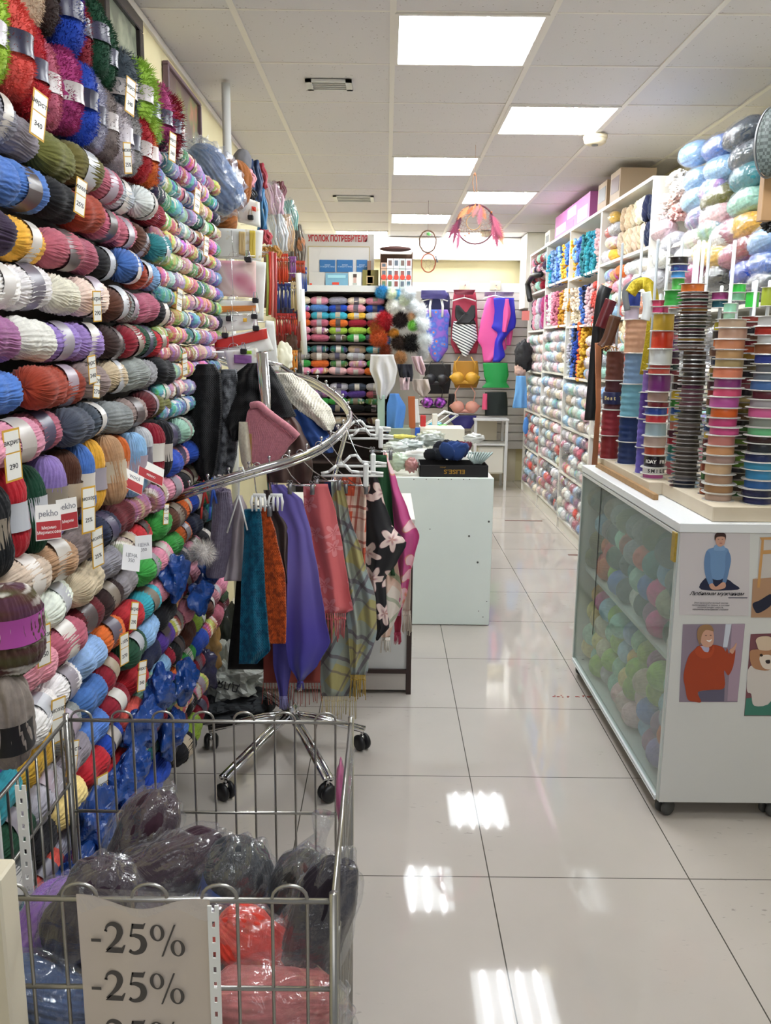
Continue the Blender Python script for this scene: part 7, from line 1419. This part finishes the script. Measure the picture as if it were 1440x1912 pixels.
def spool(x, y, z, r, h, col, fl_=None, kind='satin', core=.78, flange='e8e6e2', lab='', grp=''):
    """a reel: two flanges and the wound ribbon between them"""
    e2 = empty('ribbon_spool', (x, y, z), lab, 'ribbon spool', grp)
    key = (round(r, 4), round(h, 4), round(core, 2))
    if key not in SPOOL:
        th = min(.0016, h*.14); a = MB().lathe([(r*.3, 0), (r*.99, 0), (r, th*.5), (r*.99, th), (r*.3, th)], (0, 0, 0), 30); SPT[key] = h-th
        rc = r*core; n = max(2, int(h/.0022)) if kind == 'cord' else 1; pf = []
        if kind == 'cord':
            for j in range(n*4+1): pf.append((rc*(1 + .02*math.cos(j*PI/2) + .03*math.sin(j*.13)), th + (h-2*th)*j/(n*4)))
        else: pf = [(rc*.985, th), (rc, th+.001), (rc*1.005, h/2), (rc, h-th-.001), (rc*.985, h-th)]
        b = MB().lathe([(0.001, th)] + pf + [(0.001, h-th)], (0, 0, 0), 36)
        SPOOL[key] = (a.data('flange_mesh', [GLOSSP], False), b.data('ribbon_mesh' if kind != 'cord' else 'cord_mesh', [CORD if kind == 'cord' else SATIN]))
    fd, rd = SPOOL[key]; inst('flange', fd, (0, 0, 0), (0, 0, 0), 1, flange, e2); inst('flange', fd, (0, 0, SPT[key]), (0, 0, 0), 1, flange, e2); o = inst('wound_ribbon', rd, (0, 0, 0), (0, 0, R.uniform(0, 6)), 1, col if not isinstance(col, str) else vec(col, .03), e2); return e2, o
COLN = [(0, 'black'), (1, 'x')]
def hexname(h):
    c = [int(h[i:i+2], 16) for i in (0, 2, 4)]; best = min(PAL.items(), key=lambda kv: sum((int(kv[1][i*2:i*2+2], 16)-c[i])**2 for i in range(3))); return word(best[0])
def column(px, py_base, py_top, r_px, hexes, nm, kind='satin', hvar=.3, Y=None, X=None, core=.8, jit=.004, flange='e8e6e2', heights=None):
    """a stack of spools between two picture heights, standing at its own depth"""
    if py_base > 800: q0 = at(px, py_base, Z=BZ); Y = q0.y + r_px/F*q0.y
    COLAX.append((px, at(px, py_base, Y=Y).x, Y))
    p = at(px, py_base, Y=Y)
    if py_base > 800: p.z = BZ
    zt = at(px, py_top, Y=Y).z; r = r_px/F*Y*.99; H = zt - p.z; n = len(hexes); hs = heights or [1 + hvar*((i*37 % 7)/7 - .5) for i in range(n)]; s = sum(hs); z = p.z
    for i, hx in enumerate(hexes):
        h = H*hs[i]/s; q = round(max(.004, h-.0008)/.0015)*.0015
        spool(p.x + R.uniform(-jit, jit), p.y + R.uniform(-jit, jit), z, r*(1 + .04*((i*5 % 3)-1)), q, hx, kind=kind, core=core, flange=flange, lab='%s spool, %s from bottom, %s' % (hexname(hx), ORD[i] if i < 24 else 'number ' + str(i+1), nm), grp='spools on the ribbon stand')
        z += h
    return p, z
# right front column
column(1412, 945, 590, 34, '232a5e 23284a 2f62a0 3a8ec0 3d8fb5 25305f 2a3038 38221f 6fbf86 8a8f88 d86a9e a9a4a8 5e2430 4a76b0 6d7a88 6a7078 2b3f94 8f5a3a d8dad8 b03026 c9c8c8'.split(), 'navy and pink column at the right front', Y=2.70)
column(1338, 938, 595, 31, 'b09a88 a8825a b08c70 d2b08a b09488 d8a070 c98078 d0508a c8467c d8662a c05aa0 e0567a 8a3a78 e88a6a b8a070 c9a070 d8906a c8a088 cdb49a'.split(), 'peach and brown column at the front', Y=2.72)
column(1278, 912, 655, 28, (['3f4a5e', '35405a', '8d8f98', '6d6560'] + [['5b5550', '77706a', '4d4846', '8a8078', '6a5f5a', 'a39a94'][i % 6] for i in range(16)] + ['a06a78', 'b0788a', '9a6070', 'a8788a', '7a3a66'] + [['5a5350', '6e4a40', '3d3a3c'][i % 3] for i in range(8)]), 'column of narrow dark reels', Y=2.82, core=.72, hvar=.1, flange='8f8a88')
column(1290, 655, 545, 30, '8f5a44 b9a8ac 3a3234 c9a23a 2e2a2c 3b1e26 6a2c44 2f4a3c 7a6a52 5a4a34 2e3434 6b3a2c c8944a c85a4a 6a2438 2f5a44 b07a80 8a5a50'.split(), 'upper narrow reels above the dark reels', Y=3.01, core=.78, hvar=.15, flange='a39c98')
column(1293, 548, 530, 26, ['d8742c'], 'orange top of the dark reels', Y=3.01); 
column(1376, 928, 590, 24, ['3f7a3a', '5a4a44', '7aa03a', '4a4640', '3c3f44', '6f9a3a', '86b04a', '4a6a34', '3d4038', '7a9a44', '3a4a34', '4a7a3c', '2f2c2c', '6a5034', '8a7a3c', '9a8a44', 'd8c890', '2c2830', 'b86a78', '8a3a4a', '24222a', '7a6a50', '3c3a3a', 'a8842c', 'c85a34', '8a2a3a', '6a4a40', '2e2c34', '8a4a4a', 'b0443a'], 'green and mixed column behind the front ones', Y=2.95, core=.75, hvar=.3, flange='b5b2ac')
column(1218, 895, 586, 24, 'c05aa0 d8d4d8 1d1620 b5462c b8a098 9ab0b8 c83a44 2a4a9a 7a2430 9c8078 6a2a6a d8584a a83a34 c9ccd0 c83a22 c9a83c'.split(), 'patterned ribbon column', Y=2.95, heights=[.5, .7, 1.3, .9, 1.1, 1.4, .8, .8, .6, 1.0, 1.8, .6, .4, 1.6, 1.8, 1.7])
column(1232, 585, 560, 18, 'e8508a d8466a'.split(), 'hot pink pair on top of the patterned column', Y=3.21)
column(1257, 888, 700, 18, 'd86a8a d8848a 5fa8c8 3f9a7a b8303c 5a2438 e08a78 e8c83a 2f5fa8 3f9a3c e8c83a 2c2828 5a3a34'.split(), 'thin colourful column beside the patterned one', Y=3.02)
column(1256, 700, 590, 15, '8a3a44 2c4444 5a2a3a 3a3444 8a4a8a 6a4a7a b05a6a 5a3038 3c2c3c 4a4456'.split(), 'thin dark upper part beside the patterned column', Y=3.42, core=.75, flange='9c9896')
column(1257, 590, 545, 12, 'b0b4b8 c8443a a89a94'.split(), 'top of the thin column', Y=3.42)
column(1199, 885, 690, 0.1 + 15, '6a5fc0 6a5fc0 5a3a9a 8a6ac0'.split(), 'violet column at the left', 'cord', Y=3.1, heights=[1.2, 1.3, 1.2, 1.0])
column(1172, 868, 596, 24, '24386e 1f3a74 7fb8cf 86a4c4 e8c0a0 3fa8e0'.split()[:5], 'blue cord column at the left', 'cord', Y=3.35, heights=[.9, 1.0, 1.3, 1.2, 1.3])
column(1138, 858, 655, 21, '8a1f28 a02c3c 5a2c36 7a4438'.split(), 'red and brown cord column, leftmost', 'cord', Y=3.6, heights=[.9, 1, 1.1, 1.1])
column(1180, 598, 545, 16, 'b9a8b8 2a3f8e'.split(), 'navy spool over the peach cord', Y=3.62); column(1263, 545, 492, 14, '3fa03c 4a96d8'.split(), 'green and blue pair high in the middle', 'cord', Y=3.12)
column(1262, 572, 542, 24, ['3cb04a'], 'bright green cord reel', 'cord', Y=3.12); column(1267, 508, 480, 19, '2c3f8e 241e22'.split(), 'navy and black pair at the very top', Y=3.12)
column(1377, 562, 530, 16, '8fd0a8 3cc04a'.split(), 'mint pair at the top', Y=2.9); column(1360, 600, 566, 13, 'a8dcc0 9ad4b8'.split(), 'pale mint pair in front of the dowels', Y=2.82); column(1404, 575, 545, 15, ['3fc84a'], 'lime green reel at the top right', Y=2.85); column(1434, 572, 536, 14, ['9fb03a'], 'olive lime reel at the right edge', Y=2.8); column(1345, 575, 545, 18, '1f5a6a 9a3a78'.split(), 'teal and magenta pair', Y=2.95)
column(1455, 930, 600, 22, '9a4a3a b86a4a 8a8a8e c0504a 4a8a5a 2c2c44 b0b0b4 c86a8a 8a6a4a 3a5a8a c0b090 a83a4a 5a8a6a 8a8a90'.split(), 'column cut by the right edge of the picture', Y=2.8)
column(1318, 925, 600, 16, ['a85a3c', '5a3a34', '3f6a3c', '8a4434', '2c4a3a', '4a3a2c', '6a2a34', 'c0a23c', '2f4a7a', '3c3434', '4a7a5a', '7a4a3c', 'a03a34', '4a2a34', '3a5a3a', '8a6a34', '2c3c5a', '6a4a3c', 'c8602c', '3a3034', 'b0a02c'], 'thin column deep between the front ones', Y=3.1, core=.78, flange='a09a96')
# lettering on ribbons
p = at(1218, 868, Y=2.95); 
def arc_text(body, size, px, py, Yc, r, mt, parent=None, lab=None, step=None, c=None):
    c = c or at(px, py, Y=Yc); n = len(body); st = step or size*.72/r; e3 = parent
    for i, ch in enumerate(body):
        if ch == ' ': continue
        a = (i-(n-1)/2)*st; pos = (c.x + (r+.001)*math.sin(a), c.y - (r+.001)*math.cos(a), c.z); text('lettering', ch, size, frame(pos, (math.cos(a), math.sin(a), 0), (0, 0, 1)), mt, e3, .0004, bold=.0004)
sp_ = [o for o in bpy.data.objects if o.name.startswith('ribbon_spool') and 'patterned ribbon column' in o.get('label', '')]
WI = plain('white_print', 'f0eeea', .5)
q0 = sp_[2].location; rr0 = 24/F*at(1218, 895, Z=BZ).y*.99*.82*1.05; arc_text('IDAY FRID', .019, 0, 0, None, rr0, WI, sp_[2], step=.27, c=q0 + Vector((0, 0, .022))); arc_text('SMILE', .019, 0, 0, None, rr0, INK, sp_[1], step=.36, c=sp_[1].location + Vector((0, 0, .012)))
sp_ = [o for o in bpy.data.objects if o.name.startswith('ribbon_spool') and 'red and brown cord column' in o.get('label', '')]
q0 = sp_[2].location + Vector((0, 0, .05)); bn = MB().lathe([(.0455, -.027), (.0465, -.025), (.0465, .025), (.0455, .027)], q0, 30).build('paper_label', [plain('navy_label', '1f2350', .35)], sp_[2], True); arc_text('Best Toy', .024, 0, 0, None, .047, plain('gold_letters', 'd8c890', .4), sp_[2], step=.3, c=q0)
# floral dots on patterned ribbons
# white dowels
for q, (px, pyt, pyb, Y) in enumerate([(1140, 455, 640, 3.6), (1170, 455, 545, 3.35), (1194, 440, 520, 3.5), (1215, 448, 530, 3.3), (1221, 450, 540, 3.2), (1245, 445, 490, 3.1), (1272, 445, 480, 3.0), (1300, 450, 530, 3.0), (1308, 450, 530, 2.9), (1326, 448, 560, 2.85), (1358, 450, 545, 2.8), (1290, 470, 600, 2.8), (1370, 530, 610, 2.75), (1346, 535, 550, 3.0), (1393, 527, 570, 2.85), (1400, 538, 560, 2.9), (1418, 525, 575, 2.8), (1424, 525, 575, 2.75), (1233, 550, 590, 2.95)]):
    best = min(COLAX, key=lambda c: abs(proj(Vector((c[1], c[2], at(px, pyb, Y=c[2]).z)))[0]-px))
    if abs(proj(Vector((best[1], best[2], at(px, pyb, Y=best[2]).z)))[0]-px) < 13: a = at(px, pyt, Y=best[2]); a.x = best[1]; Y = best[2]
    else: Y = 3.34; a = at(px, pyt, Y=Y)
    m = MB(); m.tube([(a.x, Y, BZ), (a.x, Y, a.z)], .0058, 12); m.ell((a.x, Y, a.z), (.0058, .0058, .004), 0, 12, 6); m.build('dowel', [plain('dowel_white', 'c9ced2', .4)], e, True)
# dark zip tape, yellow ribbon, brown twigs
def strap(name, P, w, mt, lab, cat, col=None, th=.004):
    P = spline([Vector(p) for p in P]); V = []; Fc = []
    for i, p in enumerate(P):
        d = (P[min(i+1, len(P)-1)]-P[max(i-1, 0)]).normalized(); s = d.cross(Vector((0, 1, 0))).normalized()*w/2
        for a in (-1, 1):
            for b in (0, 1): V.append(p + s*a + Vector((0, th*b, 0)))
    for i in range(len(P)-1): k = i*4; Fc += [(k, k+4, k+6, k+2), (k+1, k+3, k+7, k+5), (k, k+1, k+5, k+4), (k+2, k+6, k+7, k+3)]
    Fc += [(0, 2, 3, 1), (len(V)-4, len(V)-3, len(V)-1, len(V)-2)]
    o = mk(name, V, Fc, mt, None, True); setp(o, lab, cat)
    if col: o.color = srgb(col)
    return o
strap('black_zip_tape', [at(1133, 535, Y=3.75), at(1125, 560, Y=3.74), at(1116, 640, Y=3.74), at(1109, 720, Y=3.74), at(1103, 785, Y=3.74)], .055, [BLACK], 'wide black zip tape hanging at the left of the ribbon stand', 'tape')
strap('dark_red_ribbon', [at(1142, 560, Y=3.66), at(1130, 590, Y=3.66), at(1122, 612, Y=3.66)], .05, [SATIN], 'dark red ribbon bow left of the cords', 'ribbon', '5e1e26'); strap('brown_ribbon', [at(1150, 590, Y=3.62), at(1135, 635, Y=3.62), at(1124, 650, Y=3.62)], .05, [SATIN], 'brown ribbon over the leftmost reel', 'ribbon', '5a3a2c')
strap('yellow_metallic_ribbon', [at(1178, 548, Y=3.42), at(1190, 532, Y=3.42), at(1208, 530, Y=3.4), at(1219, 552, Y=3.38), at(1219, 610, Y=3.36), at(1206, 700, Y=3.36)], .045, [plain('gold_tinsel', 'd8bf2c', .3, .35, .5, 130, .9)], 'glittering yellow ribbon draped over the cords', 'ribbon', 'd8bf2c', .008)
strap('grey_ribbon', [at(1200, 520, Y=3.5), at(1180, 530, Y=3.5), at(1168, 545, Y=3.52), at(1172, 580, Y=3.52)], .025, [SATIN], 'grey ribbon looped beside the yellow one', 'ribbon', '7d8288'); strap('white_ribbon', [at(1207, 545, Y=3.2), at(1210, 575, Y=3.2), at(1205, 598, Y=3.2)], .035, [SATIN], 'white ribbon hanging left of the yellow one', 'ribbon', 'e0e2e2')
m = MB()
for k in range(8): m.tube([at(1112+k*1.5, 640, Y=3.7+.004*k), at(1114+k, 760, Y=3.7), at(1106+k*1.2, 868, Y=3.68+.004*k)], .0028, 5)
o = m.build('raffia_bundle', [CORD], None, True); o.color = srgb('a0623c'); setp(o, 'orange-brown cord bundle hanging at the cabinet corner', 'cord')
m = MB()
for k in range(7): p = at(1122+k*5, 655, Y=3.6); m.tube([p, p + Vector((.01*math.sin(k), 0, .02)), p + Vector((.03*math.sin(k*2), 0, .008))], .002, 5)
o = m.build('twine_knot', [CORD], None, True); o.color = srgb('b07a3a'); setp(o, 'ochre twine tangled on the leftmost reel', 'twine')
# red scraps of tape on the floor
for px, py, lab in ((980, 972, 'far'), (1075, 1036, 'middle')): 
    a, b2 = at(px-37 if px < 1000 else px-14, py, Z=.001), at(px+32 if px < 1000 else px+14, py, Z=.001); setp(MB().box((a.x, a.y-.012, .0005), (b2.x, a.y+.012, .0018)).build('floor_tape', [plain('worn_tape', '7a4038', .7, noise_amt=.5, scale=30)]), 'worn red-brown tape strip on the %s part of the aisle floor' % lab, 'tape')
m = MB()
for k in range(16):
    p = at(R.uniform(1030, 1105) if k > 4 else R.uniform(1010, 1110), 1300 + R.uniform(-2, 2), Z=.001); m.box((p.x, p.y-.004, .0004), (p.x+R.uniform(.004, .014), p.y+.002, .0014))
setp(m.build('tape_remains', [plain('red_scraps', '9a4438', .7)]), 'dotted red remains of floor tape beside the glass cabinet', 'tape')
# dark basket of greyish balls seen in the far end of the cabinet

# ---------------------------------------------------------------- beyond the 300 largest of a kind, the rest is one mass
def mass(kind, keep, label, cat):
    obs = [o for o in C.objects if o.name.split('.')[0] == kind and o.parent is None]
    def size(o):
        x, y = proj(o.location); off = max(0, -x, x-1440, -y, y-1912); return (1/o.location.y) * (1 if off < 1 else .2)
    for o in [o for o in obs if (lambda q: q[0] < -90 or q[0] > 1530 or q[1] < -90 or q[1] > 2000)(proj(o.location))]:
        for c in list(o.children): bpy.data.objects.remove(c)
        obs.remove(o); bpy.data.objects.remove(o)
    obs.sort(key=lambda o: -size(o)); rest = obs[keep:]
    if not rest: return
    V = []; Fc = []; U = []; T = []; MI = []
    for o in rest:
        Mo = Matrix.LocRotScale(o.location, o.rotation_euler, o.scale)
        for ob, Mx in [(o, Mo)] + [(c, Mo @ Matrix.LocRotScale(c.location, c.rotation_euler, c.scale)) for c in o.children]:
            me = ob.data; k = len(V); mt = me.materials[0]; mi = 1 if mt == Y_MULTI else 2 if mt == FILM else 3 if mt == PAPER else 0
            if mi == 3: continue
            V += [Mx @ v.co for v in me.vertices]; Fc += [tuple(i+k for i in p.vertices) for p in me.polygons]; MI += [mi]*len(me.polygons); T += [tuple(ob.color)]*len(me.vertices)
            uu = [(0, 0)]*len(me.vertices)
            if me.uv_layers:
                for lp, ud in zip(me.loops, me.uv_layers[0].data): uu[lp.vertex_index] = tuple(ud.uv)
            U += uu
        for c in list(o.children): bpy.data.objects.remove(c)
        bpy.data.objects.remove(o)
    ob = mk(kind, V, Fc, [YA_PLAIN, YA_MULTI, FILM], None, True, U, MI)
    at_ = ob.data.color_attributes.new('tint', 'FLOAT_COLOR', 'POINT'); at_.data.foreach_set('color', [x for c in T for x in c]); setp(ob, label, cat, None, 'stuff')
mass('yarn_ball', 300, 'mass of further balls of yarn filling the far shelves along the right wall', 'yarn')
mass('yarn_skein', 340, 'mass of further skeins in the farthest rows', 'yarn')
